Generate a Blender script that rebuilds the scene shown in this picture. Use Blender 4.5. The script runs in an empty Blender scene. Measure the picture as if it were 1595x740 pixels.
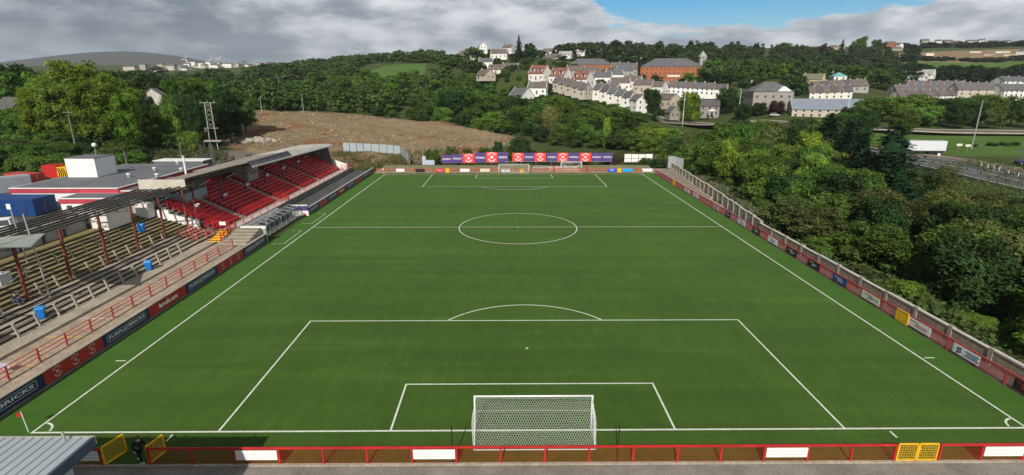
import bpy, math, random
import numpy as np
from mathutils import Vector, Matrix
random.seed(7)
rng = np.random.default_rng(7)
S = bpy.context.scene
COL = S.collection
R = math.radians
PI = math.pi

# ------------------------------------------------------------------ camera
YAW, PITCH, ROLL = .0088, .2811, .0006
CAM = np.array([-1.6252, -29.2079, 21.3415])
FPX, PW, PH = 823.078, 1595., 740.
cam_d = bpy.data.cameras.new('camera'); cam = bpy.data.objects.new('camera', cam_d); COL.objects.link(cam)
_cy, _sy = math.cos(YAW), math.sin(YAW)
_f = np.array([_sy*math.cos(PITCH), _cy*math.cos(PITCH), -math.sin(PITCH)])
_r = np.array([_cy, -_sy, 0.]); _u = np.cross(_r, _f)
_r, _u = math.cos(ROLL)*_r+math.sin(ROLL)*_u, -math.sin(ROLL)*_r+math.cos(ROLL)*_u
cam.matrix_world = Matrix(((_r[0], _u[0], -_f[0], CAM[0]), (_r[1], _u[1], -_f[1], CAM[1]), (_r[2], _u[2], -_f[2], CAM[2]), (0, 0, 0, 1)))
cam_d.sensor_width = 36.; cam_d.lens = 36.*FPX/PW; cam_d.clip_start = .5; cam_d.clip_end = 30000
S.camera = cam

def ray(a, b): return _f+_r*(a-PW/2)/FPX+_u*(PH/2-b)/FPX
def atZ(a, b, z=0.): d = ray(a, b); return CAM+d*(z-CAM[2])/d[2]
def atY(a, b, y): d = ray(a, b); return CAM+d*(y-CAM[1])/d[1]
def atX(a, b, x): d = ray(a, b); return CAM+d*(x-CAM[0])/d[0]

# ------------------------------------------------------------------ sky and sun
SUN_EL, SUN_AZ = R(36.5), R(10)          # light travels toward (sin15, cos15)
W = bpy.data.worlds.new('World'); S.world = W; W.use_nodes = True
nt = W.node_tree; nt.nodes.clear(); N = nt.nodes.new; L = nt.links.new
def wmath(op, a, b=None, c=None, clamp=False):
    n = N('ShaderNodeMath'); n.operation = op; n.use_clamp = clamp
    for i, v in enumerate((a, b, c)):
        if v is None: continue
        if isinstance(v, (int, float)): n.inputs[i].default_value = v
        else: L(v, n.inputs[i])
    return n.outputs[0]
def wramp(v, lo, hi):
    n = N('ShaderNodeMapRange'); n.interpolation_type = 'SMOOTHSTEP'; L(v, n.inputs[0]); n.inputs[1].default_value = lo; n.inputs[2].default_value = hi
    return n.outputs[0]
def wnoise(vec, sc, det, rough=.55):
    n = N('ShaderNodeTexNoise'); n.inputs['Scale'].default_value = sc; n.inputs['Detail'].default_value = det; n.inputs['Roughness'].default_value = rough
    L(vec, n.inputs['Vector']); return n.outputs['Fac']
def wmix(f, a, b):
    n = N('ShaderNodeMix'); n.data_type = 'RGBA'
    if isinstance(f, float): n.inputs[0].default_value = f
    else: L(f, n.inputs[0])
    for i, v in ((6, a), (7, b)):
        if isinstance(v, tuple): n.inputs[i].default_value = (*v, 1)
        else: L(v, n.inputs[i])
    return n.outputs[2]
tc = N('ShaderNodeTexCoord'); sep = N('ShaderNodeSeparateXYZ'); L(tc.outputs['Generated'], sep.inputs[0])
dx, dy, dz = sep.outputs
mp = N('ShaderNodeMapping'); mp.inputs['Scale'].default_value = (1, 1, 2.9); mp.inputs['Location'].default_value = (3.1, .4, 1.7); L(tc.outputs['Generated'], mp.inputs[0])
big = wnoise(mp.outputs[0], 3.2, 7, .56); mid_ = wnoise(mp.outputs[0], 9.5, 8, .6)
mp2 = N('ShaderNodeMapping'); mp2.inputs['Scale'].default_value = (1, 1, 4.5); mp2.inputs['Location'].default_value = (9.1, 2.4, 5.7); L(tc.outputs['Generated'], mp2.inputs[0])
fine = wnoise(mp2.outputs[0], 5.5, 9, .62)
# dark sheet on the left, bright puffs right
left = wramp(dx, -.62, -.22)
shade = wmath('ADD', wmath('MULTIPLY', mid_, .9), wmath('MULTIPLY', big, .6))
shade = wramp(shade, .58, .93)
dark = wmix(shade, (.105, .142, .178), (.42, .475, .53))
lite = wmix(shade, (.36, .41, .48), (1.15, 1.17, 1.18))
cloud = wmix(wmath('ADD', wmath('ADD', wmath('MULTIPLY', left, .55), wmath('MULTIPLY', wramp(dx, .0, .5), .3)), wmath('MULTIPLY', wmath('SUBTRACT', fine, .5), .9), clamp=True), dark, lite)
hor = wramp(dz, .0, .10)
# open blue sky to the right, above the low cloud bank
gx = wmath('MULTIPLY', wramp(dx, .07, .25), wmath('SUBTRACT', 1., wramp(dx, .40, .74)))
gz = wramp(dz, .062, .122)
gz2 = wmath('SUBTRACT', 1., wramp(dz, .20, .42))
gap = wmath('MULTIPLY', wmath('MULTIPLY', gx, gz), gz2)
gap = wmath('ADD', wmath('MULTIPLY', gap, .70), wmath('MULTIPLY', wmath('SUBTRACT', fine, .5), 1.75))
gap = wramp(gap, .30, .50)
sky = N('ShaderNodeTexSky'); sky.sky_type = 'NISHITA'; sky.sun_disc = False; sky.sun_elevation = SUN_EL; sky.sun_rotation = R(180)+SUN_AZ
sky.air_density = 1.; sky.dust_density = .1; sky.ozone_density = 3.
bs = N('ShaderNodeBackground'); hsv = N('ShaderNodeHueSaturation'); hsv.inputs['Saturation'].default_value = 1.75; L(sky.outputs[0], hsv.inputs['Color']); L(hsv.outputs[0], bs.inputs[0]); bs.inputs[1].default_value = .10
bc = N('ShaderNodeBackground'); L(cloud, bc.inputs[0]); L(wmath('SUBTRACT', 1., wmath('MULTIPLY', wramp(dz, .16, .5), .60)), bc.inputs[1])
mx = N('ShaderNodeMixShader'); L(gap, mx.inputs[0]); L(bc.outputs[0], mx.inputs[1]); L(bs.outputs[0], mx.inputs[2])
wo = N('ShaderNodeOutputWorld'); L(mx.outputs[0], wo.inputs[0])

sl = bpy.data.lights.new('sun', 'SUN'); sl.energy = 4.7; sl.angle = R(.55); sl.color = (1, .945, .86)
so = bpy.data.objects.new('sun', sl); COL.objects.link(so)
sdir = Vector((math.sin(SUN_AZ)*math.cos(SUN_EL), math.cos(SUN_AZ)*math.cos(SUN_EL), -math.sin(SUN_EL)))
so.rotation_euler = sdir.to_track_quat('-Z', 'Y').to_euler(); so.location = (-20, -60, 60)
S.view_settings.view_transform = 'Standard'; S.view_settings.look = 'None'; S.view_settings.exposure = .14; S.view_settings.gamma = 1
S.view_settings.use_curve_mapping = False

# ------------------------------------------------------------------ materials
MATS = {}
def mat(name, col, rough=.75, var=.18, scale=.6, bump=0., spec=.3, metal=0., col2=None, fine=None, alpha=1., stretch=None):
    if name in MATS: return MATS[name]
    m = bpy.data.materials.new(name); m.use_nodes = True; t = m.node_tree
    b = t.nodes['Principled BSDF']; b.inputs['Roughness'].default_value = rough; b.inputs['Specular IOR Level'].default_value = spec; b.inputs['Metallic'].default_value = metal
    g = t.nodes.new('ShaderNodeNewGeometry'); vec = g.outputs['Position']
    if stretch:
        q = t.nodes.new('ShaderNodeMapping'); q.inputs['Scale'].default_value = stretch; t.links.new(vec, q.inputs[0]); vec = q.outputs[0]
    n = t.nodes.new('ShaderNodeTexNoise'); n.inputs['Scale'].default_value = scale; n.inputs['Detail'].default_value = 6; n.inputs['Roughness'].default_value = .62
    t.links.new(vec, n.inputs['Vector'])
    r = t.nodes.new('ShaderNodeMapRange'); r.inputs[1].default_value = .3; r.inputs[2].default_value = .7; t.links.new(n.outputs['Fac'], r.inputs[0])
    x = t.nodes.new('ShaderNodeMix'); x.data_type = 'RGBA'
    c2 = col2 if col2 else tuple(c*(1+var) for c in col); c1 = col if col2 else tuple(c*(1-var) for c in col)
    x.inputs[6].default_value = (*c1, 1); x.inputs[7].default_value = (*c2, 1); t.links.new(r.outputs[0], x.inputs[0])
    out = x.outputs[2]
    if fine:
        n2 = t.nodes.new('ShaderNodeTexNoise'); n2.inputs['Scale'].default_value = fine; n2.inputs['Detail'].default_value = 3; t.links.new(g.outputs['Position'], n2.inputs['Vector'])
        r2 = t.nodes.new('ShaderNodeMapRange'); r2.inputs[1].default_value = .3; r2.inputs[2].default_value = .7; r2.inputs[3].default_value = .78; r2.inputs[4].default_value = 1.22; t.links.new(n2.outputs['Fac'], r2.inputs[0])
        v = t.nodes.new('ShaderNodeVectorMath'); v.operation = 'SCALE'; t.links.new(out, v.inputs[0]); t.links.new(r2.outputs[0], v.inputs['Scale']); out = v.outputs[0]
    t.links.new(out, b.inputs['Base Color'])
    if bump:
        bp = t.nodes.new('ShaderNodeBump'); bp.inputs['Strength'].default_value = bump; bp.inputs['Distance'].default_value = .1
        t.links.new(n.outputs['Fac'], bp.inputs['Height']); t.links.new(bp.outputs[0], b.inputs['Normal'])
    if alpha < 1: b.inputs['Alpha'].default_value = alpha
    MATS[name] = m; return m

white = mat('white_paint', (.74, .74, .72), .55, .07, .8)
cream = mat('cream_render', (.66, .62, .50), .8, .1, .3)
offwhite = mat('white_render', (.70, .68, .63), .8, .12, .25)
beige = mat('beige_render', (.46, .41, .33), .85, .12, .3)
stone = mat('grey_stone', (.26, .24, .21), .9, .25, 1.5)
greyr = mat('grey_render', (.33, .32, .30), .85, .15, .4)
brick = mat('red_brick', (.30, .105, .055), .9, .22, .5)
slate = mat('grey_slate', (.115, .115, .125), .7, .25, .5)
slateb = mat('brown_tile', (.135, .11, .10), .8, .25, .5)
slater = mat('red_tile', (.21, .09, .06), .8, .25, .5)
slatep = mat('purple_slate', (.10, .086, .092), .7, .25, .5)
teal = mat('teal_roof', (.13, .36, .34), .6, .1)
glass = mat('window_glass', (.06, .065, .07), .15, .2, 1., spec=.6)
red = mat('red_paint', (.46, .022, .022), .5, .22, 1.2)
redf = mat('faded_red_paint', (.50, .085, .06), .6, .22, 1.)
rust = mat('rusty_red_steel', (.16, .04, .028), .7, .3, 2.)
seatred = mat('red_plastic', (.46, .018, .024), .42, .16, .35, spec=.4)
yellow = mat('yellow_paint', (.75, .43, .02), .5, .12, 2.)
navy = mat('navy_board', (.016, .026, .080), .5, .15, 1.)
bred = mat('red_board', (.42, .028, .024), .5, .15, 1.)
purple = mat('purple_board', (.085, .055, .20), .6, .15, 1.)
cored = mat('coral_red_board', (.78, .06, .055), .6, .08, 1.)
letter = mat('white_lettering', (.62, .62, .64), .6, .05)
blueb = mat('blue_plastic', (.012, .16, .50), .4, .12, 3.)
bluep = mat('blue_container_paint', (.012, .055, .19), .5, .15, .6)
cyan = mat('cyan_board', (.01, .36, .75), .5, .08)
black = mat('black_paint', (.02, .02, .022), .5, .2)
dark = mat('dark_steel', (.075, .068, .062), .55, .3, 2.)
galv = mat('galvanised_steel', (.38, .39, .40), .45, .15, 2., metal=.3)
conc = mat('pale_concrete', (.34, .295, .23), .9, .22, .5, fine=6.)
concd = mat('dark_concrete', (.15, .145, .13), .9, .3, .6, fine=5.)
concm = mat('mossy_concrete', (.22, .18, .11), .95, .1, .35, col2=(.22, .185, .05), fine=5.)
tan = mat('worn_tan_concrete', (.34, .27, .20), .9, .2, .7, fine=4.)
pinkc = mat('pale_pink_concrete', (.50, .40, .36), .9, .12, .7, fine=4.)
asph = mat('asphalt', (.075, .073, .07), .9, .3, .5, fine=5.)
rasph = mat('road_asphalt', (.082, .080, .078), .9, .15, .2, fine=2.)
nearg = mat('grey_tarmac_apron', (.205, .188, .165), .95, .28, .45, fine=9., bump=.3)
roofgrey = mat('grey_felt_roof', (.135, .14, .155), .85, .2, .35, fine=3.)
roofwhite = mat('pale_roof_sheet', (.47, .45, .41), .7, .18, .5)
roofbrown = mat('weathered_roof_sheet', (.26, .235, .20), .85, .22, .5, fine=3.)
roofdark = mat('dark_roof_sheet', (.085, .085, .092), .6, .2, .5)
corrug = mat('grey_profiled_sheet', (.34, .39, .41), .55, .08, .3)
bark = mat('bark', (.085, .065, .045), .95, .3, 3.)
wood = mat('weathered_wood_pole', (.20, .17, .14), .9, .2, 2.)
line = mat('white_line_paint', (.60, .63, .55), .8, .16, 1.5, fine=9.)
skin = mat('skin', (.45, .26, .18), .6, .05)
cloth_b = mat('black_cloth', (.012, .012, .014), .95, .3)
cloth_g = mat('dark_grey_cloth', (.035, .03, .04), .95, .3)
denim = mat('blue_denim', (.05, .08, .17), .95, .3)
hair = mat('brown_hair', (.05, .03, .02), .9, .3)
clear = mat('clear_polycarbonate', (.10, .11, .125), .25, .1, 1., spec=.4, alpha=.35)
net_m = mat('white_net_cord', (.70, .72, .70), .8, .05)

# ------------------------------------------------------------------ mesh helpers
class MB:
    def __init__(s): s.v = []; s.f = []
    def add(s, vs, fs):
        o = len(s.v); s.v += [tuple(map(float, p)) for p in vs]; s.f += [tuple(i+o for i in f) for f in fs]; return s
    def box(s, x0, x1, y0, y1, z0, z1):
        return s.add([(x0, y0, z0), (x1, y0, z0), (x1, y1, z0), (x0, y1, z0), (x0, y0, z1), (x1, y0, z1), (x1, y1, z1), (x0, y1, z1)],
                     [(0, 3, 2, 1), (4, 5, 6, 7), (0, 1, 5, 4), (1, 2, 6, 5), (2, 3, 7, 6), (3, 0, 4, 7)])
    def bar(s, a, b, w=.05, h=None, up=(0, 0, 1)):
        a = Vector(a); b = Vector(b); h = h or w; d = (b-a).normalized(); u = Vector(up)
        if abs(d.dot(u)) > .98: u = Vector((0, 1, 0))
        r = d.cross(u).normalized()*(w/2); q = r.cross(d).normalized()*(h/2)
        vs = [a-r-q, a+r-q, a+r+q, a-r+q, b-r-q, b+r-q, b+r+q, b-r+q]
        return s.add(vs, [(3, 2, 1, 0), (4, 5, 6, 7), (0, 1, 5, 4), (1, 2, 6, 5), (2, 3, 7, 6), (3, 0, 4, 7)])
    def tube(s, pts, rads, n=6):
        pts = [Vector(p) for p in pts]; o = len(s.v); prev = None
        if not isinstance(rads, (list, tuple)): rads = [rads]*len(pts)
        for i, p in enumerate(pts):
            d = (pts[min(i+1, len(pts)-1)]-pts[max(i-1, 0)]).normalized()
            u = Vector((0, 0, 1)) if abs(d.z) < .95 else Vector((1, 0, 0))
            r = d.cross(u).normalized(); q = d.cross(r).normalized()
            for k in range(n):
                a = 2*PI*k/n; s.v.append(tuple(p+(r*math.cos(a)+q*math.sin(a))*rads[i]))
        for i in range(len(pts)-1):
            for k in range(n):
                a = o+i*n+k; b = o+i*n+(k+1) % n; s.f.append((a, b, b+n, a+n))
        s.f.append(tuple(o+k for k in reversed(range(n)))); s.f.append(tuple(o+(len(pts)-1)*n+k for k in range(n)))
        return s
    def quad(s, a, b, c, d): return s.add([a, b, c, d], [(0, 1, 2, 3)])
    def prism(s, prof, axis, a, b):
        """prof: list of 2-D points; extruded along axis 'x' or 'y' from a to b"""
        n = len(prof)
        P = (lambda t, p: (t, p[0], p[1])) if axis == 'x' else (lambda t, p: (p[0], t, p[1]))
        vs = [P(a, p) for p in prof]+[P(b, p) for p in prof]
        fs = [tuple(range(n)), tuple(reversed(range(n, 2*n)))]+[(i, i+n, (i+1) % n+n, (i+1) % n) for i in range(n)]
        return s.add(vs, fs)
    def ball(s, c, r, n=8, m=5, sz=1.):
        o = len(s.v); c = Vector(c)
        for i in range(m+1):
            t = PI*i/m
            for k in range(n): a = 2*PI*k/n; s.v.append((c.x+r*math.sin(t)*math.cos(a), c.y+r*math.sin(t)*math.sin(a), c.z+r*sz*math.cos(t)))
        for i in range(m):
            for k in range(n):
                a = o+i*n+k; b = o+i*n+(k+1) % n; s.f.append((a, a+n, b+n, b))
        return s
    def mesh(s, name, m=None, smooth=False):
        me = bpy.data.meshes.new(name); me.from_pydata(s.v, [], s.f)
        import bmesh
        bm = bmesh.new(); bm.from_mesh(me); bmesh.ops.recalc_face_normals(bm, faces=bm.faces[:]) if len(s.f) < 60000 else None
        bm.to_mesh(me); bm.free()
        if m: me.materials.append(m)
        if smooth: me.polygons.foreach_set('use_smooth', [True]*len(me.polygons))
        return me
    def build(s, name, m, parent=None, smooth=False):
        return link(name, s.mesh(name, m, smooth), parent)
def link(name, data, parent=None):
    o = bpy.data.objects.new(name, data); COL.objects.link(o)
    if parent: o.parent = parent
    return o
def tag(o, label=None, cat=None, group=None, kind=None):
    if label: o['label'] = label
    if cat: o['category'] = cat
    if group: o['group'] = group
    if kind: o['kind'] = kind
    return o
def empty(name, label, cat, loc=(0, 0, 0), rz=0., group=None):
    o = link(name, None); o.location = tuple(float(c) for c in loc); o.rotation_euler = (0, 0, rz); o.empty_display_size = .3
    return tag(o, label, cat, group)
def copy_tree(o, parent=None):
    c = o.copy(); COL.objects.link(c)
    if parent: c.parent = parent
    for ch in [k for k in bpy.data.objects if k.parent == o]: copy_tree(ch, c)
    return c
def kids(o): return [k for k in bpy.data.objects if k.parent == o]
def struct(o): o['kind'] = 'structure'; return o

def text_mesh(txt, size, m, bold=.02, depth=.0):
    cu = bpy.data.curves.new('t', 'FONT'); cu.body = txt; cu.size = size; cu.offset = bold*size; cu.extrude = depth; cu.align_x = 'CENTER'; cu.align_y = 'CENTER'; cu.resolution_u = 2
    o = bpy.data.objects.new('t', cu); COL.objects.link(o); bpy.context.view_layer.update()
    dg = bpy.context.evaluated_depsgraph_get(); me = bpy.data.meshes.new_from_object(o.evaluated_get(dg))
    bpy.data.objects.remove(o); me.materials.clear(); me.materials.append(m); return me
def frame_mat(o, right, normal):
    r = Vector(right).normalized(); n = Vector(normal).normalized(); u = n.cross(r)
    return Matrix(((r.x, u.x, n.x, o[0]), (r.y, u.y, n.y, o[1]), (r.z, u.z, n.z, o[2]), (0, 0, 0, 1)))

# ------------------------------------------------------------------ terrain
# ground control points read from the photograph's perspective: (u, v, y)
GP = [(560,238,130),(600,226,146),(700,216,155),(480,216,150),(400,206,160),(450,178,216),(560,180,214),(680,192,196),(790,211,165),(370,186,190),
      (1020,235,150),(900,238,140),(1060,199,234),(1010,188,258),(1120,205,220),(1060,182,276),(1010,175,300),(830,157,262),(760,150,268),(900,150,268),(985,170,256),(1100,182,262),
      (841,126,292),(906,135,285),(1040,145,305),(1000,132,330),(925,112,410),(1040,126,400),(770,116,330),(770,98,420),(860,92,480),(740,98,430),
      (1190,170,240),(1270,180,225),(1270,128,330),(1290,152,300),(1460,152,320),(1400,135,370),(1540,150,330),(1460,112,560),(1560,112,560),(1300,125,480),
      (1500,96,700),(1560,92,720),(1400,92,720),(1480,74,900),(1580,72,900),(1390,78,860),(1295,84,760),(960,98,560),(960,84,700),(1090,84,680),(1200,86,700),
      (1450,205,190),(1500,228,150),(1400,205,185),(1540,262,108),(1595,280,95),(1450,250,125),(1350,210,175),
      (450,160,300),(520,150,330),(600,150,330),(560,125,430),(630,125,430),(630,105,520),(690,96,600),(560,100,650),(480,108,700),(620,94,750),
      (700,150,330),(680,120,430),(400,120,700),(330,112,900),(250,112,900),(100,130,600),(300,104,1500),(380,104,1500),(250,102,2000),
      (100,122,900),(20,125,900),(240,165,230),(300,170,210)]
WP = [(-60,20,3.),(-80,40,3.),(-60,70,3.),(-60,100,3.),(-80,60,3.),(-100,60,3.5),(-80,110,3.6),(-60,110,2.5),(-50,120,1.5),(-100,110,5),(-120,100,7),(-110,85,5),(-140,120,10),(-150,180,11),(-100,150,5),
      (60,0,-2),(60,60,-2),(80,60,-2.5),(50,100,-.5),(90,100,-1.5),(120,60,-1.5),(30,130,.5),(0,130,.5),(-30,120,.3),(0,200,2),(60,200,2),(0,230,5),(-60,250,6),(150,150,0),(160,60,-1),
      (0,0,0),(30,60,0),(-30,60,0),(0,100,0),(30,100,0),(-30,100,0),(0,-40,0),(-60,-60,1),(60,-60,0),(-200,0,6),(200,0,0),(-400,0,15),(400,0,5),(0,-200,0),(300,-300,0),(-300,-300,5),(0,-800,0),
      (-800,1500,60),(0,1500,70),(900,1500,95),(1500,1500,80),(300,1100,82),(600,1100,95),(2500,3000,60),(0,3000,50),(-1200,3000,80),(4000,6000,50),(0,7000,50),(-3000,0,50),(3000,0,40)]
def _key(x, y):
    x = np.asarray(x, float)-CAM[0]; y = np.asarray(y, float)-CAM[1]
    d = np.sqrt(x*x+y*y)+25; a = np.arctan2(x, y)
    return a*1.6, np.log(d)
for _u_ in (745, 790, 830, 870, 910, 950, 985): WP += [(atY(_u_, 150, 236)[0], 236, 4.5), (atY(_u_, 150, 214)[0], 214, 3.)]
_pts = [(*atY(u, v, y)[:2], atY(u, v, y)[2]) for u, v, y in GP]+WP
_px = np.array([p[0] for p in _pts]); _py = np.array([p[1] for p in _pts]); _pz = np.array([p[2] for p in _pts])
_ka, _ks = _key(_px, _py)
def _phi(a, s, b, t):
    da = a[:, None]-b[None]; ds = s[:, None]-t[None]
    return np.sqrt(da*da+ds*ds+.0025)
_A = _phi(_ka, _ks, _ka, _ks); _A[np.diag_indices(len(_pz))] -= .012
_n = len(_pz); _M = np.zeros((_n+1, _n+1)); _M[:_n, :_n] = _A; _M[:_n, _n] = 1; _M[_n, :_n] = 1
_w = np.linalg.solve(_M, np.append(_pz, 0))
def _ss(v, a, b): t = np.clip((v-a)/(b-a), 0, 1); return t*t*(3-2*t)
HILL_A = HILL_B = 0.
def H(x, y):
    x = np.atleast_1d(np.asarray(x, float)); y = np.atleast_1d(np.asarray(y, float))
    a, s = _key(x, y); out = np.empty(len(x))
    for i in range(0, len(x), 20000):
        out[i:i+20000] = _phi(a[i:i+20000], s[i:i+20000], _ka, _ks) @ _w[:-1]+_w[-1]
    # hill on the far left skyline
    px, py = atY(190, 100, 4600)[:2]
    out = out+HILL_A*np.exp(-(((x-px)/1150.)**2+((y-py)/900.)**2))*(1+.06*np.sin(x*.004+1))
    px, py = atY(40, 100, 4300)[:2]
    out = out+HILL_B*np.exp(-(((x-px)/900.)**2+((y-py)/700.)**2))
    dd = np.hypot(x-CAM[0], y-CAM[1])
    out = out+_ss(dd, 110, 300)*1.2*np.sin(x*.045+1.3*np.sin(y*.03))*np.sin(y*.037+.8)
    # stadium platform
    inx = _ss(x, -47, -41.5)*(1-_ss(x, 39, 50)); iny = _ss(y, -140, -90)*(1-_ss(y, 116, 132)); k = inx*iny
    out = out*(1-k)+(-.14)*k
    # yard on the left is levelled at 3 m
    inx = (1-_ss(x, -56, -50))*_ss(x, -110, -96); iny = (1-_ss(y, 100, 116)); k = inx*iny
    out = out*(1-k)+(3.)*k
    return out
HILL_A = HILL_B = 0.
_p = atY(175, 83, 4600); HILL_A = float(_p[2]-H([_p[0]], [_p[1]])[0])
_p = atY(20, 96, 4300); HILL_B = float(max(0, _p[2]-H([_p[0]], [_p[1]])[0]))
def h1(x, y): return float(H([x], [y])[0])

def grid(name, X, Y, Z, m, wrap=False):
    a, b = X.shape; me = bpy.data.meshes.new(name)
    v = np.stack([X, Y, Z], -1).reshape(-1, 3)
    i = np.arange(a*b).reshape(a, b)
    q = np.stack([i[:-1, :-1], i[1:, :-1], i[1:, 1:], i[:-1, 1:]], -1).reshape(-1, 4)
    me.vertices.add(len(v)); me.vertices.foreach_set('co', v.ravel())
    me.loops.add(q.size); me.loops.foreach_set('vertex_index', q.ravel())
    me.polygons.add(len(q)); me.polygons.foreach_set('loop_start', np.arange(0, q.size, 4)); me.polygons.foreach_set('loop_total', np.full(len(q), 4))
    me.polygons.foreach_set('use_smooth', np.ones(len(q), bool)); me.update(calc_edges=True); me.materials.append(m); return me
az = np.concatenate([np.linspace(-PI, -.95, 40, endpoint=False), np.linspace(-.95, .95, 420, endpoint=False), np.linspace(.95, PI, 41)])
rr = np.concatenate([[.5, 8, 16], np.exp(np.linspace(math.log(22), math.log(9000), 420))])
AZ, RR = np.meshgrid(az, rr, indexing='ij'); GX = CAM[0]+RR*np.sin(AZ); GY = CAM[1]+RR*np.cos(AZ)
GZ = H(GX.ravel(), GY.ravel()).reshape(GX.shape)
def soft(px, py, poly, w):
    """1 inside polygon, falling to 0 over w metres"""
    P = np.array(poly, float); ins = np.zeros(px.shape, bool); dm = np.full(px.shape, 1e9)
    for i in range(len(P)):
        a = P[i]; b = P[(i+1) % len(P)]
        c = ((a[1] > py) != (b[1] > py)) & (px < (b[0]-a[0])*(py-a[1])/(b[1]-a[1]+1e-12)+a[0]); ins ^= c
        ab = b-a; t = np.clip(((px-a[0])*ab[0]+(py-a[1])*ab[1])/(ab@ab), 0, 1)
        dm = np.minimum(dm, np.hypot(px-a[0]-t*ab[0], py-a[1]-t*ab[1]))
    return np.where(ins, 1., np.clip(1-dm/w, 0, 1))
def g2(u, v, y): return tuple(atY(u, v, y)[:2])
soil_poly = [(-52,108),(-78,126),(-90,140),g2(340,205,160),g2(352,180,220),g2(400,172,228),g2(480,172,232),g2(560,176,228),g2(700,192,200),g2(795,213,166),(-4,150),(-12,128),(-30,121),(-44,112)]
site_poly = [g2(1385,100,690),g2(1385,84,790),g2(1480,80,820),g2(1620,82,820),g2(1620,95,710),g2(1500,97,690)]
lawn_polys = [[g2(1290,225,160),g2(1340,203,190),g2(1600,215,178),g2(1600,240,130),g2(1500,243,132),g2(1440,236,142)],
              [g2(1360,110,560),g2(1370,98,690),g2(1620,98,690),g2(1620,118,520),g2(1500,120,510),g2(1440,112,550)],
              [g2(575,118,470),g2(600,103,570),g2(660,100,580),g2(655,130,420),g2(600,134,410)]]
ver_poly = [(37,-4),(37,108),(44,112),(47,90),(44,60),(42,30),(42,-4)]
fx, fy = GX.ravel(), GY.ravel(); sel = np.hypot(fx-CAM[0], fy-CAM[1]) < 1500
soil = np.zeros(fx.shape); soil[sel] = np.maximum(soft(fx[sel], fy[sel], soil_poly, 5), soft(fx[sel], fy[sel], site_poly, 20))
lawn = np.zeros(fx.shape)
for p in lawn_polys: lawn[sel] = np.maximum(lawn[sel], soft(fx[sel], fy[sel], p, 6))
lot_poly = [(-94, -20), (-94, 84), (-84, 104), (-80, 122), (-62, 128), (-50, 108), (-50, -20)]
lot = np.zeros(fx.shape); lot[sel] = np.maximum(soft(fx[sel], fy[sel], lot_poly, 3), soft(fx[sel], fy[sel], [(38.5, 50), (40, 70), (42, 90), (43, 112), (49, 112), (47.5, 88), (45.5, 70), (42, 52)], 1.2))
moor = _ss(np.hypot(fx-CAM[0], fy-CAM[1]), 2300, 3300)
# heaps on the soil mound
lump = soil.reshape(GX.shape)*(.55*np.sin(GX*.31+2*np.sin(GY*.11))*np.sin(GY*.23+GX*.07)+.3*np.sin(GX*.83+GY*.31)*np.sin(GY*.71))
kk = soft(fx, fy, [g2(600,195,195),g2(720,205,178),g2(760,212,170),g2(700,192,200)], 10).reshape(GX.shape)
GZ = GZ+lump*(RR > 150)+kk*1.6

gm = bpy.data.materials.new('ground'); gm.use_nodes = True; t = gm.node_tree; bsdf = t.nodes['Principled BSDF']; bsdf.inputs['Roughness'].default_value = .95; bsdf.inputs['Specular IOR Level'].default_value = .1
def tn(kind): return t.nodes.new(kind)
geo = tn('ShaderNodeNewGeometry')
def noise(sc, det=6, ro=.6, st=None):
    n = tn('ShaderNodeTexNoise'); n.inputs['Scale'].default_value = sc; n.inputs['Detail'].default_value = det; n.inputs['Roughness'].default_value = ro
    v = geo.outputs['Position']
    if st: q = tn('ShaderNodeMapping'); q.inputs['Scale'].default_value = st; t.links.new(v, q.inputs[0]); v = q.outputs[0]
    t.links.new(v, n.inputs['Vector']); r = tn('ShaderNodeMapRange'); r.inputs[1].default_value = .34; r.inputs[2].default_value = .66; t.links.new(n.outputs['Fac'], r.inputs[0]); return r.outputs[0]
def cmix(f, a, b):
    n = tn('ShaderNodeMix'); n.data_type = 'RGBA'; t.links.new(f, n.inputs[0])
    for i, v in ((6, a), (7, b)):
        if isinstance(v, tuple): n.inputs[i].default_value = (*v, 1)
        else: t.links.new(v, n.inputs[i])
    return n.outputs[2]
def attr(n): a = tn('ShaderNodeAttribute'); a.attribute_name = n; return a.outputs['Fac']
def edge(a, nz):
    m_ = tn('ShaderNodeMath'); m_.operation = 'MULTIPLY_ADD'; t.links.new(nz, m_.inputs[0]); m_.inputs[1].default_value = .7; m_.inputs[2].default_value = -.35
    s_ = tn('ShaderNodeMath'); s_.operation = 'ADD'; t.links.new(m_.outputs[0], s_.inputs[0]); t.links.new(a, s_.inputs[1])
    r = tn('ShaderNodeMapRange'); r.inputs[1].default_value = .4; r.inputs[2].default_value = .6; t.links.new(s_.outputs[0], r.inputs[0]); return r.outputs[0]
n1 = noise(.09); n2_ = noise(.7, 8, .7); n3 = noise(.02, 5); n4 = noise(2.3, 5, .7)
grass = cmix(n1, (.045, .075, .018), (.078, .105, .032)); grass = cmix(n4, grass, (.062, .078, .026))
soilc = cmix(n1, (.25, .165, .095), (.185, .135, .075)); soilc = cmix(n2_, soilc, (.30, .225, .145)); 
s5 = noise(.05, 4); rr5 = tn('ShaderNodeMapRange'); rr5.inputs[1].default_value = .62; rr5.inputs[2].default_value = .9; t.links.new(s5, rr5.inputs[0]); soilc = cmix(rr5.outputs[0], soilc, (.23, .11, .055))
s6 = noise(.16, 7, .75); rr6 = tn('ShaderNodeMapRange'); rr6.inputs[1].default_value = .66; rr6.inputs[2].default_value = 1.; t.links.new(s6, rr6.inputs[0]); soilc = cmix(rr6.outputs[0], soilc, (.11, .125, .045))
lotc = cmix(n2_, (.16, .14, .115), (.22, .20, .165))
lawnc = cmix(n1, (.07, .135, .022), (.10, .165, .04))
moorc = cmix(n3, (.055, .052, .055), (.085, .085, .068))
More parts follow.
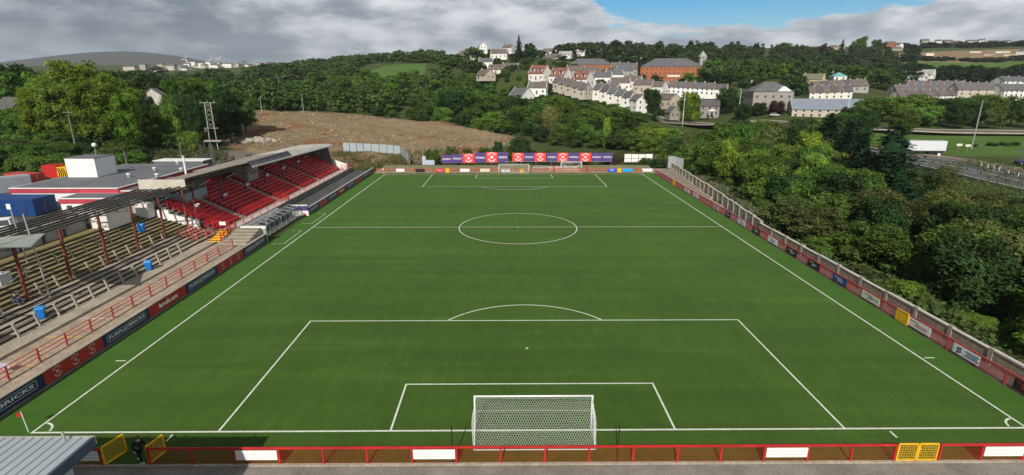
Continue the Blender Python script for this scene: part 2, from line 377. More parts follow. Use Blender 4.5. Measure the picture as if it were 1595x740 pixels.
c = cmix(edge(attr('lawn'), n2_), grass, lawnc); c = cmix(edge(attr('lot'), n2_), c, lotc); c = cmix(edge(attr('soil'), n2_), c, soilc); c = cmix(attr('moor'), c, moorc)
t.links.new(c, bsdf.inputs['Base Color'])
bp = tn('ShaderNodeBump'); bp.inputs['Strength'].default_value = .6; bp.inputs['Distance'].default_value = .5; t.links.new(n2_, bp.inputs['Height']); t.links.new(bp.outputs[0], bsdf.inputs['Normal'])
me = grid('ground', GX, GY, GZ, gm)
for nm, arr in (('soil', soil), ('lawn', lawn), ('lot', lot), ('moor', moor)):
    a = me.attributes.new(nm, 'FLOAT', 'POINT'); a.data.foreach_set('value', arr.astype(np.float32).ravel())
ground = struct(link('ground', me))

# ------------------------------------------------------------------ pitch
LN, HW = 101.2, 32.0
tm = bpy.data.materials.new('artificial_turf'); tm.use_nodes = True; t = tm.node_tree; bsdf = t.nodes['Principled BSDF']; bsdf.inputs['Roughness'].default_value = .95; bsdf.inputs['Specular IOR Level'].default_value = .03
geo = tn('ShaderNodeNewGeometry')
b1 = noise(.5, 6, .6, (.25, 1.5, 1)); b2 = noise(7., 4, .7); b3 = noise(.07, 4); b4 = noise(1., 5, .65, (1.3, .22, 1)); b5 = noise(1., 3, .6, (.03, .55, 1)); b6 = noise(38., 2, .7)
c = cmix(b3, (.036, .074, .011), (.056, .108, .018)); c = cmix(b1, c, (.044, .085, .014))
def scl(c_, f, lo, hi):
    r_ = tn('ShaderNodeMapRange'); r_.inputs[3].default_value = lo; r_.inputs[4].default_value = hi; t.links.new(f, r_.inputs[0])
    v_ = tn('ShaderNodeVectorMath'); v_.operation = 'SCALE'; t.links.new(c_, v_.inputs[0]); t.links.new(r_.outputs[0], v_.inputs['Scale']); return v_.outputs[0]
c = scl(c, b2, .84, 1.16); c = scl(c, b4, .90, 1.10); c = scl(c, b5, .90, 1.10); c = scl(c, b6, .85, 1.15)
sy_ = tn('ShaderNodeSeparateXYZ'); t.links.new(geo.outputs['Position'], sy_.inputs[0])
for k_, ax_, am_ in ((1.21, 1, .035), (.36, 1, .03), (.75, 0, .02)):
    q1 = tn('ShaderNodeMath'); q1.operation = 'MULTIPLY'; q1.inputs[1].default_value = k_; t.links.new(sy_.outputs[ax_], q1.inputs[0]); q3 = tn('ShaderNodeMath'); q3.operation = 'SINE'; t.links.new(q1.outputs[0], q3.inputs[0])
    q4 = tn('ShaderNodeMath'); q4.operation = 'MULTIPLY_ADD'; q4.inputs[1].default_value = .5; q4.inputs[2].default_value = .5; t.links.new(q3.outputs[0], q4.inputs[0]); c = scl(c, q4.outputs[0], 1-am_, 1+am_)
bsdf.inputs['Sheen Weight'].default_value = .16; bsdf.inputs['Sheen Roughness'].default_value = .45; bsdf.inputs['Sheen Tint'].default_value = (.5, .8, .3, 1)
sx = tn('ShaderNodeSeparateXYZ'); t.links.new(geo.outputs['Position'], sx.inputs[0])
ab = tn('ShaderNodeMath'); ab.operation = 'ABSOLUTE'; t.links.new(sx.outputs[0], ab.inputs[0])
gt = tn('ShaderNodeMapRange'); gt.inputs[1].default_value = 32.; gt.inputs[2].default_value = 32.06; t.links.new(ab.outputs[0], gt.inputs[0])
c2 = cmix(gt.outputs[0], (0, 0, 0), (1, 1, 1)); c = cmix(gt.outputs[0], c, cmix(b1, (.035, .094, .012), (.045, .108, .017)))
t.links.new(c, bsdf.inputs['Base Color'])
bp = tn('ShaderNodeBump'); bp.inputs['Strength'].default_value = .5; bp.inputs['Distance'].default_value = .02; t.links.new(b2, bp.inputs['Height']); t.links.new(bp.outputs[0], bsdf.inputs['Normal'])
turf = MB(); turf.quad((-35.3, -3.1, 0), (35.1, -3.1, 0), (35.1, 103.3, 0), (-35.3, 103.3, 0)); struct(turf.build('football_pitch', tm))
lm = MB(); LW = .13
def seg(x0, y0, x1, y1, w=LW, z=.006):
    d = Vector((x1-x0, y1-y0)).normalized()*(w/2); n = Vector((-d.y, d.x))
    lm.quad((x0-d.x-n.x, y0-d.y-n.y, z), (x1+d.x-n.x, y1+d.y-n.y, z), (x1+d.x+n.x, y1+d.y+n.y, z), (x0-d.x+n.x, y0-d.y+n.y, z))
def arc(cx, cy, r, a0, a1, n=64, w=LW, z=.006):
    for i in range(n):
        a = a0+(a1-a0)*i/n; b = a0+(a1-a0)*(i+1)/n
        lm.quad(*[(cx+q*math.cos(k), cy+q*math.sin(k), z) for q, k in ((r-w/2, a), (r+w/2, a), (r+w/2, b), (r-w/2, b))])
zz = .006
for i, (x0, y0, x1, y1) in enumerate([(-HW, 0, HW, 0), (-HW, LN, HW, LN)]): seg(x0, y0, x1, y1, .15)
for x in (-HW, HW): seg(x, .14, x, LN-.14, .14, .006)
seg(-HW+.14, LN/2, -9.22, LN/2); seg(-9.08, LN/2, 9.08, LN/2); seg(9.22, LN/2, HW-.14, LN/2)
arc(0, LN/2, 9.15, 0, 2*PI, 96); arc(0, LN/2, .12, 0, 2*PI, 12, .22)
for s_, y0 in ((1, 0), (-1, LN)):
    for hw, dp in ((20.16, 16.5), (9.16, 5.5)):
        for sg in (-1, 1): seg(sg*hw, y0+s_*.14, sg*hw, y0+s_*(dp-.13))
        seg(-hw, y0+s_*dp, hw, y0+s_*dp)
    arc(0, y0+s_*11, .06, 0, 2*PI, 12, .12)
    a = math.acos(5.6/9.15); m0 = PI/2*s_; arc(0, y0+s_*11, 9.15, m0-a, m0+a, 40)
    for sx_ in (-1, 1):
        a0 = {(1, -1): 0, (1, 1): PI/2, (-1, -1): -PI/2, (-1, 1): PI}[(s_, sx_)]; arc(sx_*HW, y0, 1.0, a0+.14, a0+PI/2-.14, 12)
for sg in (-1, 1):
    seg(sg*22.9, -.35, sg*22.9, -.85); seg(sg*32.4, 9.15, sg*33.1, 9.15)
# dashed technical areas in front of the dugouts
for pts in ([(424, 380), (441.5, 380), (470, 359.3), (453, 359)], [(470.5, 348.3), (485, 348.3), (508, 332.6), (494, 332.6)]):
    P4 = [atZ(u, v)[:2] for u, v in pts]
    for i in range(3):
        a, b = P4[i], P4[i+1]; n = max(2, int(np.hypot(*(b-a))/ .95))
        for k in range(n): p = a+(b-a)*(k+.15)/n; q = a+(b-a)*(k+.65)/n; seg(p[0], p[1], q[0], q[1], .12)
struct(lm.build('pitch_markings', line))
# ------------------------------------------------------------------ aprons, kerbs
m = MB(); m.box(-34, 46, -30, -3.3, -.3, .02); struct(m.build('near_apron', nearg))
m = MB(); m.box(-34, 36, -3.28, -3.1, -.2, .1); struct(m.build('near_kerb', conc))
m = MB(); m.box(35.15, 37.6, -3, 104, -.2, .03); struct(m.build('side_path', concd))
m = MB(); m.box(-35.3, 42, 103.4, 110.2, -.3, .05); struct(m.build('far_path', tan))

# ------------------------------------------------------------------ fences of red rail and welded mesh
def rail_fence(name, label, pts, hgt, postm, z=0., gaps=(), wire=.13, vwire=.08, wr=.009, toprad=.055, pw=.10):
    """pts: list of (x,y) post positions; a panel between each pair unless its index is in gaps"""
    root = empty(name, label, 'fence', (*pts[0], z)); ox, oy = pts[0]
    for x, y in pts:
        p = MB(); p.box(x-ox-pw/2, x-ox+pw/2, y-oy-pw/2, y-oy+pw/2, -.05, hgt+.02).build('post', postm, root)
    tr = MB(); wv = MB()
    for i in range(len(pts)-1):
        if i in gaps: continue
        a = Vector((pts[i][0]-ox, pts[i][1]-oy, 0)); b = Vector((pts[i+1][0]-ox, pts[i+1][1]-oy, 0)); d = (b-a).normalized(); ln = (b-a).length
        a2 = a+d*pw*.5; b2 = b-d*pw*.5
        tr.bar(a2+Vector((0, 0, hgt-.04)), b2+Vector((0, 0, hgt-.04)), toprad*1.6, toprad*2)
        if wire:
            k = .12
            while k < hgt-.12: wv.bar(a2+Vector((0, 0, k)), b2+Vector((0, 0, k)), wr); k += wire
            if vwire:
                n = int(ln/vwire)
                for j in range(1, n): q = a+d*(ln*j/n); wv.bar(q+Vector((0, 0, .1)), q+Vector((0, 0, hgt-.1)), wr*.55)
    tr.build('top_rail', postm, root)
    if wire: wv.build('mesh_panel', postm, root)
    return root
YF = -3.12
us = [120,160]+[]
def fx_(u, v=722): return float(atY(u, v, YF)[0])
px1 = [fx_(u) for u in (122, 160)]
left_seg = rail_fence('perimeter_fence', 'short red mesh fence beside the corrugated roofed hut', [(x, YF) for x in (px1[0]-2.6, px1[0], px1[1])], 1.2, red)
px2 = [fx_(u) for u in (234, 300, 368.3, 436.6, 504.8, 573, 642.6, 711.7, 780, 849, 917, 985, 1053.8, 1120.7, 1187.7, 1255.4, 1322.8, 1389.5)]
rail_fence('perimeter_fence', 'long red post and mesh fence behind the near goal', [(x, YF) for x in px2], 1.2, red)
px3 = [fx_(u) for u in (1459.5, 1524, 1589)]; px3 += [px3[-1]+2.6, px3[-1]+5.2]
rail_fence('perimeter_fence', 'red mesh fence right of the closed yellow gates', [(x, YF) for x in px3], 1.2, red)

def gate_leaf(root, a, b, hgt, z0=.1, name='gate_leaf'):
    g = MB(); a = Vector((*a, 0)); b = Vector((*b, 0)); d = (b-a).normalized()
    A = lambda p, z: p+Vector((0, 0, z))
    g.bar(A(a, z0), A(b, z0), .08); g.bar(A(a, hgt), A(b, hgt), .08); g.bar(A(a, z0+.04), A(a, hgt-.04), .08); g.bar(A(b, z0+.04), A(b, hgt-.04), .08)
    o = g.build(name, yellow, root)
    w = MB(); k = z0+.12
    while k < hgt-.06: w.bar(A(a+d*.04, k), A(b-d*.04, k), .018); k += .12
    n = int((b-a).length/.13)
    for j in range(1, n): w.bar(A(a+d*((b-a).length*j/n), z0+.04), A(a+d*((b-a).length*j/n), hgt-.04), .012)
    w.build('wire_mesh', yellow, o)
    mdl = (a+b)/2
    return o
g = empty('pedestrian_gate', 'open yellow mesh gate nearest the corrugated roof', 'gate', (fx_(160), YF, 0))
e = atZ(197, 702, .1); gate_leaf(g, (.12, 0), (e[0]-g.location.x, e[1]-g.location.y), 1.25)
MB().box(-.05, .05, -.1, .1, .9, 1.05).build('latch', dark, g)
g = empty('pedestrian_gate', 'open yellow mesh gate folded against the red fence right of the crouching walker', 'gate', (fx_(234), YF, 0))
g['label'] = 'open yellow mesh gate on the right of the person in black'
e = atZ(258, 703, .1); gate_leaf(g, (-.1, .06), (e[0]-g.location.x, e[1]-g.location.y), 1.25)
g = empty('pedestrian_gate', 'pair of closed bright yellow mesh gates in the near fence', 'gate', (fx_(1392.5), YF, 0))
w_ = fx_(1456.5)-fx_(1392.5); gate_leaf(g, (.06, 0), (w_/2-.05, 0), 1.22); gate_leaf(g, (w_/2+.05, 0), (w_-.06, 0), 1.22)
MB().box(w_/2-.12, w_/2+.12, -.07, -.045, .85, 1.0).build('latch', yellow, g)

def near_board(u0, u1, label, group='blank white boards on the near fence'):
    x0, x1 = fx_(u0)+.08, fx_(u1)-.08; o = empty('advertising_board', label, 'board', ((x0+x1)/2, YF-.06, 0), 0, group); w = (x1-x0)/2
    MB().box(-w, w, -.03, .0, .42, 1.06).build('panel', white, o)
    c = MB(); c.box(-w, w, -.045, -.031, .62, .64); c.box(-w, w, -.045, -.031, .82, .84); c.build('batten', mat('pale_grey_paint', (.5, .48, .5)), o)
near_board(122, 160, 'blank white board on the near fence beside the corrugated roof')
near_board(368.3, 436.6, 'blank white board on the near fence, half in the shadow')
near_board(642.6, 711.7, 'blank white board on the near fence left of the near goal')
near_board(1187.7, 1255.4, 'blank white board on the near fence left of the yellow gates')
near_board(1524, 1589, 'blank white board on the near fence right of the yellow gates')

# goal-net poles behind the near goal
for u, lab in ((705, 'black net pole standing left of the near goal'), (962, 'black net pole standing right of the near goal')):
    p = atZ(u, 721); o = empty('net_pole', lab, 'pole', (p[0], p[1]+.12, 0)); MB().tube([(0, 0, 0), (0, 0, 2.5)], .032, 8).build('pole', black, o)
    MB().tube([(0, 0, 0), (0, 0, .06)], .09, 8).build('base', black, o)

# ------------------------------------------------------------------ goals
def hexnet(P00, P10, P11, P01, cell, sag=0., r=.0075, seed=0, outw=(0, 0, 0)):
    """hexagonal netting over a bilinear patch"""
    P00, P10, P11, P01 = map(Vector, (P00, P10, P11, P01)); lu = ((P10-P00).length+(P11-P01).length)/2; lv = ((P01-P00).length+(P11-P10).length)/2
    O = Vector(outw)
    def pt(u, v):
        u = min(max(u, 0), 1); v = min(max(v, 0), 1)
        p = P00*(1-u)*(1-v)+P10*u*(1-v)+P11*u*v+P01*(1-u)*v
        k = math.sin(PI*u)*math.sin(PI*v)
        return p-Vector((0, 0, sag*k))+O*k
    nb = MB(); nu = max(2, int(lu/cell)); nv = max(2, int(lv/(cell*.866)))
    def e(a, b): nb.bar(pt(*a), pt(*b), r)
    for j in range(nv+1):
        v = j/nv
        for i in range(nu):
            o_ = 0 if j % 2 == 0 else .5
            u = (i+o_)/nu
            if u > 1: continue
            a = (u, v+.14/nv*2); 
            # Y shaped knots make hexagons
            e((u, v), (u, min(1, v+.36/nv)))
            e((u, min(1, v+.36/nv)), (u+.5/nu, min(1, v+1./nv))); e((u, min(1, v+.36/nv)), (u-.5/nu, min(1, v+1./nv)))
    return nb
def goal(loc, rz, label, w=7.32, h=2.44, d=1.95, dt=.75, fullnet=True, cell=.15, r=.0078, post=.06, group=None, stay=False):
    g = empty('football_goal', label, 'goal', loc, rz, group)
    f = MB(); f.tube([(-w/2-.06, 0, 0), (-w/2-.06, 0, h+.06)], post, 10); g1 = f.build('goal_post', white, g, True)
    f = MB(); f.tube([(w/2+.06, 0, 0), (w/2+.06, 0, h+.06)], post, 10); f.build('goal_post', white, g, True)
    f = MB(); f.tube([(-w/2-.12, 0, h+.06), (w/2+.12, 0, h+.06)], post, 10); f.build('crossbar', white, g, True)
    f = MB()
    for s in (-1, 1):
        f.tube([(s*w/2, -.02, h), (s*w/2, -dt, h-.02), (s*w/2, -d, .1)], .022, 6)
    f.tube([(-w/2, -d, .05), (w/2, -d, .05)], .02, 6); f.build('net_support', white, g)
    if stay:
        f = MB()
        for s in (-1, 1): MB().bar((s*w/2, -.05, h-.1), (s*w*.14, -d, .1), .06).build('brace', white, g)
    if fullnet:
        n = hexnet((-w/2, 0, h), (w/2, 0, h), (w/2, -dt-.3, h-.28), (-w/2, -dt-.3, h-.28), cell, .16, r)
        b = hexnet((-w/2, -dt-.3, h-.28), (w/2, -dt-.3, h-.28), (w/2+.1, -d, .02), (-w/2-.1, -d, .02), cell, 0, r, outw=(0, -.15, 0)); n.add(b.v, b.f)
        for s in (-1, 1):
            b = hexnet((s*w/2, 0, h), (s*w/2, 0, .0), (s*(w/2+.1), -d, .02), (s*w/2, -dt-.3, h-.28), cell, 0, r, outw=(s*.18, 0, 0)); n.add(b.v, b.f)
        n.build('net', net_m, g)
    return g
goal((0, 0, 0), 0, 'white framed full size goal with hexagonal net at the near end')
goal((0, LN, 0), PI, 'full size white goal standing on the far goal line', cell=.34, r=.02)
p = atZ(893, 270); goal((p[0], 107.2, .05), PI, 'spare white goal with crossed braces parked behind the far fence', 5.2, 2.1, 1.2, .6, True, .4, .02, .07, stay=True)
p = atZ(844, 269); goal((p[0], 104.0, .02), PI, 'low white training goal beside the full size far goal', 4.2, 1.3, .8, .5, True, .35, .018, .05)

# ------------------------------------------------------------------ corner flags
for x, y, lab, c_ in ((-HW, 0, 'corner flag with red pennant at the near left corner', red), (HW, LN, 'pale corner flag at the far right corner', white), (-HW, LN, 'pale corner flag at the far left corner', white)):
    o = empty('corner_flag', lab, 'flag', (x-.25 if x < 0 else x+.1, y+.05, 0)); MB().tube([(0, 0, 0), (-.12 if y < 1 else 0, 0, 1.5)], .025, 8).build('pole', white, o)
    f = MB(); bx_ = -.12 if y < 1 else 0
    for k in range(3): f.add([(bx_-.12*k*1.0-.02, .02*math.sin(k), 1.5-.05*k), (bx_-.12*(k+1), .02*math.sin(k+1), 1.5-.05*(k+1)), (bx_-.12*(k+1), .02*math.sin(k+1)+.01, 1.12), (bx_-.12*k-.02, .02*math.sin(k), 1.1)], [(0, 1, 2, 3)])
    f.build('pennant', c_, o)

# ------------------------------------------------------------------ advertising boards
def crest_mesh(s):
    m = MB()
    def poly(pts): m.add([(x*s, y*s, 0) for x, y in pts], [tuple(range(len(pts)))])
    for i in range(10):      # fan of rays above a shield
        a = PI*(.12+.76*i/9); b = a+.13
        poly([(.22*math.cos(a), .12+.22*math.sin(a)), (.5*math.cos(a), .12+.40*math.sin(a)), (.5*math.cos(b), .12+.40*math.sin(b)), (.22*math.cos(b), .12+.22*math.sin(b))])
    poly([(-.15, .10), (-.15, -.02), (0, -.17), (.15, -.02), (.15, .10), (.0, .17)])
    for i in range(8):       # scroll beneath
        a = PI*(1.12+.76*i/8); b = PI*(1.12+.76*(i+1)/8)
        poly([(.30*math.cos(a), .0+.34*math.sin(a)), (.42*math.cos(a), .0+.46*math.sin(a)), (.42*math.cos(b), .0+.46*math.sin(b)), (.30*math.cos(b), .0+.34*math.sin(b))])
    return m
def outline(w, h, r, t):
    """rounded rectangle line"""
    m = MB(); pts = []
    for cx, cy, a0 in ((w/2-r, h/2-r, 0), (-w/2+r, h/2-r, PI/2), (-w/2+r, -h/2+r, PI), (w/2-r, -h/2+r, 1.5*PI)):
        for k in range(5): a = a0+k*PI/8; pts.append((cx, cy, math.cos(a), math.sin(a)))
    n = len(pts)
    for i in range(n):
        a, b = pts[i], pts[(i+1) % n]
        m.quad(*[(q[0]+q[2]*rr_, q[1]+q[3]*rr_, 0) for q, rr_ in ((a, r-t), (a, r), (b, r), (b, r-t))])
    return m
def on_face(o, data_or_obj, root, origin, right, normal):
    o.parent = root; o.matrix_parent_inverse.identity()
    M = frame_mat(origin, right, normal); o.matrix_local = root_inv(root) @ M
def root_inv(root): return (Matrix.Translation(root.location) @ root.rotation_euler.to_matrix().to_4x4()).inverted()
def ad_board(a, b, z0, z1, m, label, design=None, out=None, th=.06, lm_=letter, name='advertising_board', group=None, cat='board', trim=None, text=None):
    """board from a to b (world xy); reading direction a->b; out = outward normal xy"""
    a = Vector((*a, 0)); b = Vector((*b, 0)); rt = (b-a).normalized(); n = Vector((*out, 0)).normalized(); mid = (a+b)/2; w = (b-a).length
    root = empty(name, label, cat, (mid.x, mid.y, z0), 0, group)
    p = MB(); p.box(-w/2, w/2, 0, z1-z0, -th, 0); o = p.build('panel', m); on_face(o, None, root, Vector((mid.x, mid.y, z0)), rt, n)
    c = Vector((mid.x, mid.y, (z0+z1)/2))+n*.008; hh = z1-z0
    if design == 'bricks':
        for k, (tx, dx_) in enumerate((('PURPLE', -.245), ('BRICKS', .245))):
            hgt = hh*.34; me_ = text_mesh(tx, hgt*1.12, letter, .035); o = link('lettering', me_); on_face(o, None, root, c+rt*(dx_*w*.84)+Vector((0, 0, (.03 if k else -.03)*hh)), rt, n)
            wd = max(v.co.x for v in me_.vertices)-min(v.co.x for v in me_.vertices)
            me_.transform(Matrix.Diagonal((w*.36/wd, 1, 1, 1)))
            o = outline(w*.43, hh*.60, hh*.13, .035).build('emblem', letter); on_face(o, None, root, c+rt*(dx_*w*.84)+Vector((0, 0, (.03 if k else -.03)*hh)), rt, n)
    elif design == 'crests':
        for k in (-1, 0, 1):
            o = crest_mesh(hh*.85).build('emblem', mat('faded_white_print', (.52, .36, .36))); on_face(o, None, root, c+rt*(k*w*.30), rt, n)
    elif design == 'crest':
        o = crest_mesh(hh*.95).build('emblem', letter); on_face(o, None, root, c, rt, n)
    elif design == 'text':
        me_ = text_mesh(text, hh*.60, mat('bright_lettering', (.8, .8, .8), .6, .03) if text == 'larnefc.com' else lm_, .035); o = link('lettering', me_); on_face(o, None, root, c, rt, n)
        wd = max(v.co.x for v in me_.vertices)-min(v.co.x for v in me_.vertices)
        if wd > w*.8: me_.transform(Matrix.Diagonal((w*.8/wd, 1, 1, 1)))
    elif design == 'small':
        me_ = text_mesh('PURPLEBRICKS', hh*.20, lm_, .03); o = link('lettering', me_); on_face(o, None, root, c, rt, n)
        wd = max(v.co.x for v in me_.vertices)-min(v.co.x for v in me_.vertices); me_.transform(Matrix.Diagonal((w*.82/wd, 1.3, 1, 1)))
    elif design == 'lines':
        q = MB()
        rs = random.Random(int(abs(mid.y*10)+abs(mid.x)))
        for k in range(3):
            yy = hh*(.22-.2*k); w0 = w*(.10+.3*rs.random()); x0 = -w*.4+rs.random()*w*.1+(w*.2 if k else 0)
            q.quad((x0, yy-.035, 0), (x0+w0+w*.15, yy-.035, 0), (x0+w0+w*.15, yy+.035, 0), (x0, yy+.035, 0))
        o = q.build('printed_line', lm_); on_face(o, None, root, c, rt, n)
    if trim:
        o = MB().box(-w/2, w/2, -.03, .05, -th-.02, .04).build('trim', trim); on_face(o, None, root, Vector((mid.x, mid.y, z1+.02)), rt, n)
    return root
XB = -35.42
lb = [(-2.6, 5.25, navy, 'bricks', 'navy board reading PURPLE BRICKS, nearest the camera on the left touchline'),
      (5.25, 11.04, bred, 'crests', 'dark red board with three crests next to the nearest navy board'),
      (11.04, 16.99, navy, 'bricks', 'navy board reading PURPLE BRICKS between the crest board and the larnefc.com board'),
      (16.99, 22.89, bred, 'text', 'red board reading larnefc.com on the left touchline'),
      (22.89, 29.18, navy, 'bricks', 'navy board reading PURPLE BRICKS just past the larnefc.com board'),
      (29.18, 35.39, bred, 'crests', 'dark red crest board before the last navy board of the terrace'),
      (35.39, 42.2, navy, 'bricks', 'navy board reading PURPLE BRICKS beside the small stepped corner before the dugouts'),
      (58.6, 63.9, navy, 'bricks', 'navy board beside the purple dugout end wall'),
      (63.9, 68.6, bred, 'crests', 'red crest board, second past the dugouts'),
      (68.6, 74.4, navy, 'bricks', 'navy board, third past the dugouts'),
      (74.4, 80.4, bred, 'text', 'red website board, fourth past the dugouts'),
      (80.4, 87.0, navy, 'bricks', 'navy board, fifth past the dugouts'),
      (87.0, 93.2, bred, 'crests', 'dark red crest board, sixth past the dugouts'),
      (93.2, 100.4, navy, 'bricks', 'navy board at the far end of the left touchline')]
for y0, y1, m_, ds, lab in lb:
    ad_board((XB, y0+.01), (XB, y1-.01), .16, 1.22, m_, lab, ds, (1, 0), text='larnefc.com')
m = MB(); m.box(-35.62, XB+.03, -6, 42.2, -.1, .155); m.box(-35.62, XB+.03, 58.6, 104.4, -.1, .155); struct(m.build('board_kerb', concd))
m = MB(); m.box(-36.0, XB-.08, -6, 42.2, 0, 1.19); m.box(-35.75, XB-.08, 58.6, 104.4, 0, 1.19); struct(m.build('board_wall', concd))
m = MB(); m.box(-35.80, XB+.05, -6, 42.2, 1.225, 1.30); o = m.build('wall_coping', conc); tag(o, 'long pale coping capping the wall behind the left touchline boards', 'coping')
m = MB(); m.box(-35.80, XB+.05, 58.6, 104.4, 1.225, 1.30); o = m.build('wall_coping', galv); tag(o, 'pale metal rail capping the boards past the dugouts', 'coping')

# ------------------------------------------------------------------ standing terrace (left, near)
TY0, TY1 = -14., 42.3
root = empty('standing_terrace', 'long stepped concrete standing terrace along the left touchline', 'terrace', (-36, TY0, 0)); ln = TY1-TY0
m = MB(); m.box(-4.3, -.001, 0, ln-2, 0, 1.10).build('walkway', tan, root)
m = MB(); m.box(-6.3, -4.301, 0, ln, 0, 1.26).build('upper_walkway', conc, root)
m = MB(); m.box(-4.34, -4.299, 0, ln-2, 1.262, 1.31).build('kerb_line', dark, root)
steps = []
for i in range(15):
    x1 = -6.3-.66*i; z = 1.26+.2*(i+1)
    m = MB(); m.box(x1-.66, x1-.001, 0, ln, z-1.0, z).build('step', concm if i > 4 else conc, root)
    MB().box(x1-.05, x1+.006, 0, ln, z-.195, z+.006).build('nosing_or_riser_shade', mat('shade_dark_riser', (.055, .05, .042), .95, .35, .8), root)  # dark strip over each riser paints in the shade between steps
m = MB(); m.box(-17.5, -16.2, 0, ln, 3.0, 4.27).build('top_landing', concm, root)
for k, yy in enumerate([6.5, 11.2, 14.8, 19.5, 24]):
    MB().box(-4.2, -.8, yy+14-.04, yy+14+.04, 1.102, 1.106).build('painted_line', yellow if k < 2 else line, root)

# crush barrier posts
ORD = ['first', 'second', 'third', 'fourth', 'fifth', 'sixth', 'seventh', 'eighth', 'ninth', 'tenth', 'eleventh', 'twelfth']
bar0 = None
def barrier(x, y, z, lab, grp):
    global bar0
    if bar0 is None:
        bar0 = empty('crush_barrier', lab, 'barrier', (x, y, z), 0, grp)
        MB().add([(-.05, -.09, 0), (.10, -.09, 0), (.10, .09, 0), (-.05, .09, 0), (-.35, -.07, 1.12), (-.22, -.07, 1.12), (-.22, .07, 1.12), (-.35, .07, 1.12)], [(3, 2, 1, 0), (4, 5, 6, 7), (0, 1, 5, 4), (1, 2, 6, 5), (2, 3, 7, 6), (3, 0, 4, 7)]).build('post', conc, bar0)
        MB().box(-.42, -.18, -.09, .09, 1.122, 1.2).build('cap', greyr, bar0); o = bar0
    else:
        o = copy_tree(bar0); o.location = (x, y, z); o['label'] = lab; o['group'] = grp
    return o
for k in range(12): barrier(-42.05, 10.9+2.06*k, 1.26, '%s crush barrier post from the camera at the foot of the terrace steps' % ORD[k], 'front row of crush barrier posts')
for k in range(12): barrier(-45.7+.08, 13.5+2.05*k, 2.26, '%s crush barrier post from the camera in the row among the red columns' % ORD[k], 'middle row of crush barrier posts')
for k in range(8): barrier(-48.9, 20.+1.93*k, 3.26, '%s crush barrier post from the camera near the top of the terrace' % ORD[k], 'top row of crush barrier posts')

# red rail along the terrace walkway
def plain_rail(name, lab, pts, m_, hgt=1.1, rails=(.4, .75, 1.08), w=.07, cat='railing'):
    root = empty(name, lab, cat, pts[0]); o0 = Vector(pts[0])
    for p in pts:
        q = Vector(p)-o0; MB().box(q.x-w*.8, q.x+w*.8, q.y-w*.8, q.y+w*.8, q.z, q.z+hgt).build('post', m_, root)
    m = MB()
    for i in range(len(pts)-1):
        a = Vector(pts[i])-o0; b = Vector(pts[i+1])-o0
        for k in rails: m.bar(a+Vector((0, 0, k)), b+Vector((0, 0, k)), w*.8)
    m.build('rail', m_, root); return root
ys = [-8.5+2.6*k for k in range(17)]+[36.5]
plain_rail('railing', 'long red three bar railing along the terrace walkway', [(-37.2, y, 1.1) for y in ys], redf)

# roofless frame over the terrace
fr = empty('roof_frame', 'roofless dark steel frame on red columns above the standing terrace', 'frame', (-45.6, -9.3, 0)); cy = [-9.3+5.08*k for k in range(11)]
for y in cy:
    m = MB(); m.bar((0, y+9.3, 2.2), (0, y+9.3, 7.75), .20, .20, (0, 1, 0)); m.build('column', rust, fr)
    m = MB(); yy = y+9.3
    m.bar((.9, yy, 7.9), (-7.2, yy, 7.15), .09, .12); m.bar((0, yy, 7.2), (-7.2, yy, 6.6), .07, .07)
    for k in range(6): a = -k*1.15; m.bar((a, yy, 7.78+a*.093), (a-.55, yy, 7.2+a*.083), .05); m.bar((a-.55, yy, 7.2+a*.083), (a-1.15, yy, 7.75+a*.093), .05)
    m.build('truss', dark, fr)
for k in range(7):
    x = .85-k*1.3; z = 8.0+(x)*.093
    MB().box(x-.09, x+.09, -1, 52.6, z, z+.17).build('purlin', dark, fr)
m = MB(); n = 60; A_ = atZ(-40, 374, 8.2); B_ = atZ(70, 364, 8.2); C_ = atZ(47, 386, 8.2); D_ = atZ(-40, 387, 8.2)
for i in range(n):
    f0, f1 = i/n, (i+1)/n; za = .05*(i % 2); zb = .05*((i+1) % 2); g_ = lambda P0, P1, f, z: (P0[0]+(P1[0]-P0[0])*f+45.6, P0[1]+(P1[1]-P0[1])*f+9.3, 8.22+z)
    m.quad(g_(D_, C_, f0, za), g_(D_, C_, f1, zb), g_(A_, B_, f1, zb), g_(A_, B_, f0, za))
m.build('roof_sheet', mat('pale_green_grey_sheet', (.42, .45, .40), .6, .12), fr)
# thin galvanised post with brace in front
pp = atX(16+55, 458, -45.1)
o = empty('thin_pole', 'thin pale pole with a diagonal wire stay beside the nearest red column', 'pole', (-44.9, 17.6, 2.0)); MB().tube([(0, 0, 0), (-.2, -.3, 8.2)], .06, 6).build('pole', galv, o); MB().tube([(-.1, -.1, 3.6), (-3.5, -1., 1.2)], .025, 5).build('stay', galv, o)
# back wall of the terrace with dark posts
bw = empty('terrace_back_wall', 'grey panel wall with dark uprights behind the standing terrace', 'wall', (-53.5, TY0, 3.0))
MB().box(-.15, 0, 0, 48.2, 0, 3.0).build('wall_panel', greyr, bw); MB().box(-1.3, .12, 0, 48.2, 3.002, 3.1).build('coping', offwhite, bw)
for k in range(16): MB().box(.003, .17, 1.2+k*2.9, 1.42+k*2.9, .3, 2.98).build('upright', dark, bw)
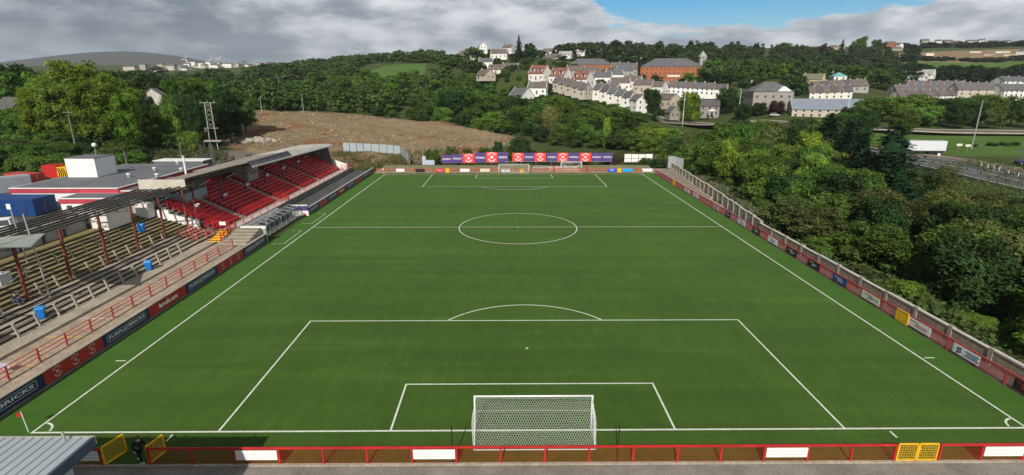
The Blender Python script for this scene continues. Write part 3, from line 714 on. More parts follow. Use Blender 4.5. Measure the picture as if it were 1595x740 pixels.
# white hut and walls at the end of the terrace
def hut(name, lab, cat, c0, c1, z0, z1, wm, rm, roof_over=.12, group=None):
    x0, y0 = c0; x1, y1 = c1; o = empty(name, lab, cat, ((x0+x1)/2, (y0+y1)/2, z0), 0, group); a = (x1-x0)/2; b = (y1-y0)/2
    MB().box(-a, a, -b, b, 0, z1-z0).build('wall', wm, o); MB().box(-a-roof_over, a+roof_over, -b-roof_over, b+roof_over, z1-z0+.002, z1-z0+.14).build('roof', rm, o); return o
o = hut('block_hut', 'white blockwork hut at the back of the terrace under the frame', 'hut', (-54.3, 34.3), (-50.9, 38.6), 3.8, 6.9, offwhite, roofgrey)
MB().box(-1.2, -.3, -2.155, -2.155-.02, .3, 2.3).build('door', dark, o)
o = hut('block_hut', 'small grey walled block beside the seats at the end of the frame', 'hut', (-54.5, 42.9), (-51.8, 45.6), 3.4, 6.2, greyr, roofgrey)
m = MB(); m.prism([(-44.6, 1.6), (-44.6, 3.15), (-48.5, 4.15), (-48.5, 4.7), (-50.2, 4.7), (-50.2, 1.6)], 'y', 42.35, 42.6)
o = m.build('rendered_wall', white); tag(o, 'bright white rendered wall stepping down between terrace and seats', 'wall')
o = MB().box(-51.9, -50.3, 40.9, 42.3, 3.9, 5.9).build('rendered_wall', offwhite); tag(o, 'tall white wall block behind the blue bin at the terrace top', 'wall')
# small stepped corner by the dugouts with white end wall
o = empty('corner_steps', 'small flight of concrete spectator steps beside the first dugout', 'steps', (-36, 36.9, 0))
for i in range(6): MB().box(-3.7, -.001, i*.9, (i+1)*.9-.001, 0, 1.1+.1+.2*i).build('step', conc, o); MB().box(-3.7, -.002, i*.9-.012, i*.9+.05, 1.12+.2*i, 1.206+.2*i).build('nosing_or_riser_shade', concd, o)
o = empty('rendered_wall', 'white topped end wall between the corner steps and the first dugout', 'wall', (-37.9, 42.5, 0)); MB().box(-2.3, 2.5, -.12, .12, 0, 2.0).build('wall', greyr, o); MB().box(-1.0, 2.5, -.2, .2, 2.002, 2.35).build('coping', white, o)
# yellow stairs
o = empty('yellow_stairs', 'bright yellow stair flight with dark treads and red handrails up to the seats', 'stairs', (-40.6, 38.6, 1.26))
for i in range(5):
    MB().box(-.85, .75, i*.62, i*.62+.61, -.1, .17+.17*i).build('step', yellow, o); MB().box(-.85, .75, i*.62-.012, i*.62+.06, .11+.17*i, .178+.17*i).build('nosing_or_riser_shade', black, o)
for s in (-.92, .82):
    m = MB()
    for i in range(4): m.bar((s, i*.95, .1+.26*i), (s, i*.95, 1.2+.26*i), .06)
    for k in (.55, 1.15): m.bar((s, 0, .1+k), (s, 2.85, .1+.78+k), .06)
    m.build('handrail', red, o)
plain_rail('railing', 'red railing guarding the top of the yellow stairs', [(-39.5, 38.2, 1.3), (-39.5, 40.2, 1.6), (-39.4, 42.2, 1.9)], red)
plain_rail('railing', 'red railing in front of the nearest corner of seats', [(-44.2, 43.1, 1.9), (-43.1, 43.1, 1.9), (-42.0, 43.1, 1.9), (-40.9, 43.1, 1.9)], red, 1.1, (.3, .6, .85, 1.08))
o = empty('notice_board', 'small white notice on the red railing beside the yellow stairs', 'sign', (-41.6, 42.9, 2.2)); MB().box(-.45, .45, -.03, .03, .2, .7).build('panel', white, o); MB().box(-.4, -.36, -.02, .02, -.3, .2).build('post', red, o)
for k, (dy, lab) in enumerate(((0, 'red slanting stair railing nearest the white wall'), (1.1, 'red slanting railing left of the yellow stairs'))):
    plain_rail('railing', lab, [(-42.3, 37.6+dy*2, 1.3+.2), (-43.5, 37.6+dy*2, 1.9), (-44.5, 37.6+dy*2, 2.2)], redf)

# ------------------------------------------------------------------ grandstand
SY0, SY1 = 43.3, 100.4
gs = empty('grandstand', 'long grandstand of red seats under a low dark roof', 'grandstand', (-41, SY0, 0)); L0 = SY1-SY0
RW, RR_ = .76, .36; NR = 12; XF = -1.35; Z0 = 1.55
MB().box(-1.35, .25, .4, L0+3, 0, 1.5).build('front_walkway', pinkc, gs)
m = MB()
for i in range(NR): m.box(XF-RW*(i+1), XF-RW*i-.001, 0, L0, Z0+RR_*i-1.2, Z0+RR_*i)
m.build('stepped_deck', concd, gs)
blocks = [(.6, 6.4), (8.0, 19.4), (21., 30.4), (32., 40.2), (41.8, L0-.5)]
for k in range(4):
    y0, y1 = blocks[k][1], blocks[k+1][0]; m = MB()
    for i in range(NR*2): m.box(XF-RW*(i+1)/2-.0, XF-RW*i/2-.002, y0+.2, y1-.2, Z0+RR_*i/2-.1, Z0+RR_*i/2+.09)
    m.build('aisle_steps', conc, gs)
sm = MB()   # one seat shell: pan, back, bracket
sm.add([(-.20, -.21, .40), (.19, -.21, .43), (.19, .21, .43), (-.20, .21, .40), (-.20, -.21, .44), (.19, -.21, .47), (.19, .21, .47), (-.20, .21, .44)], [(3, 2, 1, 0), (4, 5, 6, 7), (0, 1, 5, 4), (1, 2, 6, 5), (2, 3, 7, 6), (3, 0, 4, 7)])
sm.add([(-.24, -.21, .44), (-.20, -.21, .44), (-.20, .21, .44), (-.24, .21, .44), (-.33, -.19, .80), (-.29, -.19, .80), (-.29, .19, .80), (-.33, .19, .80)], [(3, 2, 1, 0), (4, 5, 6, 7), (0, 1, 5, 4), (1, 2, 6, 5), (2, 3, 7, 6), (3, 0, 4, 7)])
sm.box(-.18, .12, -.04, .04, 0, .41)
seat_me = sm.mesh('seat', seatred); SV = np.array(sm.v); SF = np.array(sm.f)
seats = []
for (y0, y1) in blocks:
    n = int((y1-y0)/.5)
    for i in range(NR):
        if y0 < 1 and i > 9: continue
        for j in range(n): seats.append((XF-RW*i-.42, y0+(j+.5)*(y1-y0)/n, Z0+RR_*i))
seats.sort(key=lambda s: (s[1] > 6.5, s[2]+ .02*s[1]))
for s in seats[:99]: o = link('seat', seat_me, gs); o.location = s
rest = np.array(seats[99:]); vv = (SV[None]+rest[:, None]).reshape(-1, 3); ff = (SF[None]+(np.arange(len(rest))*len(SV))[:, None, None]).reshape(-1, 4)
me = bpy.data.meshes.new('seats'); me.from_pydata(vv.tolist(), [], ff.tolist()); me.materials.append(seatred); o = link('seats', me, gs); o['kind'] = 'stuff'
# walls and roof
MB().box(XF-RW*NR-.35, XF-RW*NR-.1, -1, L0+.3, 3.6, 6.75).build('back_wall', mat('dark_stand_wall', (.10, .10, .105), .9, .25), gs)
m = MB(); m.prism([(-10.7, 3.), (-10.7, 6.6), (-4.2, 6.8), (-3.4, 2.5)], 'y', L0, L0+.12); m.build('end_wall', roofgrey, gs)
m = MB(); m.prism([(-3.3, 1.5), (-3.3, 3.9), (-.6, 2.9), (.2, 2.7), (.2, 1.5)], 'y', L0+.13, L0+.28); m.build('end_parapet', offwhite, gs)
def roofslab(name, y0, y1, xf, xb, zf0, zf1, zb0, zb1, m_, th=.12, over=None):
    m = MB(); m.add([(xf, y0, zf0), (xf, y1, zf1), (xb, y1, zb1), (xb, y0, zb0), (xf, y0, zf0+th), (xf, y1, zf1+th), (xb, y1, zb1+th), (xb, y0, zb0+th)],
                    [(0, 1, 2, 3), (7, 6, 5, 4), (0, 4, 5, 1), (1, 5, 6, 2), (2, 6, 7, 3), (3, 7, 4, 0)]); return m.build(name, m_, gs)
roofslab('roof', -1.2, 13.2, -4.4, -10.6, 9.0, 8.75, 8.0, 7.8, roofbrown)
roofslab('roof', 13.2, 34, -4.25, -11.6, 8.75, 8.5, 7.8, 7.6, roofbrown)
roofslab('roof_edge_sheet', 17., 34., -3.75, -4.5, 8.05, 7.62, 8.8, 8.62, roofdark)
roofslab('roof_edge_sheet', 34.01, L0+2.2, -3.75, -5.0, 7.62, 7.0, 8.55, 7.25, roofwhite); roofslab('roof', 34.01, L0+2.2, -5.01, -11.6, 8.55, 7.25, 7.6, 7.0, roofwhite)
MB().box(-10.6, -4.3, -1.35, -1.2, 7.7, 9.0).build('end_fascia', mat('pale_fascia', (.5, .46, .38), .7), gs)
for (y0, y1, x, z0, z1) in ((-1.2, 13.2, -4.33, 9.0, 8.75), (17, 34, -3.68, 8.0, 7.6), (34, L0+2.2, -3.68, 7.6, 6.98)):
    MB().bar((x, y0, z0+.02), (x, y1, z1+.02), .1, .26).build('fascia', white if y0 > 0 else dark, gs)
ycol = [1.5+7.6*k for k in range(8)]
for i, y in enumerate(ycol):
    x = -5.2; zt = 8.75-.018*y if y < 34 else 7.5-.018*(y-34)
    MB().box(x-.1, x+.1, y-.1, y+.1, Z0+RR_*4, zt).build('roof_column', rust if i == 0 else dark, gs)
    m = MB(); m.bar((-10.6, y, zt-.9), (-4.3, y, zt+.0), .10, .16); m.bar((x, y, zt-1.6), (x+2.6, y, zt-.35), .09); m.bar((x, y, zt-1.6), (x-2.6, y, zt-.7), .09); m.build('roof_truss', dark, gs)
m = MB()
for i in range(9): m.bar((-10.2+i*.72, -1, 7.95+.06*i), (-10.2+i*.72, L0*.6, 7.4+.06*i), .08)
m.build('roof_purlins', dark, gs)
for k in range(14):
    MB().box(-.9-.05, -.9+.05, 7.2+k*3.2, 7.2+k*3.2+.1, 1.5, 2.6).build('front_rail_post', redf, gs) if False else None
# commentary box at the back
cb = empty('commentary_box', 'pale blue grey glazed box at the back of the stand', 'cabin', (-49.8, 49.6, 4.7)); MB().box(-1.3, 1.1, -3.2, 3.2, -.5, 1.35).build('wall', mat('pale_blue_render', (.30, .37, .42), .8), cb)
MB().box(-1.3, 1.0, -3.1, 3.1, 1.352, 2.7).build('window', glass, cb); 
for k in range(5): MB().box(1.003, 1.09, -3.1+k*1.5, -3.02+k*1.5, 1.352, 2.7).build('mullion', galv, cb)
MB().box(-1.4, 1.2, -3.3, 3.3, 2.702, 2.85).build('roof', roofgrey, cb)
cb = empty('block_hut', 'grey block cabin at the back of the red seats under the roof edge', 'cabin', (-49.6, 67.5, 5.0)); MB().box(-1.5, 1.4, -2., 2., -.6, 2.5).build('wall', greyr, cb); MB().box(1.402, 1.43, -1.2, 1.2, .7, 1.7).build('window', glass, cb)
for y, z, lab in ((52.5, 4.6, 'white loudspeaker lamp on the first dark stand column'), (60., 4.9, 'white floodlight on the second dark stand column'), (67.8, 5.2, 'white floodlight on the third dark stand column'), (75.2, 5.4, 'white floodlight on the fourth dark stand column'), (82.9, 5.6, 'white floodlight on the fifth dark stand column'), (44.8, 4.7, 'white floodlight on the red column nearest the stand')):
    o = empty('floodlight', lab, 'lamp', (-45.95, y, z)); MB().box(-.05, .3, -.3, -.05, 0, .3).build('lamp_head', white, o); MB().box(-.05, .3, .1, .35, .1, .4).build('lamp_head', white, o); MB().box(-.12, -.04, -.3, .35, .1, .2).build('bracket', dark, o)
yy = [SY0+1.2+2.75*k for k in range(21)]
plain_rail('railing', 'long faded red railing along the front of the red seats', [(-40.85, y, 1.5) for y in yy], redf, 1.05, (.55, 1.02), .055)
plain_rail('railing', 'bright red railing at the far end of the grandstand', [(-41.8, 98.5, 1.6), (-40.6, 99.5, 1.6), (-40.2, 101.5, 1.6), (-40.2, 103.2, 1.6)], red, 1.2, (.3, .6, .9, 1.15))
plain_rail('railing', 'red railing around the foot of the second seat aisle', [(-42.0, 62.3, 1.55), (-40.9, 62.6, 1.52), (-40.9, 64.2, 1.52), (-42.0, 64.4, 1.55)], red, 1.1, (.35, .7, 1.05))
m = MB(); m.box(-40.99, -35.8, 58.6, 104.3, 0, .45); struct(m.build('side_walkway', asph))
m = MB(); m.box(-40.74, -40.5, 43., 104.3, 0, 1.49); o = m.build('retaining_wall', concd); tag(o, 'dark grey retaining wall below the front of the seats', 'wall')
m = MB(); m.prism([(-40.49, 0), (-40.49, 1.45), (-39.2, .35), (-39.2, 0)], 'y', 43.2, 58.2); o = m.build('concrete_slab', greyr); tag(o, 'sloping grey concrete slab behind the dugouts', 'slab')

# ------------------------------------------------------------------ dugouts
def dugout(y0, y1, lab):
    o = empty('team_dugout', lab, 'dugout', (-37.6, (y0+y1)/2, 0)); h = (y1-y0)/2
    n = max(3, int((y1-y0)/1.6)); m = MB()
    for k in range(n+1):
        y = -h+2*h*k/n
        p = MB(); p.bar((.95, y, 0), (.95, y, 1.75), .06); p.bar((.95, y, 1.75), (-.6, y, 2.15), .06); p.bar((-.6, y, 2.15), (-1.3, y, 1.4), .06); p.bar((-1.3, y, 1.4), (-1.3, y, 0), .06); p.build('frame_hoop', galv, o)
    m.bar((.98, -h, 1.78), (.98, h, 1.78), .07); m.bar((-.6, -h, 2.19), (-.6, h, 2.19), .06); m.bar((.98, -h, .75), (.98, h, .75), .05); m.build('rail', galv, o)
    MB().box(.93, .95, -h, h, .8, 1.72).build('front_screen', clear, o)
    m = MB(); m.quad((.93, -h, 1.74), (.93, h, 1.74), (-.6, h, 2.12), (-.6, -h, 2.12)); m.quad((-.62, -h, 2.11), (-.62, h, 2.11), (-1.28, h, 1.42), (-1.28, -h, 1.42)); m.build('canopy', clear, o)
    MB().box(-1.5, 1.0, -h-.3, h+.3, 0, .06).build('floor', concd, o)
    MB().box(-1.28, -1.2, -h, h, .06, 1.35).build('back_panel', mat('dark_navy_panel', (.02, .022, .05)), o)
    for k in range(int(2*h/.52)):
        y = -h+.35+.52*k; s = MB(); s.box(-.95, -.5, y-.21, y+.21, .42, .48); s.box(-1.02, -.95, y-.21, y+.21, .48, 1.0); s.box(-.8, -.7, y-.05, y+.05, .06, .42); s.build('seat', mat('navy_seat', (.03, .03, .11), .5), o)
dugout(43.0, 49.6, 'clear roofed team dugout nearest the white end wall'); dugout(50.4, 57.6, 'clear roofed team dugout nearest the purple panel')
o = empty('dugout_end_panel', 'white low block with two purple panels on top at the end of the dugouts', 'panel', (-36.5, 58.4, 0)); MB().box(-1.6, 1.15, -.12, .12, 0, .85).build('block', white, o)
MB().box(-1.6, -.3, -.08, .08, .852, 1.7).build('purple_panel', purple, o); MB().box(-.2, 1.05, -.08, .08, .852, 1.7).build('purple_panel', purple, o); MB().box(-1.6, -.3, -.1, .1, 1.702, 1.86).build('trim', white, o); MB().box(-.2, 1.05, -.1, .1, 1.702, 1.86).build('trim', white, o)
o = empty('equipment_bag', 'small red bag against the white dugout end block', 'bag', (-36.0, 58.1, 0)); m = MB(); m.ball((0, 0, .22), .26, 10, 6, .8); m.build('bag_body', red, o, True); MB().tube([(-.1, 0, .42), (0, 0, .55), (.1, 0, .42)], .02).build('handle', red, o)

# ------------------------------------------------------------------ right touchline fence and boards
XR = 35.2
n = 40; ry = [-2.9+2.68*k for k in range(n)]
rail_fence('perimeter_fence', 'long red post and mesh fence along the right touchline', [(XR, y) for y in ry], 1.15, mat('deep_red_paint', (.42, .05, .05), .6, .2, 1.), wire=.075, vwire=.12, wr=.021)
def rb(u0, u1, v, m_, lab, lmc=letter, design='lines', z0=.25, z1=1.02, text=None, w=None):
    y0 = atX(u0, v[0], XR)[1]; y1 = atX(u1, v[1], XR)[1]
    if w: mid = (y0+y1)/2; y0, y1 = mid+w/2, mid-w/2
    hi, lo = max(y0, y1), min(y0, y1)
    return ad_board((XR-.09, hi), (XR-.09, lo), z0, z1, m_, lab, design, (-1, 0), th=.03, lm_=lmc, text=text)
inkn = mat('dark_blue_print', (.02, .03, .12)); inkr = mat('red_print', (.5, .04, .04)); wb = mat('white_board', (.72, .72, .74), .5, .05); blkb = mat('black_board', (.02, .02, .025), .5, .2)
J = rb(1485, 1526, (545, 566), wb, 'white board reading JS with blue print near the right end of the touchline', inkn, None)
for k in range(3): q_ = MB(); w0_ = (1.3, 1.0, 1.45)[k]; q_.quad((-w0_/2, -.04, 0), (w0_/2, -.04, 0), (w0_/2, .04, 0), (-w0_/2, .04, 0)); o = q_.build('printed_line', MATS['blue_sign_print'] if 'blue_sign_print' in MATS else mat('blue_sign_print', (.10, .16, .40))); on_face(o, None, J, Vector((XR-.105, J.location.y-.6, .82-.17*k)), Vector((0, -1, 0)), Vector((-1, 0, 0)))
js = text_mesh('JS', .62, inkn, .02); o = link('lettering', js); on_face(o, None, J, Vector((XR-.105, J.location.y+.62, .64)), Vector((0, -1, 0)), Vector((-1, 0, 0)))
rb(1415, 1450, (497, 520), wb, 'white and red printed board just right of the yellow touchline gate', inkr)
rb(1343, 1370, (460, 477), mat('cream_board', (.62, .60, .50), .5), 'cream board with faint print left of the yellow touchline gate', inkn)
rb(1298, 1319, (432, 445), mat('blue_board', (.03, .06, .22), .5), 'dark blue board with white print on the right touchline')
rb(1260, 1277, (408, 419), blkb, 'black board with pale print below the blue board on the right touchline')
rb(1226, 1242, (388, 399), blkb, 'black board on the right touchline level with the stone wall bend')
rb(1197, 1211, (372, 382), wb, 'white board in the middle of the right touchline', inkn)
rb(1173, 1184, (356, 364), blkb, 'black board just past the halfway line on the right')
rb(1150, 1161, (343, 351), wb, 'white board right of the halfway line end', inkn)
rb(1131, 1138, (330, 337), blkb, 'small black board before the halfway white board')
rb(1112, 1120, (320, 326), mat('pale_pink_board', (.6, .4, .4), .5), 'faded pink board halfway along the far half of the right touchline', inkr)
rb(1081, 1088, (303, 307), wb, 'small white board beyond the pink board on the far right fence', inkn)
rb(1067, 1074, (295, 299), wb, 'small white board nearest the far yellow touchline gate', inkn)
def ygate(u, v, w, lab):
    y = atX(u, v, XR)[1]; g = empty('pedestrian_gate', lab, 'gate', (XR-.12, y, 0)); gate_leaf(g, (0, -w/2), (0, w/2), 1.18); o = MB().box(-.03, .0, -w/2+.1, w/2-.1, .2, 1.05).build('infill_panel', yellow, g)
ygate(1406.5, 497, 1.45, 'yellow gate in the right touchline fence below the trees'); ygate(1050, 285, 1.3, 'small yellow gate at the far end of the right touchline fence')
for u, v, lab in ((1587, 604, 'dark red and black panel at the right edge of the photograph'),):
    rb(1580, 1610, (598, 622), blkb, lab, inkr)

# ------------------------------------------------------------------ block wall behind the right touchline
wpts = [(36.5, 0), (36.7, 12), (36.6, 30), (36.7, 44.5)]
wl = empty('block_wall', 'long grey block wall with piers and pale coping behind the right touchline', 'wall', (36.6, -4, 0))
MB().box(-.1, .1, 0, 52, 0, 1.27).build('wall', mat('grey_blockwork', (.30, .24, .19), .9, .25, 1.2, fine=5.), wl); 
hts = 0
for k in range(13):
    MB().box(-.16, .16, k*4+.21, k*4+3.79, 1.272+.002*(k % 2), 1.36+.03*(k % 3)).build('coping', mat('pale_coping', (.5, .47, .42), .9), wl)
    MB().box(-.17, .17, k*4-.2, k*4+.2, 0, 1.42+.04*((k*7) % 3)).build('pier', mat('buff_blockwork', (.33, .29, .24), .9, .25, 1.2, fine=5.), wl)
wl = empty('block_wall', 'older ruined block wall with pale piers beside the far right terrace', 'wall', (36.9, 48.2, 0)); L1 = Vector((41.2-36.9, 108-48.2, 0)); nn = 20
for k in range(nn):
    a = L1*(k/nn); b = L1*((k+1)/nn); z = 1.5+.4*min(1, k/8)+.08*math.sin(k*2.3)
    MB().add([(a.x-.1, a.y+.2, 0), (a.x+.1, a.y+.2, 0), (b.x+.1, b.y-.2, 0), (b.x-.1, b.y-.2, 0), (a.x-.1, a.y+.2, z), (a.x+.1, a.y+.2, z), (b.x+.1, b.y-.2, z), (b.x-.1, b.y-.2, z)], [(3, 2, 1, 0), (4, 5, 6, 7), (0, 1, 5, 4), (1, 2, 6, 5), (2, 3, 7, 6), (3, 0, 4, 7)]).build('wall_panel', greyr if k % 3 else conc, wl)
    MB().box(a.x-.22, a.x+.2, a.y-.19, a.y+.19, 0, z+.12).build('pier', conc, wl)
    MB().bar((a.x, a.y+.2, z+.06), (b.x, b.y-.2, z+.06), .3, .1).build('coping', mat('pale_coping', (.5, .47, .42), .9), wl)
m = MB(); 
ft = empty('spectator_steps', 'shallow crumbling concrete steps in the far right corner', 'steps', (37.1, 62, 0))
for i in range(6):
    t0 = i/6; m = MB(); w0 = .1+i*.62
    if w0 > 3.3: break
    ys_ = max(0, (w0/ (41.2-37.3))*46+2)
    m.box(w0, w0+.61, ys_-1, 44.5, -.1, .12+.14*i).build('step', conc if i % 2 else tan, ft)
    m = MB(); m.box(w0-.012, w0+.05, ys_-1, 44.5, .04+.14*i, .126+.14*i).build('nosing_or_riser_shade', concd, ft)
o = empty('metal_sheet', 'pair of pale grey hoarding sheets standing at the far right corner', 'hoarding', (*atZ(1052, 259, 1.)[:2], .6)); MB().box(-2., 0, 0, .06, 0, 3.0).build('sheet', galv, o); MB().add([(0.02, 0, 0), (1.6, -1.4, 0), (1.6, -1.34, 0), (0.02, .06, 0), (0.02, 0, 2.8), (1.6, -1.4, 2.6), (1.6, -1.34, 2.6), (0.02, .06, 2.8)], [(3, 2, 1, 0), (4, 5, 6, 7), (0, 1, 5, 4), (1, 2, 6, 5), (2, 3, 7, 6), (3, 0, 4, 7)]).build('sheet', galv, o)

# ------------------------------------------------------------------ far end
fxs = [-34.5+2.75*k for k in range(26)]
rail_fence('perimeter_fence', 'faded red post and mesh fence behind the far goal', [(x, 103.4) for x in fxs], 1.15, redf, wire=.15, vwire=.3, wr=.02)
def fb(u0, u1, m_, lab, design=None, lmc=letter, z0=.3, z1=1.1):
    x0 = atY(u0, 268, 103.3)[0]; x1 = atY(u1, 268, 103.3)[0]; return ad_board((x0, 103.3), (x1, 103.3), z0, z1, m_, lab, design, (0, -1), th=.03, lm_=lmc)
fb(647, 661.5, blkb, 'black board on the far fence, left of all the coloured ones'); fb(617, 630, wb, 'white board near the left end of the far fence')
fb(678, 692, mat('red_ad_board', (.55, .04, .05), .5), 'small red board on the far fence', 'lines'); fb(716.5, 731.5, wb, 'white board on the far fence, first right of the small red board')
fb(748, 763, mat('cream_board', (.62, .60, .50)), 'cream board on the far fence just left of the far goal'); fb(781, 794, wb, 'white board seen through the far goal', 'lines', inkn)
fb(946, 961, mat('royal_blue_board', (.02, .10, .55), .5), 'royal blue board on the far fence', 'lines'); fb(969.5, 985, cyan, 'bright sky blue board on the far fence'); fb(1001, 1016, wb, 'plain white board at the right end of the far fence', None)
for u, lab in ((697, 'small yellow gate left of the far goal'), (812.5, 'small yellow gate seen through the far goal'), (964.5, 'small yellow gate between the two blue boards')):
    x = atY(u, 268, 103.25)[0]; g = empty('pedestrian_gate', lab, 'gate', (x, 103.22, 0)); gate_leaf(g, (-.45, 0), (.45, 0), 1.2); MB().box(-.4, .4, .01, .03, .2, 1.1).build('infill_panel', yellow, g)
for u, lab in ((862.5, 'tall red steel post left of the spare goal'), (914, 'tall red steel post right of the spare goal')):
    x = atY(u, 268, 104.)[0]; o = MB().box(x-.16, x+.16, 103.7, 104.0, 0, 1.9).build('steel_post', red); tag(o, lab, 'post')
m = MB()
ft = empty('far_terrace', 'low grassy concrete steps behind the far fence', 'terrace', (0, 105.2, 0))
for i in range(5):
    MB().box(-34.3, -12+25 if False else 9.2, i*1.3, i*1.3+1.299, -.2, .1+.17*i).build('step', mat('grassy_concrete', (.22, .20, .13), .95, .2, .8, col2=(.12, .13, .05)), ft)
    MB().box(17.2, 36., i*1.3, i*1.3+1.299, -.2, .1+.17*i).build('step', MATS['grassy_concrete'], ft)
MB().box(9.2, 17.2, 5.0, 6.5, -.2, .6).build('back_step', conc, ft)
# banners
def banner(u0, u1, vt, vb, m_, lab, design, y=112.6):
    a = atY(u0, vb, y); b = atY(u1, vb, y); top = atY(u0, vt, y)
    ad_board((a[0]+.03, y), (b[0]-.03, y), a[2], top[2], m_, lab, design, (0, -1), th=.04, group=None, name='banner', cat='banner')
bl = [(687.6, 704, purple, 'small'), (704, 720.7, purple, 'small'), (720.7, 739.3, cored, 'crest'), (739.3, 757.2, purple, 'small'), (757.2, 775, cored, 'crest'), (775, 791.7, purple, 'small'),
      (798, 815.9, cored, 'crest'), (815.9, 832.4, purple, 'small'), (832.4, 850.5, cored, 'crest'), (851.3, 867.6, purple, 'small'), (867.8, 885, cored, 'crest'), (885, 902.4, purple, 'small'), (902.6, 920.3, cored, 'crest'), (920.6, 937.6, purple, 'small'), (937.6, 954, purple, 'small')]
orr = ['leftmost', 'second', 'third', 'fourth', 'fifth', 'sixth', 'seventh', 'eighth', 'ninth', 'tenth', 'eleventh', 'twelfth', 'thirteenth', 'fourteenth', 'rightmost']
for i, (u0, u1, m_, ds) in enumerate(bl):
    vt = 241.6-4.6*min(1, max(0, (u0-687)/70)) if i < 6 else 238.2; vb = 254.2-1.*min(1, (u0-687)/70) if i < 6 else 251.6
    banner(u0, u1, vt, vb, m_, ('%s banner of the far row, %s' % (orr[i], 'purple with white wording' if ds == 'small' else 'coral red with a white crest')), ds)
m = MB()
o = empty('pipe_barrier', 'thin pale pipe frame standing in front of the far banners', 'frame', (0, 111.9, 0))
for x in range(-2, 28, 4): MB().tube([(x, 0, .6), (x, 0, 2.0)], .04, 5).build('post', galv, o)
MB().tube([(-2, 0, 1.7), (26, 0, 1.7)], .035, 5).build('rail', galv, o)
# bank under the banners
def hoard(u0, u1, vt, vb, y, m_, lab, n=4, cat='hoarding', rz=0):
    a = atY(u0, vb, y); b = atY(u1, vb, y); t_ = atY(u0, vt, y); o = empty('site_hoarding', lab, cat, (a[0], y, a[2]), 0); w = (b[0]-a[0])/n; h_ = t_[2]-a[2]
    for k in range(n): MB().box(k*w+.02, (k+1)*w-.02, 0, .06, .02*(k % 2), h_-.03*(k % 3)).build('sheet', m_, o)
    m = MB(); [m.box(k*w-.05, k*w+.05, -.07, -.002, -.3, h_*.97) for k in range(n+1)]; m.build('posts', dark, o); MB().box(0, n*w, -.05, -.003, h_*.45, h_*.52).build('rail', greyr, o)
hoard(972, 1016, 240, 252.5, 113.5, white, 'white sheet hoarding right of the far banners', 4)
o = empty('crumpled_banner', 'crumpled pale blue banner sagging at the left end of the far row', 'banner', atY(658, 256, 112.2)); m = MB()
for i in range(10):
    a, b = i*.32, (i+1)*.32; za = 2.2 if i < 3 else 1.1; f = lambda x: .12*math.sin(x*7)
    m.quad((a, f(a), -.15), (b, f(b), -.15), (b, f(b), za+.08*math.sin(b*5)), (a, f(a), za+.08*math.sin(a*5)))
m.build('sheet', mat('pale_blue_fabric', (.45, .50, .62), .8, .25, 3.), o); MB().tube([(0, 0, -.4), (0, 0, 2.2)], .04, 5).build('pole', galv, o)
# grey sheet hoarding behind the stand
def hoard_line(pts, lab, h_, n):
    o = empty('site_hoarding', lab, 'hoarding', (*pts[0], 0)); q = [Vector((*p, 0))-Vector((*pts[0], 0)) for p in pts]
    for i in range(len(q)-1):
        d = (q[i+1]-q[i]); k = max(1, round(d.length/2.4)); u = d/k; nrm = Vector((d.y, -d.x, 0)).normalized()
        for j in range(k):
            a = q[i]+u*j; b = a+u; za = h1(pts[0][0]+a.x, pts[0][1]+a.y); zb = h1(pts[0][0]+b.x, pts[0][1]+b.y)
            m = MB(); e = u.normalized()*.03; c4 = [a+e, b-e, b-e+nrm*.05, a+e+nrm*.05]
            m.add([(p.x, p.y, z-.1) for p, z in zip(c4, (za, zb, zb, za))]+[(p.x, p.y, z+h_) for p, z in zip(c4, (za, zb, zb, za))], [(3, 2, 1, 0), (4, 5, 6, 7), (0, 1, 5, 4), (1, 2, 6, 5), (2, 3, 7, 6), (3, 0, 4, 7)])
            m.build('sheet', corrug, o); MB().box(a.x-.06+nrm.x*.1, a.x+.06+nrm.x*.1, a.y-.06+nrm.y*.1, a.y+.06+nrm.y*.1, za-.1, za+h_+.15).build('post', dark, o)
hoard_line([(-51., 131), (-45, 131.5), (-38, 132), (-33.5, 130), (-29.5, 121), (-28.5, 117)], 'curved run of grey sheet hoarding beyond the grandstand', 2.6, 0)

# ------------------------------------------------------------------ wheelie bins
def bin_(p, lab, rz=0):
    o = empty('wheelie_bin', lab, 'bin', p, rz, None); m = MB(); m.add([(-.24, -.3, .08), (.24, -.3, .08), (.24, .25, .08), (-.24, .25, .08), (-.30, -.38, 1.0), (.30, -.38, 1.0), (.30, .38, 1.0), (-.30, .38, 1.0)], [(3, 2, 1, 0), (4, 5, 6, 7), (0, 1, 5, 4), (1, 2, 6, 5), (2, 3, 7, 6), (3, 0, 4, 7)]); m.build('bin_body', blueb, o)
    m = MB(); m.prism([(-.42, 1.0), (.42, 1.0), (.40, 1.08), (.1, 1.14), (-.38, 1.07)], 'x', -.33, .33); m.build('lid', mat('light_blue_plastic', (.03, .24, .62), .4), o)
    for s in (-1, 1): m = MB(); m.tube([(s*.20, .30, .1), (s*.28, .30, .1)], .1, 10); m.build('wheel', black, o)
    MB().tube([(-.25, .44, .98), (.25, .44, .98)], .02, 5).build('handle', blueb, o)
bin_((*atZ(66, 496, 1.46)[:2], 1.46), 'blue wheelie bin among the front barrier posts nearest the camera', .5); bin_((*atZ(233, 420, 1.3)[:2], 1.27), 'blue wheelie bin at the front of the terrace, further from the camera', .3)
bin_((*atZ(222, 362, 3.86)[:2], 3.87), 'blue wheelie bin at the top of the terrace beside the white wall', .2)
o = empty('water_tank', 'pale grey plastic tank on the terrace at the left edge', 'tank', (*atZ(3, 441, 3.4)[:2], 3.26)); m = MB(); m.box(-.7, .5, -.6, .6, 0, 1.1).build('tank_body', mat('pale_grey_plastic', (.45, .46, .48), .6), o); MB().tube([(0, 0, 1.1), (0, 0, 1.22)], .2, 10).build('lid', white, o)
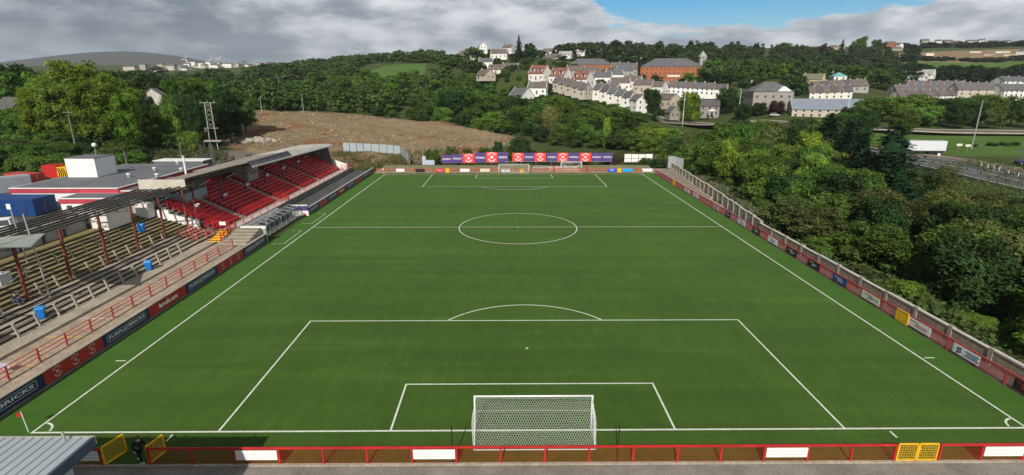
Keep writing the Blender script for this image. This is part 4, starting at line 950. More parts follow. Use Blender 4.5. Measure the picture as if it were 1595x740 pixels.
o = empty('paper_notice', 'small lilac notice lying on the walkway at the left edge', 'notice', (*atZ(11, 580, 1.1)[:2], 1.1)); MB().box(-.35, .35, -.02, .02, .25, .75).build('panel', mat('lilac_panel', (.38, .36, .48)), o); MB().box(-.3, -.26, -.02, .02, 0, .25).build('leg', redf, o)
o['label'] = 'small lilac notice on the red railing at the left edge'

# ------------------------------------------------------------------ corrugated hut (bottom left)
ht = empty('corrugated_hut', 'grey profiled metal roofed hut at the bottom left corner', 'hut', (-24, -14, 0))
m = MB(); x0, x1, y0, y1 = -7., 5.4, -6., 3.35; n = 32
for i in range(n):
    a = x0+(x1-x0)*i/n; w = (x1-x0)/n
    z = lambda y: 7.5+(y-y1)*-.0
    for p, q, za, zb in ((0, .80, 0, 0), (.80, .85, 0, .05), (.85, .95, .05, .05), (.95, 1., .05, 0)):
        m.quad((a+w*p, y0, 7.5+za), (a+w*q, y0, 7.5+zb), (a+w*q, y1+.0-.1*(1-(a-x0)/(x1-x0))*0, 7.5+zb), (a+w*p, y1, 7.5+za))
m.build('roof_sheet', corrug, ht)
m = MB(); m.box(x0, x1+.05, y0, y1-.03, 7.38, 7.49); m.build('roof_deck', dark, ht)
m = MB(); m.box(x1+.06, x1+.12, y0, y1+.02, 7.1, 7.56); m.build('fascia', mat('dark_blue_trim', (.05, .08, .12), .5), ht); m = MB(); m.box(x0, x1+.12, y1+.03, y1+.09, 7.2, 7.56); m.build('gutter', greyr, ht)
MB().box(x0+.5, x1-.5, y0+.5, y1-.6, 0, 7.37).build('wall', mat('pale_blue_grey_cladding', (.36, .40, .44), .7, .08), ht)
MB().tube([(x1-.9, y1-.2, 7.55), (x1-.9, y1-.2, 7.95)], .05, 8).build('vent_pipe', greyr, ht)

# ------------------------------------------------------------------ flat roofed club buildings
def flat_block(lab, x0, x1, y0, y1, z0, z1, band=True, cat='building', wm=white):
    o = empty('clubhouse', lab, cat, ((x0+x1)/2, (y0+y1)/2, z0)); a = (x1-x0)/2; b = (y1-y0)/2; h_ = z1-z0
    MB().box(-a, a, -b, b, 0, h_-.8).build('wall', wm, o); MB().box(-a-.12, a+.12, -b-.12, b+.12, h_-.798, h_-.12).build('fascia_band', mat('crimson_fascia', (.42, .05, .07), .6), o)
    MB().box(-a-.2, a+.2, -b-.2, b+.2, h_-.118, h_).build('roof_edge', white, o); MB().box(-a+.1, a-.1, -b+.1, b-.1, h_+.002, h_+.03).build('roof', roofgrey, o)
    return o, a, b, h_
o, a, b, h_ = flat_block('large flat roofed club building with crimson fascia and roof vents', -78., -61.7, 51.6, 77., 3, 6.1)
for i, (u, v) in enumerate(((201, 276), (241, 266), (245, 276), (283, 267), (277, 256))):
    p = atZ(u, v, 6.15); q = MB(); q.tube([(p[0]-o.location.x, p[1]-o.location.y, 3.13), (p[0]-o.location.x, p[1]-o.location.y, 3.6)], .28, 10); r_ = q.build('roof_vent', galv, o); MB().tube([(p[0]-o.location.x, p[1]-o.location.y, 3.6), (p[0]-o.location.x, p[1]-o.location.y, 3.8)], .34, 10).build('cowl', white, r_)
q_ = atZ(226, 286, 6.15); MB().box(q_[0]-o.location.x, q_[0]-o.location.x+2.6, q_[1]-o.location.y, q_[1]-o.location.y+.5, h_+.04, h_+.65).build('parapet_piece', mat('sunlit_pink_fascia', (.62, .22, .24)), o)  # pink is the crimson fascia with sunlight painted into its colour
o, a, b, h_ = flat_block('low white club annexe with crimson fascia and small windows', -67.6, -58.4, 47.7, 51.3, 3, 5.3)
for k in range(4): w_ = MB(); w_.box(-a+.8+2.1*k, -a+1.6+2.1*k, -b-.03, -b-.002, .5, 1.2); q = w_.build('window', glass, o); MB().box(-a+.72+2.1*k, -a+1.68+2.1*k, -b-.05, -b-.031, 1.2, 1.28).build('window_frame', white, q)
o, a, b, h_ = flat_block('narrow flat roofed link block between club building and stand', -61.4, -56.5, 52., 64., 3, 5.6)
o = hut('plant_room', 'bright white windowless box on the club building roof', 'plant room', (-76.6, 61.), (-71.6, 65.8), 6.15, 9.3, white, roofgrey, .03)
p = atZ(140, 244, 9.6)
o = empty('satellite_dish', 'small white dish on a mast above the white roof box', 'dish', (-74.3, 65.2, 9.4)); MB().tube([(0, 0, 0), (0, 0, 1.5)], .05, 6).build('mast', galv, o); m = MB(); m.ball((0, 0, 1.75), .38, 12, 6, 1.); m.build('dish', white, o, True)
# blue container
def container(lab, p, rz, m_, L_=12., w_=2.6, h_=2.7, marks=None):
    o = empty('shipping_container', lab, 'container', p, rz); m = MB(); n = int(L_/.3)
    m.box(0, L_, 0, w_, .12, h_)
    for i in range(n): m.box(i*.3+.05, i*.3+.2, -.04, -.001, .25, h_-.15)
    m.build('body', m_, o); MB().box(L_+.002, L_+.05, .05, w_/2-.02, .2, h_-.1).build('door', m_, o); MB().box(L_+.002, L_+.05, w_/2+.02, w_-.05, .2, h_-.1).build('door', m_, o)
    MB().box(.1, L_-.1, .1, w_-.1, h_+.002, h_+.02).build('roof', m_, o); MB().box(L_+.06, L_+.09, w_/2-.2, w_/2-.15, .3, h_-.2).build('lock_bar', galv, o); return o
o = container('long blue steel container behind the parked white car', (-84.3, 45.6, 3.), 0, bluep, 14.5, 4., 2.5)
MB().box(10.7, 11.3, -.06, -.041, 1.1, 1.9).build('notice', white, o); MB().box(12.2, 13.4, -.06, -.041, .2, 2.2).build('side_door', mat('dark_blue_paint', (.01, .04, .15)), o)
container('red steel container left of the red trailer with chevrons', (*atZ(11, 292, 3.)[:2], 3.), -.2, mat('container_red', (.42, .06, .04), .6), 6., 2.5, 2.6)
o = container('grey container at the left edge beside the blue one', (*atZ(-18, 305, 3.)[:2], 3.), .9, mat('grey_container_paint', (.30, .32, .36), .6), 6., 2.5, 2.8)
# red trailer with chevrons
p = atZ(69, 282, 3.); o = empty('red_trailer', 'bright red box trailer with yellow and black chevron tail', 'trailer', (p[0], p[1], 3.), -.15)
MB().box(0, 3.4, 0, 2.4, .7, 3.1).build('body', red, o)
for x in (.8, 4.6): 
    q = MB(); q.tube([(x, -.02, .45), (x, .25, .45)], .45, 14); q.build('wheel', black, o)
MB().box(3.41, 5.5, -.02, 2.3, .4, 2.8).build('tail_panel', yellow, o); m = MB()
for k in range(4):
    x = 3.42+k*.46; m.add([(x, -.04, .45), (x+.26, -.04, .45), (x+.6, -.04, 1.5), (x+.26, -.04, 2.65), (x, -.04, 2.65), (x+.34, -.04, 1.5)], [(0, 1, 2, 5), (5, 2, 3, 4)])
m.build('chevrons', black, o)
# car
def car(p, rz, m_, lab, kind='hatch', group=None, sc=1.):
    o = empty('parked_car', lab, 'car', p, rz, group); o.scale = (sc,)*3
    prof = [(-2.1, .35), (-2.12, .75), (-1.95, .92), (-1.15, 1.0), (-.45, 1.42), (1.0, 1.46), (1.75, 1.05), (2.05, .95), (2.1, .4)]
    m = MB(); secs = []
    for x, ins in ((-.86, 0), (.86, 0)): pass
    lower = [(-2.1, .3), (-2.14, .7), (-2.0, .88), (-1.1, .98), (1.8, 1.0), (2.08, .9), (2.12, .35)]
    m.prism(lower, 'x', -.86, .86); body = m.build('body', m_, o)
    m = MB(); n = 4; y = [-1.15, -.42, 1.05, 1.78]; zt = 1.45
    m.add([(-.82, -1.15, .985), (.82, -1.15, .985), (.82, 1.8, 1.0), (-.82, 1.8, 1.0), (-.64, -.4, zt), (.64, -.4, zt), (.64, 1.25, zt), (-.64, 1.25, zt)], [(3, 2, 1, 0), (4, 5, 6, 7), (0, 1, 5, 4), (1, 2, 6, 5), (2, 3, 7, 6), (3, 0, 4, 7)]); m.build('window', glass, o)
    m = MB(); m.box(-.63, .63, -.38, 1.22, zt+.002, zt+.05)
    for s in (-1, 1):
        for yy_, yt in ((-1.12, -.4), (.35, .38), (1.76, 1.24)): m.bar((s*.83, yy_, 1.0), (s*.65, yt, zt), .07)
    m.build('roof', m_, o)
    for s in (-1, 1):
        for yy_ in (-1.35, 1.3): q = MB(); q.tube([(s*.70, yy_, .32), (s*.90, yy_, .32)], .32, 14); w_ = q.build('wheel', black, o); q = MB(); q.tube([(s*.90, yy_, .32), (s*.915, yy_, .32)], .19, 10); q.build('rim', galv, w_)
        q = MB(); q.box(s*.62-.16, s*.62+.16, -2.17, -2.12, .62, .76); q.build('headlight', mat('headlight_glass', (.6, .6, .58), .2), o)
    return o
car((*atZ(8, 362, 3.02)[:2], 3.02), .55, white, 'white hatchback parked behind the terrace roof frame at the left edge', sc=1.15)
m = MB(); m.box(-90, -54, 20, 47, 2.9, 3.02); struct(m.build('car_park', asph))

# unseen block added to cast a shadow across the terrace end
ob = empty('added_shade_block', 'added unseen block casting shade on the near end of the standing terrace', 'building', (-52, -3.5, 0)); MB().box(-8, 7.8, -5, 5., 0, 8.2).build('wall', offwhite, ob); MB().box(-8.2, 8., -5.2, 5.2, 8.202, 8.4).build('roof', roofgrey, ob)
# ------------------------------------------------------------------ roads beyond the ground
def ribbon(name, pts, w, m_, off=.12, th=.3, kind=True):
    P = [Vector(p) for p in pts]; q = []
    for i in range(len(P)-1):
        p0 = P[max(i-1, 0)]; p1 = P[i]; p2 = P[i+1]; p3 = P[min(i+2, len(P)-1)]; k = max(2, int((p2-p1).length/3))
        for j in range(k):
            t = j/k; q.append(.5*((2*p1)+(p2-p0)*t+(2*p0-5*p1+4*p2-p3)*t*t+(3*p1-p0-3*p2+p3)*t**3))
    q.append(P[-1]); ns = []
    for i in range(len(q)): d = (q[min(i+1, len(q)-1)]-q[max(i-1, 0)]).normalized(); ns.append(Vector((-d.y, d.x)))
    a0, a1 = (-w/2, w/2) if not isinstance(w, tuple) else w
    L_ = [p+n*a1 for p, n in zip(q, ns)]; Rr = [p+n*a0 for p, n in zip(q, ns)]
    zc = H([p.x for p in q], [p.y for p in q])+off
    n = len(q); vs = [(p.x, p.y, z) for p, z in zip(L_, zc)]+[(p.x, p.y, z) for p, z in zip(Rr, zc)]
    vs += [(p[0], p[1], p[2]-th) for p in vs]
    fs = []
    for i in range(n-1): fs += [(i, i+1, n+i+1, n+i), (i, 2*n+i, 2*n+i+1, i+1), (n+i, n+i+1, 3*n+i+1, 3*n+i)]
    m = MB(); m.add(vs, fs); o = struct(m.build(name, m_)); return q, ns
ra = [g2(*t_) for t_ in ((900, 166, 318), (950, 173, 298), (1010, 181, 278), (1070, 190, 255), (1120, 198, 236), (1180, 206, 222), (1260, 214, 205), (1340, 213, 196), (1460, 209, 188), (1620, 217, 176))]
q, ns = ribbon('main_road', ra, (-13, -1.2), rasph, .25, .8); ribbon('main_road', ra, (1.2, 12), rasph, .25, .8)
for w_ in ((11.5, 11.75), (1.6, 1.85), (-1.85, -1.6), (-12.7, -12.45), (6.5, 6.65), (-7.1, -6.95)): ribbon('road_edge_line', ra, w_, line, .265, .01)
ribbon('central_reservation', ra, (-1.2, 1.2), conc, .36, .3); ribbon('pavement', ra, (13., 16), conc, .3, .6); ribbon('near_verge_kerb', ra, (-13.6, -13.0), conc, .34, .5)
rb_ = [g2(*t_) for t_ in ((1260, 236, 165), (1350, 243, 144), (1450, 254, 126), (1520, 266, 110), (1600, 281, 97), (1700, 300, 84))]
q2, ns2 = ribbon('slip_road', rb_, (-15, 7.5), rasph, .15, .5); ribbon('road_edge_line', rb_, (6.8, 7.0), line, .165, .01); ribbon('road_edge_line', rb_, (1.0, 1.18), line, .165, .01); ribbon('road_edge_line', rb_, (-6.9, -6.7), line, .165, .01); ribbon('road_edge_line', rb_, (-14.6, -14.4), line, .165, .01)
ribbon('verge_kerb', rb_, (7.5, 8.0), conc, .25, .4)
ribbon('hatched_island', rb_, (3.6, 6.2), mat('buff_surfacing', (.22, .12, .09), .9), .163, .01)
m = MB()
for k in range(0, len(q2)-4, 4):
    for off, w_ in ((-2.9, .12), (-10.6, .12)):
        a = q2[k]+ns2[k]*off; b = q2[k+1]+ns2[k+1]*(off+(1.6 if off > 0 else 0)); z = h1(q2[k].x, q2[k].y)+.185; d = (b-a).normalized()*w_; n_ = Vector((-d.y, d.x))
        m.quad((a.x-n_.x, a.y-n_.y, z), (b.x-n_.x, b.y-n_.y, z), (b.x+n_.x, b.y+n_.y, z), (a.x+n_.x, a.y+n_.y, z))
struct(m.build('road_dashes', line))
for i, (u, v) in enumerate(((1526, 269), (1536, 271), (1545, 273), (1554, 274), (1569, 278), (1584, 281))):
    p = atZ(u, v, -.9); z = h1(p[0], p[1])+.17; o = empty('bollard', 'white road bollard in the line beside the slip road', 'bollard', (p[0], p[1], z), 0, 'white bollards along the slip road'); MB().tube([(0, 0, 0), (0, 0, .95)], [.09, .07], 8).build('post', white, o); MB().tube([(0, 0, .96), (0, 0, 1.08)], .10, 8).build('cap', dark, o)

# lorry trailer
p = atY(1446, 249, 134); z = h1(p[0], p[1])+.2
o = empty('lorry_trailer', 'white box lorry trailer standing on the road behind the dark conifer', 'lorry', (p[0], p[1], z), -.12)
m = MB(); m.box(-6.5, 4.4, 0, 2.5, 1.15, 4.1); m.build('box_body', mat('trailer_white', (.62, .63, .66), .5, .05), o); MB().box(-6.5, 4.4, .1, 2.4, 4.102, 4.16).build('roof', galv, o); MB().box(-6.4, 4.3, .3, 2.2, .8, 1.148).build('chassis', dark, o)
for x in (.4, 1.7, 3.0):
    q = MB(); q.tube([(x, .02, .5), (x, .4, .5)], .5, 16); q.build('wheel', black, o); q = MB(); q.tube([(x, 2.1, .5), (x, 2.5, .5)], .5, 16); q.build('wheel', black, o)
MB().box(4.402, 4.45, .1, 2.4, 1.2, 4.0).build('rear_door', greyr, o); MB().box(4.1, 4.5, .1, 2.4, .5, .62).build('bumper', red, o)
car(tuple(atY(1597, 254, 112)[:2])+(h1(*atY(1597, 254, 112)[:2])+.2,), 1.35, mat('dark_blue_car_paint', (.02, .03, .07), .3), 'dark car on the road at the right edge of the photograph')

def street_lamp(u, vt, vb, y, lab, heads=1, r=.11, m_=galv, side=-1, name='street_lamp', cat='street lamp', group=None):
    b = atY(u, vb, y); z = h1(b[0], b[1]); t_ = atY(u, vt, y); hh = max(3., t_[2]-z); o = empty(name, lab, cat, (b[0], y, z), 0, group)
    MB().tube([(0, 0, 0), (0, 0, hh*.5), (0, 0, hh)], [r, r*.8, r*.55], 7).build('pole', m_, o)
    if heads:
        for s in ((side,) if heads == 1 else (-1, 1)):
            MB().tube([(0, 0, hh), (s*1.2, 0, hh+.15)], r*.5, 5).build('arm', m_, o); MB().box(min(s*1.1, s*1.9), max(s*1.1, s*1.9), -.15, .15, hh+.08, hh+.24).build('lamp_head', greyr, o)
    return o
street_lamp(1063, 143, 195, 240, 'tall street lamp beside the round bright green tree by the main road', 1, .16, white, side=1)
street_lamp(1150, 139, 181, 248, 'tall street lamp with an arm to the left before the grey roofed institution', 1, .15, white)
street_lamp(1190, 153, 190, 232, 'tall street lamp in front of the dark small trees by the institution', 0, .15, white)
street_lamp(1318, 145, 186, 215, 'street lamp right of the blue grey roofed hall', 1, .15, white)
street_lamp(1513, 156, 232, 147, 'tall pale mast standing on the roundabout lawn', 0, .22)
street_lamp(1592, 235, 290, 96, 'street lamp pole at the right edge by the slip road', 0, .12)
street_lamp(1585, 226, 252, 128, 'blue sign post at the right edge of the lawn', 0, .12, mat('blue_sign_paint', (.05, .12, .25)))
for u, vt, vb, y, lab in ((1491, 224, 241, 137, 'small direction sign left of the pale mast'), (1505, 225, 240, 139, 'small direction sign right of the pale mast'), (1459, 239, 256, 127, 'round white road sign beside the lorry trailer')):
    o = street_lamp(u, vt, vb, y, lab, 0, .05, cat='road sign', name='road_sign'); z = atY(u, vt, y)[2]-o.location.z; MB().box(-.9 if 'dir' in lab else -.4, .9 if 'dir' in lab else .4, -.06, -.02, z-.7, z).build('sign_plate', white if 'round' in lab else cream, o)
for i, (u, vt, vb, y) in enumerate(((409, 150, 183, 210), (428, 125, 139, 330), (435, 119, 138, 320), (475, 120, 132, 380), (488, 121, 135, 375), (452, 148, 166, 250), (473, 146, 176, 228), (528, 119, 136, 370), (547, 120, 135, 375), (622, 122, 138, 370), (664, 126, 139, 350), (680, 124, 134, 350), (780, 130, 140, 330), (590, 122, 134, 390))):
    street_lamp(u, vt, vb, y, 'thin street lamp on the wooded hillside beyond the soil mound', 1 if i in (2, 7, 11) else 0, .15, galv, group='thin poles on the wooded hillside')
for u, vt, vb, y, lab, r_ in ((117, 172, 226, 99, 'wooden telegraph pole', .2), (198, 233, 262, 84, 'short grey pole behind the flat roofed club building', .13), (284, 222, 252, 100, 'thin grey pole behind the grandstand roof', .13)):
    o = street_lamp(u, vt, vb, y, lab, 0, r_, wood, name='telegraph_pole', cat='pole')
    if r_ > .15: z = atY(u, vt, y)[2]-o.location.z; MB().box(-1.1, 1.1, -.06, .06, z-.5, z-.36).build('crossarm', wood, o); o['label'] = 'wooden telegraph pole rising from the scrub on the left'
for k, (u, vt, vb, h_) in enumerate(((16+0, 0, 0, 0),)): pass
o = empty('light_pole', 'slim pale pole in front of the blue container by the white car', 'pole', (*atZ(45, 415, 3.5)[:2], 3.)); MB().tube([(0, 0, 0), (-.3, 0, 6.4)], .06, 6).build('pole', galv, o)
# H-frame pylon
y = 120; b = atY(334, 232, y); z = h1(b[0], y); o = empty('power_pylon', 'twin pole steel lattice pylon left of the soil mound', 'pylon', (b[0], y, z)); t_ = atY(334, 160, y)[2]-z
for s in (-1, 1): MB().tube([(s*1.0, 0, 0), (s*.8, 0, t_)], .13, 6).build('pole', mat('pale_pylon_steel', (.30, .29, .26), .7), o)
m = MB(); m.bar((-2.1, 0, t_), (2.1, 0, t_), .16); m.bar((-2., 0, t_*.48), (2., 0, t_*.48), .14)
for k in range(5): a = t_*(.5+.1*k); m.bar((-.9, 0, a), (.9, 0, a+t_*.1), .07); m.bar((.9, 0, a), (-.9, 0, a+t_*.1), .07)
m.build('lattice', MATS['pale_pylon_steel'], o); MB().box(-1.9, -1.0, -.3, .3, t_*.40, t_*.48).build('transformer', dark, o); MB().box(-2.3, 2.3, -.6, .6, .2*t_, .23*t_).build('platform', MATS['pale_pylon_steel'], o)
for s in (-1, 0, 1): MB().tube([(s*1.9, 0, t_+.08), (s*1.9, 0, t_+.7)], .07, 5).build('insulator', greyr, o)
# tennis-court like tall fence and yard behind the stand
o = empty('yard_fence', 'tall dark chain link fence around the yard behind the grandstand', 'fence', (*g2(150, 262, 92), 3.))
path = [atZ(150, 268, 3.1), atZ(200, 258, 3.1), atZ(300, 241, 3.1), atZ(360, 236, 3.1), atZ(430, 228, 3.1)]
m = MB(); rl = MB()
for i in range(len(path)-1):
    a = Vector(path[i])-o.location; b = Vector(path[i+1])-o.location; k = max(1, int((b-a).length/3)); 
    for j in range(k): p = a+(b-a)*j/k; m.box(p.x-.08, p.x+.08, p.y-.08, p.y+.08, -.3, 3.2)
    for zz_ in (.1, 1.6, 3.1): rl.bar(a+Vector((0, 0, zz_)), b+Vector((0, 0, zz_)), .08)
m.build('posts', dark, o); rl.build('rail', dark, o)
for (x0, x1), lab in (((330, 343), 'dark mesh cage by the pylon in the yard'), ((315, 326), 'tall dark mesh cage behind the club building')):
    a = atZ(x0, 258, 3.1); b = atZ(x1, 256, 3.1); o = empty('mesh_cage', lab, 'cage', (a[0], a[1], 3.)); w_ = b[0]-a[0]; m = MB()
    for k in range(7): m.bar((w_*k/6, 0, 0), (w_*k/6, 0, 5.), .12)
    for k in range(5): m.bar((0, 0, .1+.9*k), (w_, 0, .1+.9*k), .05); m.bar((w_, 0, .1+.9*k), (w_, 2, .1+.9*k), .05)
    m.build('cage_frame', dark, o)
for u, v, lab in ((361, 252, 'dark waste bin in the yard nearer the pylon'), (388, 249, 'dark waste bin in the yard nearer the stand roof')): p = atZ(u, v, 3.1); o = empty('waste_bin', lab, 'bin', (p[0], p[1], 3.)); MB().box(-.6, .6, -.4, .4, .1, 1.3).build('bin_body', dark, o); MB().box(-.65, .65, -.45, .45, 1.302, 1.42).build('lid', rust, o)
p = atZ(327, 268, 6.5); o = empty('flue_pipe', 'white flue pipe at the corner of the stand roof', 'pipe', (-54.2, 57.2, 3.)); MB().tube([(0, 0, 0), (0, 0, 7.2)], .16, 10).build('pipe', white, o); MB().tube([(0, 0, 7.2), (0, 0, 7.35)], .22, 10).build('cowl', greyr, o)
o = hut('site_hut', 'long white roofed hut behind the club building', 'hut', (-74, 79.5), (-64, 83.), 3, 6.3, slate, white)
for i, (u, v, y_) in enumerate(((447, 227, 130), (441, 222, 131))): pass
o = empty('rubble_heap', 'pale rubble heap at the left foot of the soil mound', 'rubble', g2(402, 219, 140)+(h1(*g2(402, 219, 140)),)); m = MB()
for i in range(60): a = random.random()*6.28; d = random.random()**.7*6; s_ = .3+random.random()*.8; m.ball((math.cos(a)*d, math.sin(a)*d*.5, .2+(1-d/6)*1.2), s_, 5, 3, .7)
m.build('rubble', mat('pale_rubble', (.40, .36, .29), .95, .3, 1.), o)
m = MB()
for i in range(260):
    u = random.uniform(380, 800); y_ = random.uniform(135, 215); x_ = atY(u, 200, y_)[0]; s_ = random.uniform(.12, .5)
    if x_ < -55 and y_ < 140: continue
    m.ball((x_, y_, h1(x_, y_)+.05), s_, 5, 3, .6)
o = m.build('loose_stones', MATS['pale_rubble']); tag(o, 'loose pale stones scattered on the bare soil mound', 'stones', kind='stuff')

# ------------------------------------------------------------------ foliage
lf = bpy.data.materials.new('leaves'); lf.use_nodes = True; t = lf.node_tree; t.nodes.clear()
oi = tn('ShaderNodeObjectInfo'); geo = tn('ShaderNodeNewGeometry')
nz = tn('ShaderNodeTexNoise'); nz.inputs['Scale'].default_value = .09; nz.inputs['Detail'].default_value = 4; t.links.new(geo.outputs['Position'], nz.inputs['Vector'])
mr = tn('ShaderNodeMapRange'); mr.inputs[1].default_value = .3; mr.inputs[2].default_value = .7; mr.inputs[3].default_value = .98; mr.inputs[4].default_value = 1.85; t.links.new(nz.outputs['Fac'], mr.inputs[0])
nzb = tn('ShaderNodeTexNoise'); nzb.inputs['Scale'].default_value = .7; nzb.inputs['Detail'].default_value = 3; t.links.new(geo.outputs['Position'], nzb.inputs['Vector'])
mrb = tn('ShaderNodeMapRange'); mrb.inputs[1].default_value = .3; mrb.inputs[2].default_value = .7; mrb.inputs[3].default_value = .68; mrb.inputs[4].default_value = 1.4; t.links.new(nzb.outputs['Fac'], mrb.inputs[0])
mr2 = tn('ShaderNodeMapRange'); mr2.inputs[3].default_value = .6; mr2.inputs[4].default_value = 1.45; t.links.new(geo.outputs['Random Per Island'], mr2.inputs[0])
mm = tn('ShaderNodeMath'); mm.operation = 'MULTIPLY'; t.links.new(mr.outputs[0], mm.inputs[0]); t.links.new(mr2.outputs[0], mm.inputs[1])
mm2 = tn('ShaderNodeMath'); mm2.operation = 'MULTIPLY'; t.links.new(mm.outputs[0], mm2.inputs[0]); t.links.new(mrb.outputs[0], mm2.inputs[1])
vs = tn('ShaderNodeVectorMath'); vs.operation = 'SCALE'; t.links.new(oi.outputs['Color'], vs.inputs[0]); t.links.new(mm2.outputs[0], vs.inputs['Scale'])
hs = tn('ShaderNodeHueSaturation'); mh = tn('ShaderNodeMapRange'); mh.inputs[3].default_value = .482; mh.inputs[4].default_value = .512; t.links.new(oi.outputs['Random'], mh.inputs[0]); t.links.new(mh.outputs[0], hs.inputs['Hue']); t.links.new(vs.outputs[0], hs.inputs['Color'])
df = tn('ShaderNodeBsdfDiffuse'); t.links.new(hs.outputs[0], df.inputs[0]); tl = tn('ShaderNodeBsdfTranslucent'); t.links.new(hs.outputs[0], tl.inputs[0]); ms = tn('ShaderNodeMixShader'); ms.inputs[0].default_value = .33
t.links.new(df.outputs[0], ms.inputs[1]); t.links.new(tl.outputs[0], ms.inputs[2]); oo = tn('ShaderNodeOutputMaterial'); t.links.new(ms.outputs[0], oo.inputs[0])

def quads(c, s, nrm, asp=.62):
    n = len(c); a = rng.normal(size=(n, 3)); t1 = np.cross(nrm, a); t1 /= np.linalg.norm(t1, axis=1)[:, None]+1e-9; t2 = np.cross(nrm, t1)
    s = s[:, None]
    v = np.stack([c-t1*s, c-t2*s*asp+nrm*s*.12, c+t1*s, c+t2*s*asp+nrm*s*.12], 1).reshape(-1, 3); return v
def quad_mesh(name, V, m_, extra=None):
    nq = len(V)//4; me = bpy.data.meshes.new(name)
    EV = np.zeros((0, 3)); EF = []
    if extra: EV = np.array(extra[0]); EF = extra[1]
    nv = len(V)+len(EV); me.vertices.add(nv); me.vertices.foreach_set('co', np.concatenate([V, EV]).astype(np.float32).ravel())
    loops = list(range(len(V)))+[i+len(V) for f in EF for i in f]; me.loops.add(len(loops)); me.loops.foreach_set('vertex_index', loops)
    tot = [4]*nq+[len(f) for f in EF]; st = np.concatenate([[0], np.cumsum(tot)[:-1]]); me.polygons.add(len(tot)); me.polygons.foreach_set('loop_start', st); me.polygons.foreach_set('loop_total', tot)
    me.update(calc_edges=True); me.materials.append(m_); return me
AS = np.array([1., 1., 2.1])
def rdir(n): d = rng.normal(size=(n, 3)); return d/np.linalg.norm(d, axis=1)[:, None]
def crown(kind, nl, per, leaf, seed):
    """unit crown: radius 1, z 0..1 bottom to top; returns vertex array of quads and core"""
    global rng
    rng = np.random.default_rng(seed); V = []; core = MB()
    if kind == 'round':
        i = 0; cs = []
        for i in range(nl):
            a = rng.uniform(0, 2*PI); zf = rng.uniform(.12, .86) if i else .85; prof = math.sin(PI*min(.97, (zf*.82+.13)))**.6
            d = rng.uniform(.45, .82)*prof*rng.uniform(.75, 1.08); rr_ = rng.uniform(.17, .36)*(1 if zf < .7 else .85)
            cs.append((d*math.cos(a), d*math.sin(a), zf, rr_))
        for _ in range(max(3, nl//5)): a = rng.uniform(0, 6.28); cs.append((.3*math.cos(a), .3*math.sin(a), rng.uniform(.3, .72), .34))
        for cx, cy, cz, r_ in cs:
            n = int(per*(r_/.28)**2); d = rdir(n); d[:, 2] = np.abs(d[:, 2])*np.where(rng.random(n) < .8, 1, -1)
            rad = r_*(rng.uniform(.72, 1.12, n)**1)[:, None]*(1+.22*np.sin(d[:, :1]*7+cx*9)*np.sin(d[:, 1:2]*6+cz*8))
            p = np.array([cx, cy, cz])+d*rad/AS; nr = d*.8+rdir(n)*.75+np.array([0, 0, .45]); nr /= np.linalg.norm(nr, axis=1)[:, None]
            q_ = quads(p*AS, leaf*rng.uniform(.6, 1.35, n), nr)/AS; V.append(q_); core.ball((cx, cy, cz), r_*.52, 7, 5, 1/AS[2])
    elif kind == 'conifer':
        lv = nl
        for i in range(lv):
            f = i/lv; z = .04+f*.95; R0 = (1-f)**.8*.98+.04; nb = int(9*(1-f)+4)
            for b in range(nb):
                a = rng.uniform(0, 6.28); L_ = R0*rng.uniform(.7, 1.1); n = int(per*(.3+L_)); tt = rng.uniform(.1, 1, n)
                p = np.stack([np.cos(a)*tt*L_, np.sin(a)*tt*L_, z-.05*tt*L_-.04*tt**2], 1)+rng.normal(size=(n, 3))*np.array([.07, .07, .012])*(.4+L_)
                nr = rdir(n)*.5+np.array([0, 0, 1.]); nr /= np.linalg.norm(nr, axis=1)[:, None]; V.append(quads(p*AS, leaf*rng.uniform(.7, 1.3, n), nr, .4)/AS)
        core.tube([(0, 0, .02), (0, 0, .5), (0, 0, .97)], [.5, .28, .02], 9)
    elif kind == 'birch':      # airy, upright
        for i in range(nl):
            a = rng.uniform(0, 6.28); z0 = rng.uniform(.05, .7); d0 = rng.uniform(.2, .8)*(1-.5*z0); n = per; tt = rng.uniform(0, 1, n)
            p = np.stack([np.cos(a)*d0*(.35+tt*.75), np.sin(a)*d0*(.35+tt*.75), z0+tt*.28], 1)+rng.normal(size=(n, 3))*np.array([.14, .14, .055])
            nr = rdir(n)+np.array([0, 0, .5]); nr /= np.linalg.norm(nr, axis=1)[:, None]; V.append(quads(p*AS, leaf*rng.uniform(.6, 1.3, n), nr)/AS)
        core.ball((0, 0, .4), .34, 7, 5, .9)
    return np.concatenate(V), core
def crown_mesh(name, *a): V, c = crown(*a); return quad_mesh(name, V, lf, (c.v, c.f))
HI = [crown_mesh('crown', 'round', 40, 270, .045, s) for s in (1, 2, 3, 4, 5)]
MI = [crown_mesh('crown', 'round', 28, 110, .075, s) for s in (11, 12, 13, 14)]
LO = [crown_mesh('crown', 'round', 18, 46, .11, s) for s in (21, 22, 23, 24)]
CH = [crown_mesh('crown', 'conifer', 34, 26, .055, s) for s in (31, 32)]
CL = [crown_mesh('crown', 'conifer', 14, 6, .17, s) for s in (41, 42)]
BI = [crown_mesh('crown', 'birch', 70, 110, .042, s) for s in (51, 52)]
AS = np.array([1., 1., 3.]); HT = [crown_mesh('crown', 'round', 60, 240, .036, s) for s in (61, 62, 63)]; AS = np.array([1., 1., 2.1])
